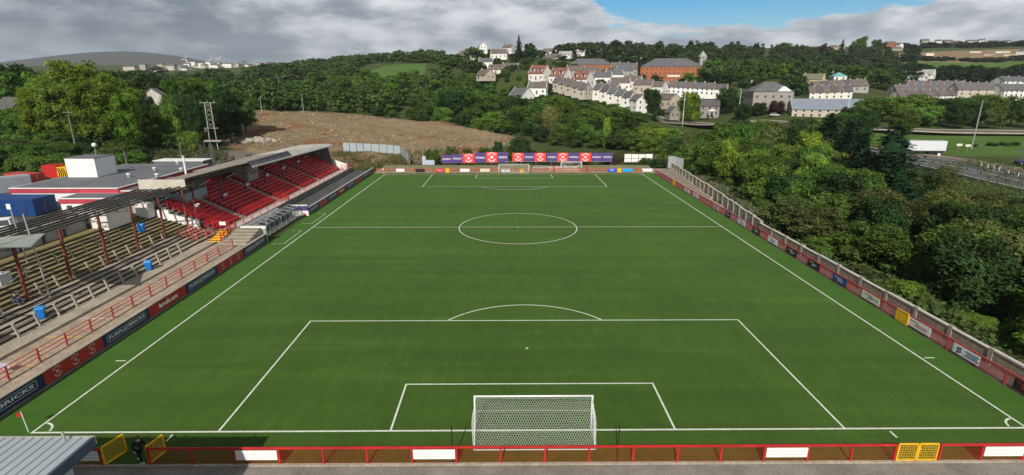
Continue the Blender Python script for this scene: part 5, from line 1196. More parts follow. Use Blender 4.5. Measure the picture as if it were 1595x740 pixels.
def trunk_mesh(seed):
    r = random.Random(seed); m = MB(); m.tube([(0, 0, -.15), (.01, 0, .1), (.02, .01, .5), (.0, .02, .9)], [.034, .026, .019, .006], 8)
    for k in range(5):
        a = r.uniform(0, 6.28); z = r.uniform(.25, .6); l_ = r.uniform(.14, .26); m.tube([(0.015, .01, z), (math.cos(a)*l_*.5, math.sin(a)*l_*.5, z+.10), (math.cos(a)*l_, math.sin(a)*l_, z+.24)], [.014, .010, .004], 6)
    return m.mesh('trunk', bark, True)
TR = [trunk_mesh(s) for s in range(3)]
BR, MD, DK, CO, OL, LT = (.110, .170, .022), (.060, .108, .022), (.030, .058, .018), (.016, .036, .016), (.074, .092, .028), (.082, .145, .025)
CN = {BR: 'bright yellow green', MD: 'mid green', DK: 'dark green', CO: 'blackish green', OL: 'olive brown', LT: 'light green'}
def band(v, cuts, names):
    for c_, n_ in zip(cuts, names):
        if v < c_: return n_
    return names[-1]
def upx(x, y, z=3.): d = np.array([x, y, z])-CAM; return PW/2+FPX*(d@_r)/(d@_f)
def describe(zone, x, y, h, col):
    u = upx(x, y); c_ = CN.get(col, 'reddish brown')
    if zone == 'right':
        side = band(x-(41+2.2*max(0, (y-45)/45.)), (4.5, 12, 24), ('hard against the wall', 'in the second rank', 'in the middle', 'on the road side'))
        al = band(y, (22, 38, 52, 66, 80, 94, 108), ('nearest the camera', 'level with the near box', 'before the halfway line', 'level with the halfway line', 'past the halfway line', 'level with the far box', 'near the far corner', 'beyond the far corner'))
        return '%s%s tree, right wood, %s, %s' % ('small ' if h < 6 else 'tall ' if h > 9 else '', c_, side, al)
    if zone == 'mid':
        al = band(u, (430, 470, 510, 550, 590, 630, 670, 710, 750, 790, 830, 870, 910, 950, 990, 1030), ('behind the left end of the mound', 'left along the mound', 'behind the mound left of centre', 'behind the mound above the hoarding', 'behind the middle of the mound', 'behind the mound above the crest', 'above the crumpled banner', 'above the first banners', 'above the left coral banners', 'above the left banner gap', 'above the far goal', 'above the spare goal', 'above the right coral banners', 'above the last purple banners', 'above the white hoarding', 'above the far right corner', 'right of the far corner'))
        dp = band(y, (165, 200, 235), ('front edge', 'second rank', 'third rank', 'back rank')); return '%s tree %s, %s' % (c_, al, dp)
    if zone == 'bank':
        al = band(u, (30, 60, 90, 120, 150, 180, 210, 240, 270, 300), ('left of the barn', 'above the red container', 'above the chevron trailer', 'left of the telegraph pole', 'right of the telegraph pole', 'above the white roof box', 'behind the roof vents', 'below the white gable', 'left of the thin grey pole', 'right of the thin grey pole', 'by the pylon foot'))
        dp = band(y, (100, 108, 118), ('lowest rank', 'second rank', 'third rank', 'top rank')); return '%s scrub bush %s, %s' % (c_, al, dp)
    if zone == 'road':
        al = band(u, (1340, 1370, 1410, 1440, 1480, 1515, 1550), ('left of the lawn', 'above the big conifer', 'right of the big conifer', 'above the lorry trailer', 'left of the pale mast', 'behind the pale mast', 'right of the pale mast', 'at the right edge')); return '%s roadside tree %s, %s' % (c_, al, band(y, (195,), ('front', 'back')) + ' of the row')
    if zone == 'lsky': return '%s %s left skyline tree, %s, %s' % ('tall' if h > 20 else 'lower', c_, band(u, (30, 55, 75, 95, 120, 150, 175, 200, 225), ('cut by the photo edge', 'far left', 'left of the barn', 'above the barn', 'above the red container', 'above the chevron trailer', 'above the white roof box', 'right of the white roof box', 'left of the white gable', 'by the white gable')), band(y, (112, 150, 182), ('in front', 'in the middle', 'behind', 'furthest back')))
    if zone == 'gap': return 'tall %s tree %s, %s' % (c_, band(u, (272, 290, 305, 320, 338, 355, 370), ('against the white gable', 'just right of the white gable', 'above the thin grey pole', 'left of the pylon', 'just left of the pylon', 'behind the pylon', 'right of the pylon', 'at the left end of the mound')), band(y, (130, 138, 148), ('front', 'second rank', 'third rank', 'back')))
    if zone == 'bram': return '%s bramble bush outside the right wall, %s' % (c_, band(y, (20, 27, 34, 41, 48, 55, 62, 69, 76, 83, 90, 97), ('nearest the camera', 'by the yellow gate', 'past the yellow gate', 'level with the blue board', 'level with the black boards', 'level with the wall bend', 'past the wall bend', 'level with the centre circle', 'past the centre circle', 'by the spectator steps', 'level with the far box', 'near the far hoarding', 'at the far hoarding')))
    if zone == 'scrub': return '%s scrub bush behind the banners, %s, %s' % (c_, band(u, (770, 795, 820, 845, 870, 895, 920, 945, 965), ('sixth banner', 'banner gap', 'seventh banner', 'ninth banner', 'tenth banner', 'eleventh banner', 'thirteenth banner', 'last two banners', 'between banners and white hoarding', 'white hoarding')), band(y, (122, 126), ('front', 'middle', 'back')))
    if zone == 'corner': return '%s bush beyond the far right corner, %s, %s' % (c_, band(u, (1010, 1030, 1050), ('behind the white hoarding', 'right of the white hoarding', 'left of the grey sheets', 'behind the grey sheets')), band(y, (118, 124, 130), ('front', 'second rank', 'third rank', 'back')))
    if zone == 'hill':
        al = band(u, (450, 500, 550, 600, 650), ('far left', 'left', 'centre left', 'below the field', 'right of the field', 'far right')); return '%s tree on the wooded hillside, %s, %s' % (c_, al, band(y, (320, 360), ('low on the slope', 'half way up', 'high up')))
names_ = {}
ntree = 0
ZN = {'tall light green trees on the left skyline': 'lsky', 'dark trees behind the bright left clump': 'lsky', 'tall trees between the white gable and the pylon': 'gap', 'trees at the far end of the right wood': 'right', 'brambles outside the right wall': 'bram', 'airy trees below the slip road': 'right', 'scrub behind the far banners': 'scrub', 'bushes at the far right corner': 'corner', 'broadleaf trees of the wood behind the right touchline wall': 'right', 'trees of the wood in front of the town': 'mid', 'scrub bushes on the bank behind the club buildings': 'bank', 'roadside trees beyond the lawn': 'road', 'trees on the wooded hillside': 'hill'}
def tree(x, y, h, rad, col, meshes, lab, group=None, kind='tree', name='broadleaf_tree', base=.12, z=None):
    global ntree
    ntree += 1
    z = h1(x, y) if z is None else z
    if group in ZN: lab = describe(ZN[group], x, y, h, col)
    o = empty(name, lab, kind, (x, y, z-.1), random.uniform(0, 6.28), group)
    tk = link('trunk', random.choice(TR), o); tk.scale = (h*.8, h*.8, h*.95)
    c = link('crown', random.choice(meshes), o); c.location = (0, 0, h*base); c.scale = (rad, rad*random.uniform(.88, 1.12), h*(1-base)); j = random.uniform(.85, 1.18); c.color = (col[0]*j*random.uniform(.92, 1.1), col[1]*j, col[2]*j, 1)
    return o
def htree(u, vt, y, wpx, col, meshes, lab, group=None, name='broadleaf_tree', base=.10, minh=3.):
    p = atY(u, vt, y); x = p[0]; z = h1(x, y); h = max(minh, p[2]-z); rad = min(wpx/2*(y-CAM[1])/FPX, max(h*.66, 1.2))
    return tree(x, y, h, rad, col, meshes, lab, group, name=name, base=base)
def bush(x, y, h, rad, col, lab, group, meshes=None, name='bush'):
    o = link(name, random.choice(meshes or MI)); o.location = (x, y, h1(x, y)-.25*h); o.scale = (rad, rad, h*1.25); o.rotation_euler = (0, 0, random.uniform(0, 6.28)); j = random.uniform(.8, 1.2); o.color = (col[0]*j, col[1]*j, col[2]*j, 1)
    if group in ZN: lab = describe(ZN[group], x, y, h, col)
    return tag(o, lab, 'bush', group)

# --- big light green trees, upper left
gl = 'tall light green trees on the left skyline'
for u, vt, y, w in ((62, 104, 118, 74), (108, 83, 124, 92), (162, 104, 122, 72), (85, 122, 108, 78), (140, 118, 108, 84), (40, 128, 105, 50), (185, 135, 110, 54)):
    htree(u, vt, y, w, BR if u not in (85,) else LT, HT, 'tall bright yellow green tree in the big clump on the left skyline', gl)
for u, vt, y, w, c_ in ((8, 94, 175, 66, DK), (30, 100, 185, 60, DK), (205, 112, 180, 60, DK), (232, 116, 190, 56, CO), (-15, 105, 150, 70, MD), (185, 106, 200, 60, DK)):
    htree(u, vt, y, w, c_, MI, 'dark tree standing behind the bright clump on the left', 'dark trees behind the bright left clump')
for u, vt, y, w, c_ in ((268, 116, 140, 50, MD), (290, 112, 146, 54, MD), (318, 118, 150, 56, LT), (342, 128, 145, 50, DK), (365, 130, 152, 50, MD), (280, 140, 132, 44, DK), (308, 135, 128, 50, DK), (335, 150, 134, 46, DK), (352, 160, 140, 36, CO), (262, 160, 122, 40, LT), (300, 165, 124, 36, DK), (376, 148, 158, 40, MD)):
    htree(u, vt, y, w, c_, HT if vt < 150 else HI, 'ivy clad dark green tree in the row between pylon and white gable', 'tall trees between the white gable and the pylon')
gsb = 'scrub bushes on the bank behind the club buildings'
bp_ = []; tries = 0
while len(bp_) < 118 and tries < 5000:
    tries += 1; u = random.uniform(-50, 300); y = random.uniform(78, 128)
    if y < (80 if u < 60 else 88 if u < 90 else 97): continue
    x = atY(u, 200, y)[0]
    if u > 195 and y < 119: continue
    if x > -70: continue
    if any((x-a)**2+(y-b)**2 < 12 for a, b in bp_): continue
    bp_.append((x, y)); hgt = random.uniform(3.6, 6.8) if y > 104 else random.uniform(3., 4.6)
    bush(x, y, hgt, random.uniform(2.8, 4.6), random.choice((MD, MD, DK, OL, LT, MD, DK)), 'rounded scrub bush on the bank behind the club buildings', gsb, HI)

# --- middle wood behind the soil mound and in front of the town
gm_ = 'trees of the wood in front of the town'
def scatter(n, ur, yr, hr, rr_, cols, meshes, lab, group, mind=5., ok=None, name='broadleaf_tree'):
    pts = []; tries = 0
    while len(pts) < n and tries < n*60:
        tries += 1; y = random.uniform(*yr); u = random.uniform(*ur); x = atY(u, 180, y)[0]
        if ok and not ok(u, y, x): continue
        if any((x-a)**2+(y-b)**2 < mind*mind for a, b in pts): continue
        pts.append((x, y)); tree(x, y, random.uniform(*hr), random.uniform(*rr_), random.choice(cols), meshes, lab, group, name=name)
    return pts
for u, vt, y, w, c_ in ((660, 158, 216, 44, MD), (700, 140, 225, 50, DK), (735, 136, 232, 54, MD), (690, 165, 205, 40, LT), (640, 168, 222, 40, MD), (612, 170, 226, 38, MD), (585, 165, 232, 40, DK), (770, 143, 232, 46, MD), (800, 150, 228, 44, DK), (735, 165, 205, 44, MD), (770, 172, 196, 40, LT),
                        (810, 163, 205, 44, MD), (845, 150, 222, 46, MD), (870, 148, 226, 46, LT), (905, 158, 222, 44, MD), (935, 163, 218, 46, MD), (965, 165, 214, 50, LT), (985, 172, 205, 46, MD), (850, 172, 190, 44, OL), (885, 176, 185, 42, MD), (922, 170, 190, 54, LT), (955, 180, 178, 48, MD), (985, 188, 176, 44, DK),
                        (875, 190, 168, 36, MD), (915, 192, 164, 40, LT), (945, 198, 156, 38, DK), (975, 200, 154, 40, MD), (1000, 196, 156, 40, LT), (1025, 198, 156, 40, BR), (1045, 207, 150, 36, MD), (820, 190, 180, 34, DK), (790, 186, 186, 34, MD), (760, 190, 185, 30, MD),
                        (1012, 212, 138, 30, LT), (540, 160, 238, 44, MD), (500, 158, 244, 44, DK), (460, 160, 250, 44, MD), (425, 155, 255, 44, MD), (400, 145, 250, 40, DK), (570, 150, 262, 44, LT), (530, 145, 270, 46, MD), (650, 145, 262, 40, MD), (610, 148, 262, 40, MD), (480, 146, 275, 44, MD), (440, 140, 285, 46, DK)):
    htree(u, vt, y, w*1.12, c_, HI, 'mid green tree in the dense wood between the soil mound and the town', gm_)
for u, vt, y, w, c_ in ((842, 196, 160, 38, DK), (868, 206, 154, 32, MD), (896, 204, 152, 36, DK), (928, 200, 152, 40, MD), (960, 206, 148, 36, DK), (990, 206, 146, 40, MD), (1030, 214, 140, 36, MD), (1052, 214, 142, 34, DK), (1015, 190, 166, 44, MD), (1045, 197, 160, 40, LT), (830, 180, 192, 40, MD), (800, 172, 200, 42, DK), (900, 182, 180, 44, MD), (935, 186, 172, 44, DK), (720, 176, 200, 40, DK), (680, 178, 202, 38, MD), (655, 176, 210, 38, DK), (745, 182, 196, 36, LT), (1068, 225, 132, 30, LT)):
    htree(u, vt, y, w*1.15, c_, HI, 'mid wood tree', gm_, base=.02)
htree(858, 164, 182, 36, (.13, .14, .05), BI, 'pale yellowish tree standing out in the middle wood'); htree(946, 180, 150, 14, BR, HI, 'slim ivy clad bright green tree at the front edge of the middle wood', base=.02)
scatter(44, (395, 700), (285, 420), (8, 13), (5, 7.5), (MD, DK, MD, LT), MI, 'green tree on the wooded hillside beyond the soil mound', 'trees on the wooded hillside', 9, lambda u, y, x: not (570 < u < 665 and y > 395))
for u, vt, y, w, c_ in ((757, 116, 330, 22, CO), (746, 95, 350, 30, DK), (735, 108, 335, 26, DK), (720, 125, 330, 30, MD)):
    htree(u, vt, y, w, c_, MI, 'dark dense tree left of the white villas on the hill', 'dark trees left of the white villas')
for u, vt, y, w, c_ in ((722, 124, 275, 40, MD), (742, 126, 278, 40, DK), (762, 129, 275, 40, MD), (784, 134, 272, 40, LT), (800, 146, 250, 40, MD), (826, 152, 246, 40, DK), (850, 146, 250, 40, MD), (872, 148, 248, 40, LT), (893, 151, 246, 38, MD), (914, 155, 244, 40, DK), (935, 156, 243, 40, MD), (955, 160, 242, 40, LT), (973, 165, 240, 36, MD), (700, 132, 270, 44, MD), (680, 140, 262, 40, LT), (1005, 176, 236, 30, MD)):
    htree(u, vt, y, w*1.1, c_, HI, 'wood tree', gm_, base=.02)
for u, vt, y, w, c_ in ((228, 146, 150, 26, DK), (244, 158, 148, 26, MD), (212, 140, 158, 34, DK)):
    htree(u, vt, y, w, c_, HI, '%s tree crowding the %s of the pale gabled house upper left' % (CN[c_], {228: 'left side', 244: 'foot', 212: 'far left'}[u]), 'trees round the pale gable', base=.02)
for i, (u, vt, y, w, c_) in enumerate(((733, 113, 320, 26, MD), (750, 116, 312, 22, LT), (772, 119, 305, 26, MD), (790, 121, 298, 28, DK), (808, 120, 300, 26, MD), (822, 124, 288, 22, LT), (800, 132, 276, 26, MD), (778, 104, 375, 22, DK), (745, 106, 365, 20, MD), (815, 108, 350, 26, MD), (800, 106, 372, 22, LT), (832, 104, 360, 24, DK))):
    htree(u, vt, y, w*1.1, c_, HI, '%s garden tree on the villa slope, %s from the left group' % (CN[c_], ['first', 'second', 'third', 'fourth', 'fifth', 'sixth', 'lower', 'upper', 'upper left', 'upper right', 'upper middle', 'rightmost'][i]), 'garden trees on the villa slope', base=.02)
# --- trees in the town
for u, vt, y, w, c_, nm, lab in ((1016, 135, 248, 38, DK, 'd', 'large dark round tree at the end of the cream terrace by the main road'), (1077, 140, 252, 40, BR, 'd', 'round bright yellow green tree by the main road'), (1135, 134, 256, 40, DK, 'd', 'dark tree left of the grey roofed institution'),
                                 (1160, 160, 232, 28, DK, 'd', 'dark small tree in front of the institution, left of three'), (1185, 158, 230, 28, DK, 'd', 'dark small tree in front of the institution, middle of three'), (1212, 156, 228, 34, (.045, .03, .025), 'd', 'dark purplish tree in front of the institution, right of three'),
                                 (1220, 97, 360, 40, BR, 'd', 'bright light green tree on the wooded slope above the institution'), (1240, 115, 300, 40, DK, 'd', 'large dark tree right of the institution roof'), (1215, 125, 290, 40, DK, 'd', 'dark tree behind the institution ridge'),
                                 (1165, 110, 330, 50, MD, 'd', 'broad green tree uphill of the stone house'), (1130, 105, 345, 50, DK, 'd', 'broad dark tree right of the red brick block'), (1110, 90, 370, 46, MD, 'd', 'tree hiding the right end of the red brick block'), (1075, 112, 340, 30, LT, 'd', 'green tree in front of the red brick block'),
                                 (997, 120, 350, 14, DK, 'd', 'small dark tree at the left corner of the red brick block'), (935, 122, 300, 30, OL, 'd', 'low olive tree among the white houses'), (880, 138, 270, 20, MD, 'd', 'small tree beside the cream row of houses'), (852, 128, 268, 22, DK, 'd', 'small dark tree right of the white gable house'),
                                 (808, 52, 470, 18, CO, 'c', 'tallest dark conifer on the skyline'), (826, 66, 465, 22, DK, 'd', 'dark rounded tree beside the tallest skyline conifer'), (815, 92, 400, 40, MD, 'd', 'broad tree below the skyline conifers'), (845, 92, 380, 30, MD, 'd', 'green tree right of the white villas'), (870, 96, 400, 34, MD, 'd', 'green tree above the red roofed houses'),
                                 (762, 76, 480, 14, DK, 'd', 'dark tree behind the upper left white house'), (913, 64, 560, 12, CO, 'c', 'dark narrow conifer on the skyline left of the brick blocks'), (862, 74, 540, 12, CO, 'c', 'small conifer on the skyline above the bungalows'),
                                 (1182, 64, 640, 14, CO, 'c', 'pointed conifer on the skyline above the dark wood'), (960, 62, 600, 40, DK, 'd', 'large dark tree on the skyline above the small brick block'), (1020, 66, 600, 36, DK, 'd', 'dark dome shaped tree above the big brick block'), (980, 60, 610, 12, CO, 'c', 'pointed conifer between the two dark skyline domes'),
                                 (1342, 56, 700, 26, MD, 'd', 'round tree on the right skyline, left of two'), (1366, 59, 700, 18, DK, 'd', 'dark tree on the right skyline, right of two'), (1283, 67, 700, 16, (.06, .03, .03), 'd', 'purplish dark tree on the right skyline'), (1314, 60, 690, 14, CO, 'c', 'dark conifer on the right skyline'), (1225, 65, 680, 30, MD, 'd', 'broad green tree on the skyline right of centre'),
                                 (1425, 68, 690, 50, DK, 'd', 'broad dark tree clump left of the bare building site'), (1420, 92, 520, 26, DK, 'd', 'dark tree at the left end of the green field'), (1490, 100, 480, 34, DK, 'd', 'dark tree in front of the green field, centre'), (1590, 98, 470, 40, DK, 'd', 'dark tree at the right edge before the field')):
    htree(u, vt, y, w, c_, (HI if y < 300 else MI) if nm == 'd' else CL, lab, name='broadleaf_tree' if nm == 'd' else 'conifer_tree', base=.05)
# --- trees round the roundabout, upper right
for u, vt, y, w, c_ in ((1325, 165, 205, 46, DK), (1360, 150, 206, 50, MD), (1395, 148, 205, 50, LT), (1350, 170, 190, 46, DK), (1430, 145, 206, 54, LT), (1412, 170, 182, 44, MD), (1470, 150, 206, 50, DK), (1510, 150, 205, 50, MD), (1498, 158, 190, 36, DK), (1545, 145, 206, 56, MD), (1548, 170, 188, 36, OL), (1585, 148, 204, 50, DK), (1610, 160, 190, 50, MD), (1450, 162, 195, 40, LT), (1520, 158, 198, 46, DK)):
    htree(u, vt, y, w*1.1, c_, HI, 'broad green roadside tree in the row beyond the roundabout lawn', 'roadside trees beyond the lawn')
for u in (1515, 1545, 1565, 1580): p = g2(u, 225, 152); bush(p[0], p[1], 1.2, 2., random.choice((DK, OL)), 'low dark bush on the roundabout lawn', 'low bushes on the roundabout lawn')

gr2 = 'trees screening the main road on the right'
for i, (u, vt, y, w, c_) in enumerate(((1128, 188, 160, 40, MD), (1152, 184, 165, 42, DK), (1175, 190, 155, 40, MD), (1200, 186, 162, 44, LT), (1226, 190, 158, 40, OL), (1250, 182, 165, 44, DK), (1275, 186, 160, 42, MD), (1300, 178, 168, 44, DK), (1322, 172, 172, 44, MD), (1346, 176, 165, 44, DK), (1190, 200, 140, 40, BR), (1240, 200, 138, 40, MD), (1140, 205, 140, 40, DK))):
    htree(u, vt, y, w*1.15, c_, HI, '%s tree screening the main road, %s from the left' % (CN[c_], ['first', 'second', 'third', 'fourth', 'fifth', 'sixth', 'seventh', 'eighth', 'ninth', 'tenth', 'lower second', 'lower third', 'lower first'][i]), gr2, base=.02)
# --- big wood along the right touchline
gw = 'broadleaf trees of the wood behind the right touchline wall'
def right_ok(u, y, x):
    if x < 41+6.5*min(1, max(0, (y-48)/22.)) + (3.5 if y < 40 else 0): return False
    if x > .99*(y+29)+9: return False
    if u > 1440 and y > 84: return False
    if 1392 < u < 1475 and 46 < y < 62: return False
    if 1340 < u < 1455 and 62 < y < 96: return False
    return True
pts = []; tries = 0
while len(pts) < 92 and tries < 9000:
    tries += 1; y = random.uniform(8, 122); x = random.uniform(42, 130); u_ = PW/2+FPX*((np.array([x, y, 5.])-CAM)@_r)/((np.array([x, y, 5.])-CAM)@_f)
    if not right_ok(u_, y, x): continue
    md = 5.3 if y < 80 else 6.2
    if any((x-a)**2+(y-b)**2 < md*md for a, b in pts): continue
    pts.append((x, y)); edge_ = x-(41+2.2*max(0, (y-45)/45.)) < 4.5
    h_ = random.uniform(7, 10.5) if not edge_ else random.uniform(5, 7.5)
    if y < 40: h_ *= .95
    cap_u = (900, 1060, 1100, 1180, 1250, 1300, 1335, 1445, 1470, 1500, 1530, 1560, 1600, 1700); cap_v = (235, 215, 204, 197, 205, 205, 222, 305, 285, 280, 306, 306, 312, 316)
    cv = max(np.interp(uu, cap_u, cap_v) for uu in (u_-12, u_, u_+12))+random.uniform(0, 7); ztop = atY(u_, cv, y)[2]; h_ = min(h_, ztop-h1(x, y))
    if h_ < 3.2: continue
    tree(x, y, h_, random.uniform(3.2, 4.9), random.choice((MD, MD, LT, DK, OL, MD, BR) if u_ < 1450 or y < 50 else (MD, OL, DK, OL)), HI, 'leafy green tree in the wood behind the right touchline wall', gw, base=.03)
for u, vt, y, w, lab in ((1400, 190, 76, 165, 'large dark conifer in the right wood in front of the lorry trailer'), (1350, 203, 84, 120, 'dark conifer left of the largest one in the right wood'), (1298, 172, 108, 120, 'dark conifer below the blue grey roofed hall'), (1330, 186, 96, 110, 'dark conifer between the two biggest in the right wood')):
    htree(u, vt, y, w, CO, CH, lab, name='conifer_tree', base=.0)
for u, vt, y, w, c_ in ((1120, 196, 118, 60, MD), (1160, 190, 122, 56, LT), (1085, 222, 112, 44, MD), (1200, 195, 118, 56, OL), (1245, 192, 116, 52, DK), (1265, 200, 104, 50, BR), (1180, 215, 104, 60, MD), (1225, 222, 98, 54, BR), (1140, 225, 100, 52, MD), (1280, 225, 92, 60, LT)):
    htree(u, vt, y, w*1.1, c_, HI, 'leafy green tree', gw)
for u, vt, y, w, c_ in ((1478, 256, 72, 52, OL), (1458, 266, 74, 46, DK), (1548, 292, 64, 60, OL), (1590, 306, 62, 50, DK), (1512, 300, 68, 44, DK)):
    htree(u, vt, y, w, c_, BI, 'airy brownish green tree in the right wood below the road', 'airy trees below the slip road', base=.02)
for i in range(34):
    y = random.uniform(14, 104); x = 39.4+(8.*min(1, max(0, (y-48)/24.)))+random.uniform(0, 2.5)+ (1.5 if y < 45 else 0)
    bush(x, y, random.uniform(.8, 2.2), random.uniform(1., 2.2), random.choice((OL, MD, LT)), 'low bramble bush along the outside of the right touchline wall', 'brambles outside the right wall', HI)
# hedge and bushes behind the far banners
for u, vt, y, w, c_, lab in ((672, 231, 116, 30, LT, 'rounded green bush behind the crumpled banner'), (704, 227, 119, 26, OL, 'olive bush behind the leftmost banners'), (728, 230, 119, 22, OL, 'small olive bush behind the first coral banner')):
    p = atY(u, vt, y); bush(p[0], y, max(1.5, p[2]-h1(p[0], y)), w/2*(y+29)/FPX, c_, lab, None, HI)
for i in range(40):
    u = random.uniform(745, 985); y = random.uniform(118, 131); p = atY(u, 225, y); bush(p[0], y, random.uniform(1.4, 3.) * (1.5 if 765 < u < 830 and random.random() < .5 else 1), random.uniform(1.5, 2.8), random.choice((OL, MD, LT, OL, (.085, .06, .035))), 'scrubby bush on the bank behind the far banners', 'scrub behind the far banners', HI)
for u, vt, y, w in ((776, 217, 124, 16), (806, 210, 126, 22), (818, 214, 125, 18)): htree(u, vt, y, w*1.2, DK, HI, 'small dark conical tree behind the far banners', 'small dark trees behind the banners', base=.0)
for i in range(26):
    u = random.uniform(990, 1075); y = random.uniform(112, 135); p = atY(u, 235, y); bush(p[0], y, random.uniform(1.5, 3.5), random.uniform(1.5, 3), random.choice((MD, DK, LT, OL)), 'green bush at the far right corner of the ground', 'bushes at the far right corner', HI)

# --- continuous far woods as stuff
def woodland(name, lab, items, meshes_lo, col, kindlab='woodland'):
    base = []
    for me in meshes_lo:
        v = np.zeros(len(me.vertices)*3, np.float32); me.vertices.foreach_get('co', v); v = v.reshape(-1, 3)
        nq = sum(1 for p in me.polygons if p.loop_total == 4); base.append((v, [tuple(p.vertices) for p in me.polygons]))
    VV = []; FF = []; off = 0
    for (x, y, h, r_) in items:
        v, f = random.choice(base); a = random.uniform(0, 6.28); c_, s_ = math.cos(a), math.sin(a); z = h1(x, y)
        w = np.stack([(v[:, 0]*c_-v[:, 1]*s_)*r_+x, (v[:, 0]*s_+v[:, 1]*c_)*r_+y, v[:, 2]*h+z-.5], 1); VV.append(w); FF += [tuple(i+off for i in q) for q in f]; off += len(v)
    me = bpy.data.meshes.new(name); me.from_pydata(np.concatenate(VV).tolist(), [], FF); me.materials.append(lf); o = link(name, me); o.color = (*col, 1); return tag(o, lab, kindlab, kind='stuff')
def fill(n, ur, yr, hr, rr_, ok=None):
    out = []
    for _ in range(n):
        y = random.uniform(*yr); u = random.uniform(*ur); x = atY(u, 120, y)[0]
        if ok and not ok(u, y): continue
        out.append((x, y, random.uniform(*hr), random.uniform(*rr_)))
    return out
woodland('dark_woodland', 'dark wood covering the slope behind the brick blocks up to the skyline', fill(230, (870, 1390), (470, 690), (12, 19), (7, 11), lambda u, y: not (u < 955 and y < 520)), LO, (.036, .060, .022))
woodland('slope_woodland', 'mid green wood on the slope right of the brick blocks', fill(120, (1110, 1400), (345, 480), (9, 15), (6, 9), lambda u, y: not (1240 < u < 1300 and y < 380)), LO, (.052, .088, .024))
woodland('hillside_woodland', 'green wood on the hillside below the left skyline', fill(210, (385, 745), (420, 760), (9, 14), (7, 11), lambda u, y: not (566 < u < 672 and 380 < y < 600) and not (u > 690 and y > 480)), LO, (.058, .095, .026))
woodland('lower_hillside_wood', 'continuous green wood on the slope behind the bare soil mound', fill(170, (395, 735), (236, 420), (8, 12), (5, 7.5), lambda u, y: not (562 < u < 672 and y > 375)), LO, (.060, .100, .024))
woodland('field_hedgerow', 'dark belt of trees below the green field on the right', fill(90, (1385, 1610), (395, 470), (9, 15), (6, 9)), LO, (.022, .038, .018))
woodland('field_hedge', 'hedge belt above the green field', fill(60, (1380, 1610), (690, 712), (4, 6), (7, 10)), LO, (.045, .060, .028))
woodland('hill_hedges', 'hedges and trees among the bungalows on the hill', fill(70, (745, 935), (480, 640), (4, 8), (5, 8)), LO, (.045, .072, .025))
woodland('left_distant_wood', 'distant dark trees below the moorland hill', fill(210, (-60, 470), (330, 1500), (10, 16), (8, 16), lambda u, y: y < 820 and not (u > 250 and y > 500)), LO, (.046, .070, .028))
woodland('left_near_wood', 'dark trees beyond the row by the pylon', fill(60, (180, 420), (215, 330), (11, 16), (6, 9)), LO, (.048, .080, .024))
woodland('ridge_trees', 'small dark tree clumps along the right skyline', fill(60, (1370, 1610), (880, 960), (5, 10), (8, 14)), LO, (.040, .055, .028))
woodland('town_greenery', 'garden trees and hedges between the town houses', fill(150, (735, 1230), (268, 430), (2.5, 5.5), (2.5, 4.5)), LO, (.048, .075, .024))
# rough undergrowth: leaf clumps over the banks
def undergrowth(name, lab, n, f, col, size=(.18, .42)):
    P = []
    while len(P) < n:
        x, y = f()
        P.append((x, y))
    P = np.array(P); z = H(P[:, 0], P[:, 1]); c = np.stack([P[:, 0], P[:, 1], z+rng.uniform(.0, .55, len(P))], 1); nr = rdir(len(P))*.7+np.array([0, 0, .8]); nr /= np.linalg.norm(nr, axis=1)[:, None]
    o = link(name, quad_mesh(name, quads(c, rng.uniform(*size, len(P)), nr), lf)); o.color = (*col, 1); return tag(o, lab, 'undergrowth', kind='stuff')
def f_right():
    y = random.uniform(4, 118); x = random.uniform(38.2+2.5*max(0, (y-45)/60.), 42+ (y+20)*.75); return x, y
undergrowth('right_undergrowth', 'grass and brambles on the ground of the right wood', 26000, f_right, (.060, .085, .026))
undergrowth('far_bank_grass', 'rough grass on the bank behind the banners', 9000, lambda: (random.uniform(-34, 46), random.uniform(113.5, 136)), (.075, .080, .030), (.12, .3))
def f_bank(): u = random.uniform(-30, 350); y = random.uniform(99, 128); return atY(u, 200, y)[0], y
undergrowth('left_bank_grass', 'rough grass and nettles on the left bank', 9000, f_bank, (.06, .07, .028), (.15, .4))
undergrowth('weedy_patch', 'weeds on the enclosed patch past the grandstand', 7000, lambda: (random.uniform(-52, -30), random.uniform(109, 130)), (.085, .095, .032), (.10, .28))
def f_soil():
    while True:
        u = random.uniform(350, 800); y = random.uniform(126, 215); x = atY(u, 200, y)[0]
        if x > -56 or y > 132: return x, y
undergrowth('mound_weeds', 'sparse weeds on the bare soil mound', 2600, f_soil, (.10, .12, .04), (.12, .38))
def f_slope():
    u = random.uniform(985, 1125); y = random.uniform(138, 225); return atY(u, 200, y)[0], y
undergrowth('slope_grass', 'rough olive grass on the slope below the main road', 9000, f_slope, (.085, .10, .035), (.2, .5))
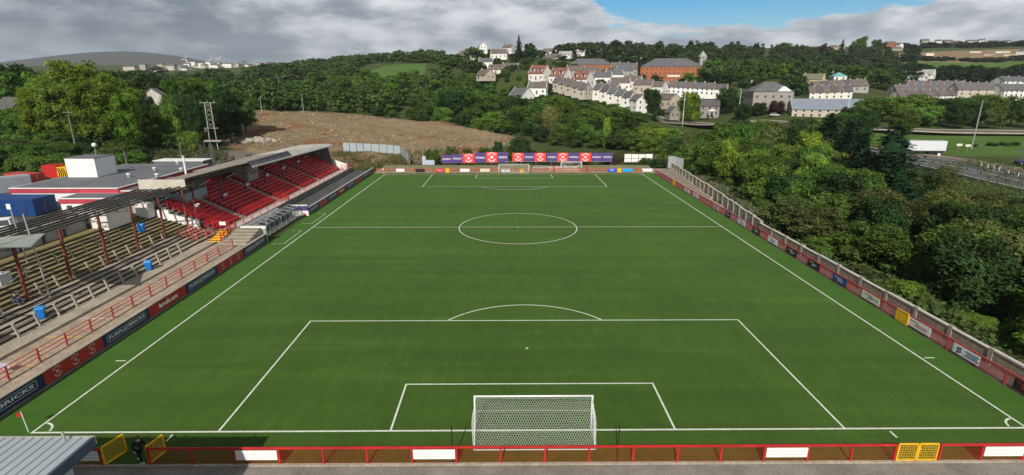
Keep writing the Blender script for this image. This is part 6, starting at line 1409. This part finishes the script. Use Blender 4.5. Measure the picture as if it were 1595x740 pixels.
# ------------------------------------------------------------------ houses
gsm = {}
def house(u, vb, y, w, L, hw, rh, rot, wm, rm, lab, group=None, chim=1, dorm=0, storeys=None, name='house', cat='house', hip=False, win=True, pos=None, wstep=3.1, proud=.5, verge=True, door=True):
    p = pos if pos is not None else atY(u, vb, y); z = max(h1(p[0], p[1]), -5)
    z = z if pos is not None else p[2]
    if name in ('house', 'terraced_house') and y < 600: hw *= .84; w *= .95
    o = empty(name, lab, cat, (p[0], p[1], z), R(rot), group); a, b = w/2, L/2
    m = MB(); m.box(-a, a, -b, b, -1.2 if pos is None else -1.5, hw)
    if not hip:
        m.add([(-a, -b, hw), (a, -b, hw), (0, -b, hw+rh-.05), (-a, b, hw), (a, b, hw), (0, b, hw+rh-.05)], [(0, 1, 2), (5, 4, 3), (0, 2, 5, 3), (1, 4, 5, 2)])
    m.build('wall', wm, o)
    th = .16; e = .35; r = MB()
    if not hip:
        for s in (-1, 1):
            k = e*rh/a; x0, z0, z1 = s*(a+e), hw-k+.06, hw+rh+.06
            r.add([(x0, -b-.2, z0), (0, -b-.2, z1), (0, b+.2, z1), (x0, b+.2, z0), (x0, -b-.2, z0+th), (0, -b-.2, z1+th), (0, b+.2, z1+th), (x0, b+.2, z0+th)], [(3, 2, 1, 0), (4, 5, 6, 7), (0, 1, 5, 4), (1, 2, 6, 5), (2, 3, 7, 6), (3, 0, 4, 7)])
    else:
        i = min(a, b)*.95; c = (0, b-i) if b > a else (a-i, 0)
        r.add([(-a-e, -b-e, hw), (a+e, -b-e, hw), (a+e, b+e, hw), (-a-e, b+e, hw), (-c[0], -c[1], hw+rh), (c[0], c[1], hw+rh)], [(0, 1, 5, 4) if b <= a else (0, 1, 4), (1, 2, 5) if b <= a else (1, 2, 5, 4), (2, 3, 4, 5) if b <= a else (2, 3, 5), (3, 0, 4) if b <= a else (3, 0, 4, 5), (3, 2, 1, 0)])
    ro = r.build('roof', rm, o)
    if not hip and wm is not stone and verge:
        for yy_ in (-b-.08, b+.08):
            if name == 'terraced_house' and yy_ > 0: continue
            for s in (-1, 1): MB().bar((s*(a+e), yy_, hw-e*rh/a+.22), (0, yy_, hw+rh+.22), .20, .10).build('verge', wm if wm not in (brick, greyr) else conc, o)
    for k in range(chim):
        cy_ = (b-.6) if k == 0 else (-b+.6); MB().box(-.35, .35, cy_-.35, cy_+.35, hw+rh-.5, hw+rh+.9).build('chimney', brick if rm is slater else greyr, ro)
    if win:
        st = storeys or max(1, round(hw/2.7))
        for f_ in range(st):
            z0 = 1.0+f_*(hw/st); z1 = z0+1.15
            if f_ == 0 and hw < 2.2: z0, z1 = .8, 1.7
            for s in (-1, 1):                                  # gable ends
                for x in ([-a*.45, a*.45] if w > 5 else [0]):
                    q = MB().box(x-.42, x+.42, s*(b+.005), s*(b+.05), z0, z1).build('window', glass, o)
                n = max(1, int(L/wstep))
                for j in range(n):                             # long sides
                    yy_ = -b+L*(j+.5)/n
                    if f_ == 0 and j == n//2 and s == -1 and door and L < 20:
                        MB().box(s*(a+.005), s*(a+.06), yy_-.45, yy_+.45, .0, 2.05).build('door', slater if (n % 2) else black, o)
                    else: MB().box(s*(a+.005), s*(a+.05), yy_-.45, yy_+.45, z0, z1).build('window', glass, o)
    for k in range(dorm):
        yy_ = -b+L*(k+.5)/dorm
        for s in (-1, 1):
            d = MB().box(s*a*.35 if s > 0 else -a*.85, s*a*.85 if s > 0 else -a*.35, yy_-1.1, yy_+1.1, hw+.2, hw+rh*.62).build('dormer', wm, o)
            MB().box(s*(a*.85+.01) if s > 0 else -(a*.85+.05), s*(a*.85+.05) if s > 0 else -(a*.85+.01), yy_-.7, yy_+.7, hw+.5, hw+rh*.55).build('dormer_window', glass, d)
            MB().box(s*a*.3 if s > 0 else -a*.98, s*a*.98 if s > 0 else -a*.3, yy_-1.25, yy_+1.25, hw+rh*.62+.003, hw+rh*.62+.14).build('dormer_roof', rm, d)
    return o
def terrace_row(u0, v0, u1, v1, y0, y1, n, w, hw, rh, wm, rms, lab, group, rotoff=0., step=True, wstep=2.6, storeys=None, verge=True):
    verge = not (u0 > 1250)
    A = atY(u0, v0, y0); B = atY(u1, v1, y1); d = B-A; L = math.hypot(d[0], d[1])/n; ang = math.degrees(math.atan2(d[1], d[0]))-90
    for i in range(n):
        p = A+d*(i+.5)/n
        ws = wm if not isinstance(wm, (list, tuple)) else wm[i % len(wm)]
        o = house(0, 0, 0, w, L-.03, hw, rh, ang, ws, rms[i % len(rms)], lab+', %s from the left' % ['first', 'second', 'third', 'fourth', 'fifth', 'sixth', 'seventh', 'eighth'][i], group, 1, 0, storeys, 'terraced_house', 'house', wstep=wstep, pos=(p[0], p[1], p[2]), verge=verge); o.location.z = p[2]
h = house
h(812, 158, 258, 8.5, 11, 3.6, 3.6, 40, offwhite, slate, 'white gabled house with grey slate roof above the middle wood', wstep=3)
h(838, 147, 264, 7.5, 10, 4.2, 2.8, 75, white, slateb, 'white house with brown roof just right of the white gable')
h(757, 123, 300, 8, 9, 2.6, 3.2, 38, beige, slateb, 'beige gabled bungalow beside the dark hillside tree')
for u, vb, y, lab in ((841, 125, 292, 'red roofed dormer house, left one of the three'), (873, 129, 288, 'red roofed dormer house, middle one of the three'), (907, 134, 284, 'red roofed dormer house, right one of the three')):
    h(u, vb, y, 9, 10.5, 4.6, 4.2, 52, offwhite, slater, lab, dorm=2, chim=1)
h(774, 115, 345, 8, 11, 3.4, 3.0, 80, cream, slateb, 'cream dormer villa with dark roof on the hill, left of two', dorm=2); h(795, 114, 345, 8, 11, 3.6, 3.2, 78, cream, slateb, 'cream dormer villa with dark roof on the hill, right of two', dorm=2)
h(757, 104, 380, 8, 10, 4, 2.6, 85, white, slate, 'white house with grey roof above the beige bungalow')
h(731, 92, 430, 9, 14, 4, 3.2, 65, beige, slateb, 'brownish roofed house at the left end of the hilltop row'); h(752, 82, 460, 7, 8, 6, 3., 10, white, slateb, 'narrow white gable beside a dark hilltop tree', chim=0)
h(778, 91, 440, 10, 14, 4.5, 3.4, 80, offwhite, slateb, 'wide white house with dark roof left of the skyline conifers'); h(792, 82, 470, 8, 10, 4.5, 3, 60, white, slateb, 'white house partly behind the wide hilltop one')
for u, vb, y, lab, rm_ in ((843, 88, 520, 'small white bungalow on the hilltop right of the conifers', slateb), (857, 96, 500, 'brown roofed hilltop bungalow with white front', slateb), (866, 94, 500, 'white gabled bungalow in the hilltop group', slateb), (881, 90, 510, 'broad white bungalow at the right of the hilltop group', greyr), (903, 86, 540, 'low pale bungalow further right on the hilltop', greyr), (855, 85, 560, 'white bungalow behind the hilltop group', slateb), (927, 86, 560, 'long low pale building near the dark wood', greyr)):
    h(u, vb, y, 11, 12, 3.2, 3.2, random.choice((15, 70, 80)), white, rm_, lab, chim=0)
terrace_row(866, 138, 916, 152, 276, 262, 5, 7.5, 4.6, 2.9, beige, (slateb, slate, slateb), 'beige terraced house nearest the middle wood', 'beige terrace above the wood', storeys=2)
terrace_row(928, 150, 985, 166, 268, 254, 5, 8, 5., 2.9, offwhite, (slate, slatep, slate), 'slate roofed house left of the big dark roadside tree', 'slate roofed terrace by the dark tree', storeys=2)
h(994, 172, 250, 8, 9, 6.2, 2.6, 18, offwhite, slate, 'tall plain white gable wall beside the large dark roadside tree')
for u, vb, y, rt, wm_, rm_, lab in ((938, 131, 305, 80, white, slate, 'white house with long grey roof behind the low olive tree'), (955, 126, 325, 100, offwhite, slate, 'pale terrace end house above the olive tree'), (922, 122, 330, 75, greyr, slateb, 'grey rendered house right of the red roofed dormer houses'), (965, 140, 290, 85, offwhite, slateb, 'long roofed white house in the middle of the town'),
                                    (985, 137, 300, 60, offwhite, slateb, 'white house at the left foot of the big brick block'), (1003, 143, 292, 55, beige, slateb, 'white gabled pair house below the big brick block, left'), (1022, 146, 290, 50, offwhite, slateb, 'white gabled house below the big brick block, right'), (972, 120, 350, 85, greyr, slate, 'low grey slate roofed building between the two brick blocks'),
                                    (948, 150, 275, 70, cream, slate, 'small cream house with arched gable'), (1040, 166, 270, 30, beige, slateb, 'beige gable house beside the bright round tree'), (895, 120, 330, 70, greyr, slateb, 'grey roofed house above the red dormer houses'), (1116, 150, 290, 70, offwhite, slatep, 'purple slate roofed house right of the white terrace')):
    h(u, vb, y, 8, 11, 4.8, 2.8, rt, wm_, rm_, lab)
terrace_row(1040, 146, 1113, 150, 300, 288, 5, 8, 5.0, 3.0, white, (slateb, slate), 'white terraced house below the big brick block', 'white terrace below the brick block', storeys=2)
h(1104, 180, 257, 8.5, 9.5, 6.0, 3.0, 72, stone, slatep, 'grey stone house with purple roof and white porch by the main road'); 
o = bpy.data.objects['house']; 
po = empty('porch', 'small white gabled porch in front of the stone house', 'porch', atY(1108, 180, 250), R(10)); MB().box(-1.3, -1.1, -.8, .8, 0, 2.2).build('post', white, po); MB().box(1.1, 1.3, -.8, .8, 0, 2.2).build('post', white, po); m = MB(); m.prism([(-1.7, 2.2), (1.7, 2.2), (0, 3.3)], 'y', -1, 1); m.build('roof', white, po)
h(1047, 183, 256, 6, 6, 3.2, 3.0, 10, stone, slate, 'small grey stone cottage left of the bright round tree')
# institution
o = h(1194, 168, 238, 14, 18.5, 7.8, 4.6, 84, mat('grey_beige_stone', (.30, .28, .25), .9, .12), slate, 'large two storey grey institution with hipped slate roof and white pediment', hip=True, wstep=3.6, storeys=2, name='institution', cat='building')
MB().prism([(-4.2, 7.4), (1.6, 7.4), (-1.3, 10.4)], 'x', 0, 0) if False else None
m = MB(); m.add([(7.4, -8., 7.9), (7.4, -1.5, 7.9), (7.4, -4.75, 10.3), (5.0, -8, 7.9), (5.0, -1.5, 7.9), (3.8, -4.75, 10.3)], [(0, 1, 2), (3, 5, 4), (0, 2, 5, 3), (1, 4, 5, 2), (0, 3, 4, 1)]); 
m2 = MB(); m2.add([(-x, y, z) for x, y, z in m.v], m.f); m2.build('pediment', white, o)
h(1282, 184, 224, 13, 30, 4.2, 4.4, 74, beige, mat('blue_grey_roof_sheet', (.20, .225, .27), .55, .1), 'long low hall with blue grey sheet roof right of the institution', chim=0, name='hall', cat='hall')
h(1266, 133, 325, 9, 12, 4.4, 3.4, 48, mat('yellow_render', (.66, .52, .28), .8, .08), mat('olive_tile', (.16, .155, .10), .8), 'pale yellow gabled house above the cream terrace')
h(1304, 126, 335, 9, 8, 3.5, 2.5, 80, offwhite, teal, 'low building with turquoise roof behind the brown roofs', hip=True)
terrace_row(1256, 156, 1322, 154, 296, 292, 6, 8, 5.2, 3.6, (offwhite, offwhite, cream, cream), (slateb, slatep), 'cream or white terraced house by the blue grey roofed hall', 'cream terrace by the hall', storeys=2)
terrace_row(1262, 146, 1345, 142, 316, 318, 7, 9, 4.2, 3.8, greyr, (slateb, slatep, slateb), 'brown roofed house behind the cream terrace', 'brown roofed terrace behind', storeys=2)
terrace_row(1392, 159, 1478, 158, 296, 296, 8, 9, 4.2, 3.2, (offwhite, cream, beige), (slateb, slatep), 'pale fronted terraced house above the roadside trees', 'front terrace upper right', storeys=2)
terrace_row(1388, 149, 1480, 148, 318, 318, 8, 9, 3.8, 3.4, greyr, (slateb, slate), 'dark roofed house, second row upper right', 'second terrace upper right', storeys=2)
terrace_row(1482, 150, 1545, 150, 306, 306, 5, 9, 4.8, 4.0, beige, (slate, slateb), 'dark roofed house right of the front terrace', 'right hand terrace', storeys=2)
terrace_row(1408, 141, 1500, 141, 345, 345, 7, 9, 3.6, 3.2, greyr, (slateb, slate), 'terraced house in the third row upper right', 'third terrace upper right', storeys=2)
terrace_row(1550, 152, 1612, 152, 300, 300, 4, 11, 5, 3.6, offwhite, (slate,), 'grey roofed house at the right edge of town', 'terrace at the right edge', storeys=2)
terrace_row(1552, 136, 1615, 137, 350, 350, 4, 12, 5, 3, white, (slate,), 'white walled house at right edge below dark belt', 'upper terrace at the right edge', storeys=2)
h(1425, 124, 400, 10, 14, 3, 4, 40, offwhite, greyr, 'pale roofed barn among the dark trees, left of two', chim=0); h(1440, 121, 405, 9, 12, 3, 3.5, 40, offwhite, greyr, 'pale roofed barn among the dark trees, right of two', chim=0)
# red brick blocks
orange = mat('orange_red_brick', (.36, .125, .055), .9, .12, .4)
o = h(1042, 131, 398, 24, 46, 12.5, 6.5, 80, orange, slate, 'large three storey orange brick block with grey hipped roof', hip=True, wstep=3.2, storeys=4, name='brick_block', cat='building')
MB().box(-12.06, -12.31, -6, 3, 5.0, 6.6).build('pale_band', cream, o)
h(1093, 104, 415, 5, 5, 7.5, 4.5, 0, greyr, greyr, 'small stone turret with pointed roof behind the orange brick block', hip=True, name='turret', cat='tower', chim=0)
h(918, 116, 412, 16, 34, 7, 5, 84, orange, slate, 'low orange brick block with grey hipped roof and skylights', hip=True, wstep=3.4, storeys=2, name='brick_block', cat='building')
terrace_row(952, 116, 992, 118, 380, 376, 3, 12, 5.5, 4, greyr, (slateb, slate), 'grey roofed block between the two brick buildings', 'grey blocks between the brick buildings')
# right skyline
for u, vb, y, w_, L_, hw_, rt, wm_, rm_, lab in ((1297, 79, 760, 10, 14, 6, 80, mat('pink_render', (.55, .36, .30)), slateb, 'pinkish house with brown roof on the right skyline'), (1310, 78, 770, 9, 9, 7, 10, white, slateb, 'white gable on the right skyline beside the pinkish house'), (1386, 72, 880, 12, 22, 6, 80, brick, slateb, 'long brick house on the right skyline'), (1395, 80, 850, 9, 24, 5, 82, greyr, slateb, 'low row below the long brick skyline house'), (1362, 76, 860, 9, 18, 3, 85, white, slate, 'low white building below the skyline trees'),
                                                 (1401, 74, 870, 10, 10, 5, 20, white, slateb, 'white gabled house right of the long brick skyline house'), (1461, 68, 930, 11, 14, 5, 70, white, slate, 'white house left of the bare building site'), (1475, 69, 940, 12, 22, 6, 80, greyr, slateb, 'grey house left of the bare building site'), (1488, 70, 930, 10, 16, 5, 60, brick, slateb, 'brown brick house above the building site'), (1511, 68, 940, 14, 20, 4.5, 70, cream, slateb, 'cream bungalow above the building site, left of three'),
                                                 (1546, 69, 940, 14, 22, 5, 75, mat('pale_yellow_render', (.66, .60, .36)), slateb, 'pale yellow bungalow above the building site'), (1528, 66, 990, 10, 18, 4, 80, white, slateb, 'white bungalow behind the cream one'), (1567, 68, 950, 11, 20, 4, 80, white, slate, 'white bungalow right of the yellow one'), (1592, 69, 940, 12, 20, 5, 80, cream, slateb, 'cream house at the right end of the skyline'), (1440, 66, 990, 10, 20, 4, 80, greyr, slateb, 'grey roofed house behind the dark clump on the skyline'), (1590, 88, 760, 14, 14, 9, 30, white, slate, 'blue grey and white house at the right edge of the building site')):
    h(u, vb, y, w_*.85, L_*.62, hw_*.75, 2.8, rt, wm_, rm_, lab, chim=0, wstep=4)
for i, (u0, u1, vb, y) in enumerate(((1440, 1452, 86, 770), (1508, 1525, 83, 790), (1530, 1548, 88, 760), (1548, 1570, 83, 785), (1560, 1583, 88, 755))):
    a = atY(u0, vb, y); b = atY(u1, vb, y); o = empty('building_site_wall', 'pale unfinished wall on the bare building site', 'wall', ((a[0]+b[0])/2, y, a[2]-1), 0, 'unfinished walls on the building site'); MB().box(-(b[0]-a[0])/2, (b[0]-a[0])/2, -3, 3, 0, 3.4).build('wall', cream, o); MB().box(-(b[0]-a[0])/2, (b[0]-a[0])/2, -3.2, 3.2, 3.402, 3.8).build('coping', conc, o)
# left side
h(244, 168, 166, 5.6, 10, 5.2, 2.2, 24, mat('pale_grey_render', (.56, .53, .46), .85), slate, 'tall pale gabled house among the trees upper left', chim=0, win=False)
h(30, 184, 124, 8, 12, 3, 3., 62, stone, mat('mossy_slate', (.10, .095, .085), .8), 'old stone barn with dark slate roof below the bright trees', chim=0, win=False)
h(192, 164, 170, 7, 9, 3.0, 2.8, 70, white, slate, 'low white gabled bungalow left of the tall pale gable', chim=0)
gfar = 'distant white houses below the moorland hill'
h(252, 114, 900, 9, 18, 5, 3.5, 84, white, slateb, 'brightest white house block in the distance above the tall pale gable', chim=0, wstep=5)
for i, (u, vb, y) in enumerate([(random.uniform(200, 300), random.uniform(104, 112), random.uniform(900, 1300)) for _ in range(14)]+[(random.uniform(285, 480), random.uniform(99, 107), random.uniform(1300, 1900)) for _ in range(60)]):
    p = atY(u, vb, y); o = empty('distant_house', 'small distant pale house, %s, %s' % (['above the bright clump', 'above the pale gable', 'left of the first turbine', 'by the first turbine', 'between first and second turbine', 'by the second and third turbines', 'right of the turbines', 'further right of the turbines', 'near the wood edge', 'against the wood edge', 'at the right end'][int(np.searchsorted((235, 270, 284, 298, 318, 345, 370, 395, 420, 445), u))], 'closer' if y < 1200 else 'front row' if y < 1500 else 'middle row' if y < 1700 else 'back row'), 'house', (p[0], p[1], h1(p[0], p[1])-1), R(random.choice((0, 80, 90, 60))), gfar); o.location.z = p[2]
    a, b, c_ = random.uniform(3.5, 5), random.uniform(6, 13), random.uniform(3.5, 5.5); MB().box(-a, a, -b, b, -40, c_).build('wall', random.choice((offwhite, beige, greyr, beige)), o); m = MB(); m.prism([(-a-.3, c_+.003), (a+.3, c_+.003), (0, c_+a*.6)], 'y', -b-.3, b+.3); m.build('roof', random.choice((slate, slateb)), o)
# wind turbines
for u, vt, vh, y, sz, lab in ((289.5, 92, 92.2, 2500, 1., 'largest white wind turbine, left of three on the horizon'), (328.5, 92.5, 94.2, 2600, 1., 'white wind turbine, middle of three on the horizon'), (341.5, 91, 92.4, 2700, 1., 'white wind turbine, right of three on the horizon')):
    p = atY(u, vh, y); z = h1(p[0], p[1]); o = empty('wind_turbine', lab, 'turbine', (p[0], y, z)); hh = p[2]-z; MB().tube([(0, 0, 0), (0, 0, hh)], [2.4, 1.3], 8).build('tower', white, o); MB().box(-1.6, 1.6, -4, 4, hh-1.5, hh+1.8).build('nacelle', white, o)
    hb = MB(); hb.ball((0, -5, hh), 1.8, 8, 5); hub = hb.build('hub', white, o); a0 = {0: .3, 1: 1.2, 2: .9}[int(u) % 3]
    for k in range(3): a = a0+k*2*PI/3; m = MB(); m.tube([(0, -5, hh), (math.cos(a)*8, -5, hh+math.sin(a)*8), (math.cos(a)*24, -5, hh+math.sin(a)*24)], [.8, 1.5, .3], 5); m.build('blade', white, hub)
# parked cars in the town
for i, (u, vb, y, c_, lab) in enumerate(((1248, 186, 222, white, 'white van like car parked in front of the blue grey roofed hall'), (1205, 189, 224, mat('silver_paint', (.4, .41, .42), .35), 'silver car parked before the dark purplish tree'))):
    p = atY(u, vb, y); car((p[0], p[1], h1(p[0], p[1])+.15), 1.4, c_, lab)
p = atY(1278, 196, 205); o = empty('yellow_container', 'low yellow skip beside the road below the hall', 'skip', (p[0], p[1], h1(p[0], p[1]))); m = MB(); m.prism([(-1.4, 0), (1.4, 0), (2, 1.6), (-2, 1.6)], 'y', -.9, .9); m.build('skip_body', yellow, o)

# ------------------------------------------------------------------ people
def skin_body(name, verts, edges, m_, parent, lv=1):
    me = bpy.data.meshes.new(name); me.from_pydata([v[:3] for v in verts], edges, [])
    o = bpy.data.objects.new('tmp', me); COL.objects.link(o); s = o.modifiers.new('s', 'SKIN'); s.use_smooth_shade = True
    for i, v in enumerate(verts): d = me.skin_vertices[0].data[i]; d.radius = (v[3], v[3] if len(v) < 5 else v[4]); d.use_root = (i == 0)
    b = o.modifiers.new('b', 'SUBSURF'); b.levels = lv; b.render_levels = lv
    bpy.context.view_layer.update(); dg = bpy.context.evaluated_depsgraph_get(); out = bpy.data.meshes.new_from_object(o.evaluated_get(dg)); bpy.data.objects.remove(o); out.materials.clear(); out.materials.append(m_)
    out.name = name; return link(name, out, parent)
def person(loc, rz, J, top, legs, lab, pose):
    o = empty('person', lab, 'person', loc, rz)
    order = ['pel', 'wa', 'ch', 'ne', 'he', 'top']; V = []; idx = {}
    rad = dict(pel=.13, wa=.12, ch=.15, ne=.055, he=.10, top=.085, hipL=.10, knL=.062, anL=.045, toL=.035, hipR=.10, knR=.062, anR=.045, toR=.035, shL=.065, elL=.045, wrL=.03, haL=.035, shR=.065, elR=.045, wrR=.03, haR=.035)
    for k in rad: idx[k] = len(V); V.append((*J[k], rad[k]))
    E = [('pel', 'wa'), ('wa', 'ch'), ('ch', 'ne'), ('ne', 'he'), ('he', 'top')]
    for s in 'LR': E += [('pel', 'hip'+s), ('hip'+s, 'kn'+s), ('kn'+s, 'an'+s), ('an'+s, 'to'+s), ('ch', 'sh'+s), ('sh'+s, 'el'+s), ('el'+s, 'wr'+s), ('wr'+s, 'ha'+s)]
    skin_body('body', V, [(idx[a], idx[b]) for a, b in E], skin, o)
    def sub(name, keys, ed, m_, grow):
        ix = {k: i for i, k in enumerate(keys)}; skin_body(name, [(*J[k], rad[k]+grow) for k in keys], [(ix[a], ix[b]) for a, b in ed], m_, o)
    sub('jacket', ['pel', 'wa', 'ch', 'shL', 'elL', 'wrL', 'shR', 'elR', 'wrR'], [('pel', 'wa'), ('wa', 'ch'), ('ch', 'shL'), ('shL', 'elL'), ('elL', 'wrL'), ('ch', 'shR'), ('shR', 'elR'), ('elR', 'wrR')], top, .03)
    sub('trousers', ['pel', 'hipL', 'knL', 'anL', 'hipR', 'knR', 'anR'], [('pel', 'hipL'), ('hipL', 'knL'), ('knL', 'anL'), ('pel', 'hipR'), ('hipR', 'knR'), ('knR', 'anR')], legs, .022)
    hb = MB(); c = Vector(J['he']).lerp(Vector(J['top']), .75); hb.ball((c.x, c.y, c.z+.02), .115, 12, 8); hb.build('hair', hair, o, True)
    for s in 'LR':
        a = Vector(J['an'+s]); b = Vector(J['to'+s]); d = (b-a); d.z = 0; d = d.normalized() if d.length > .01 else Vector((0, -1, 0)); z0 = min(a.z, b.z)-.05
        sh = MB(); sh.bar((a.x-d.x*.08, a.y-d.y*.08, z0+.035), (b.x+d.x*.06, b.y+d.y*.06, z0+.03), .10, .09); sh.build('shoe', white if pose == 'walk' else black, o)
        ha = Vector(J['ha'+s]); wr = Vector(J['wr'+s]); d = (ha-wr).normalized(); sd = d.cross(Vector((0, 0, 1))); sd = sd.normalized() if sd.length > .1 else Vector((1, 0, 0)); hm = MB(); hm.bar(wr, ha+d*.03, .08, .03)
        for k in range(4): q = ha+sd*(-.03+.02*k); hm.tube([q, q+d*.05, q+d*.08-Vector((0, 0, .02))], [.009, .008, .006], 5)
        hm.tube([wr+sd*.035, wr+sd*.07+d*.04, wr+sd*.065+d*.075], [.011, .010, .007], 5); hm.build('hand', skin, o)
    return o
J = dict(pel=(0, 0, .95), wa=(0, -.03, 1.12), ch=(0, -.06, 1.36), ne=(0, -.08, 1.53), he=(0, -.10, 1.62), top=(0, -.11, 1.72),
         hipL=(-.1, 0, .90), knL=(-.11, -.20, .52), anL=(-.11, -.22, .10), toL=(-.12, -.40, .05), hipR=(.1, 0, .90), knR=(.11, .02, .50), anR=(.11, .32, .14), toR=(.11, .18, .05),
         shL=(-.21, -.05, 1.42), elL=(-.27, .08, 1.15), wrL=(-.25, .02, .90), haL=(-.25, -.02, .82), shR=(.21, -.05, 1.42), elR=(.27, -.10, 1.15), wrR=(.24, -.32, 1.05), haR=(.23, -.39, 1.03))
p = atZ(220, 719, .02); person((p[0], p[1], .02), R(70), J, cloth_b, cloth_b, 'person in black clothing and pale shoes walking through the open yellow gates', 'walk')
J2 = dict(pel=(0, 0, .28), wa=(0, -.06, .45), ch=(0, -.14, .68), ne=(0, -.20, .83), he=(0, -.24, .92), top=(0, -.27, 1.02),
          hipL=(-.1, -.02, .26), knL=(-.16, -.42, .42), anL=(-.14, -.45, .0), toL=(-.14, -.62, -.05), hipR=(.1, -.02, .26), knR=(.16, -.42, .42), anR=(.14, -.45, .0), toR=(.14, -.62, -.05),
          shL=(-.20, -.14, .72), elL=(-.27, -.30, .50), wrL=(-.12, -.42, .55), haL=(-.06, -.46, .58), shR=(.20, -.14, .72), elR=(.27, -.30, .50), wrR=(.12, -.42, .55), haR=(.06, -.46, .58))
p = atZ(25, 462, 3.1); k = round((-42.3-p[0])/.66); person((-42.3-.66*k-.33, p[1], 1.26+.2*(k+1)+.0), R(90), J2, cloth_g, denim, 'person in dark hooded top and jeans sitting on the terrace steps at the left edge', 'sit')

# ------------------------------------------------------------------ air
hz = MB(); hz.box(-7000, 7000, -900, 8800, -60, 700)
hm = bpy.data.materials.new('haze'); hm.use_nodes = True; ht_ = hm.node_tree; ht_.nodes.clear(); pv = ht_.nodes.new('ShaderNodeVolumePrincipled'); pv.inputs['Color'].default_value = (.80, .87, .96, 1); pv.inputs['Density'].default_value = .00009; pv.inputs['Anisotropy'].default_value = .2
ou = ht_.nodes.new('ShaderNodeOutputMaterial'); ht_.links.new(pv.outputs[0], ou.inputs['Volume'])
HAZE = True
if HAZE:
    o = hz.build('haze', hm); tag(o, 'thin pale haze filling the air', 'haze', kind='stuff'); o.display_type = 'WIRE'

# ------------------------------------------------------------------ labels that still coincide are told apart by their order in the picture
bpy.context.view_layer.update(); _by = {}
for o in bpy.data.objects:
    if o.parent is None and 'label' in o and o.get('kind') is None: _by.setdefault(o['label'], []).append(o)
_o = ['leftmost', 'second left', 'third left', 'fourth left', 'fifth left', 'sixth left', 'seventh left', 'eighth left', 'ninth left', 'tenth left', 'eleventh left', 'twelfth left', 'thirteenth left', 'fourteenth left']
for lab, os_ in _by.items():
    if len(os_) < 2 or len(os_) > 14: continue
    os_.sort(key=lambda q: upx(*q.location)); n = len(os_)
    for i, q in enumerate(os_):
        w_ = 'rightmost' if i == n-1 else 'middle' if n == 3 and i == 1 else _o[i]
        if len(lab.split())+len(w_.split()) <= 16: q['label'] = lab+', '+w_
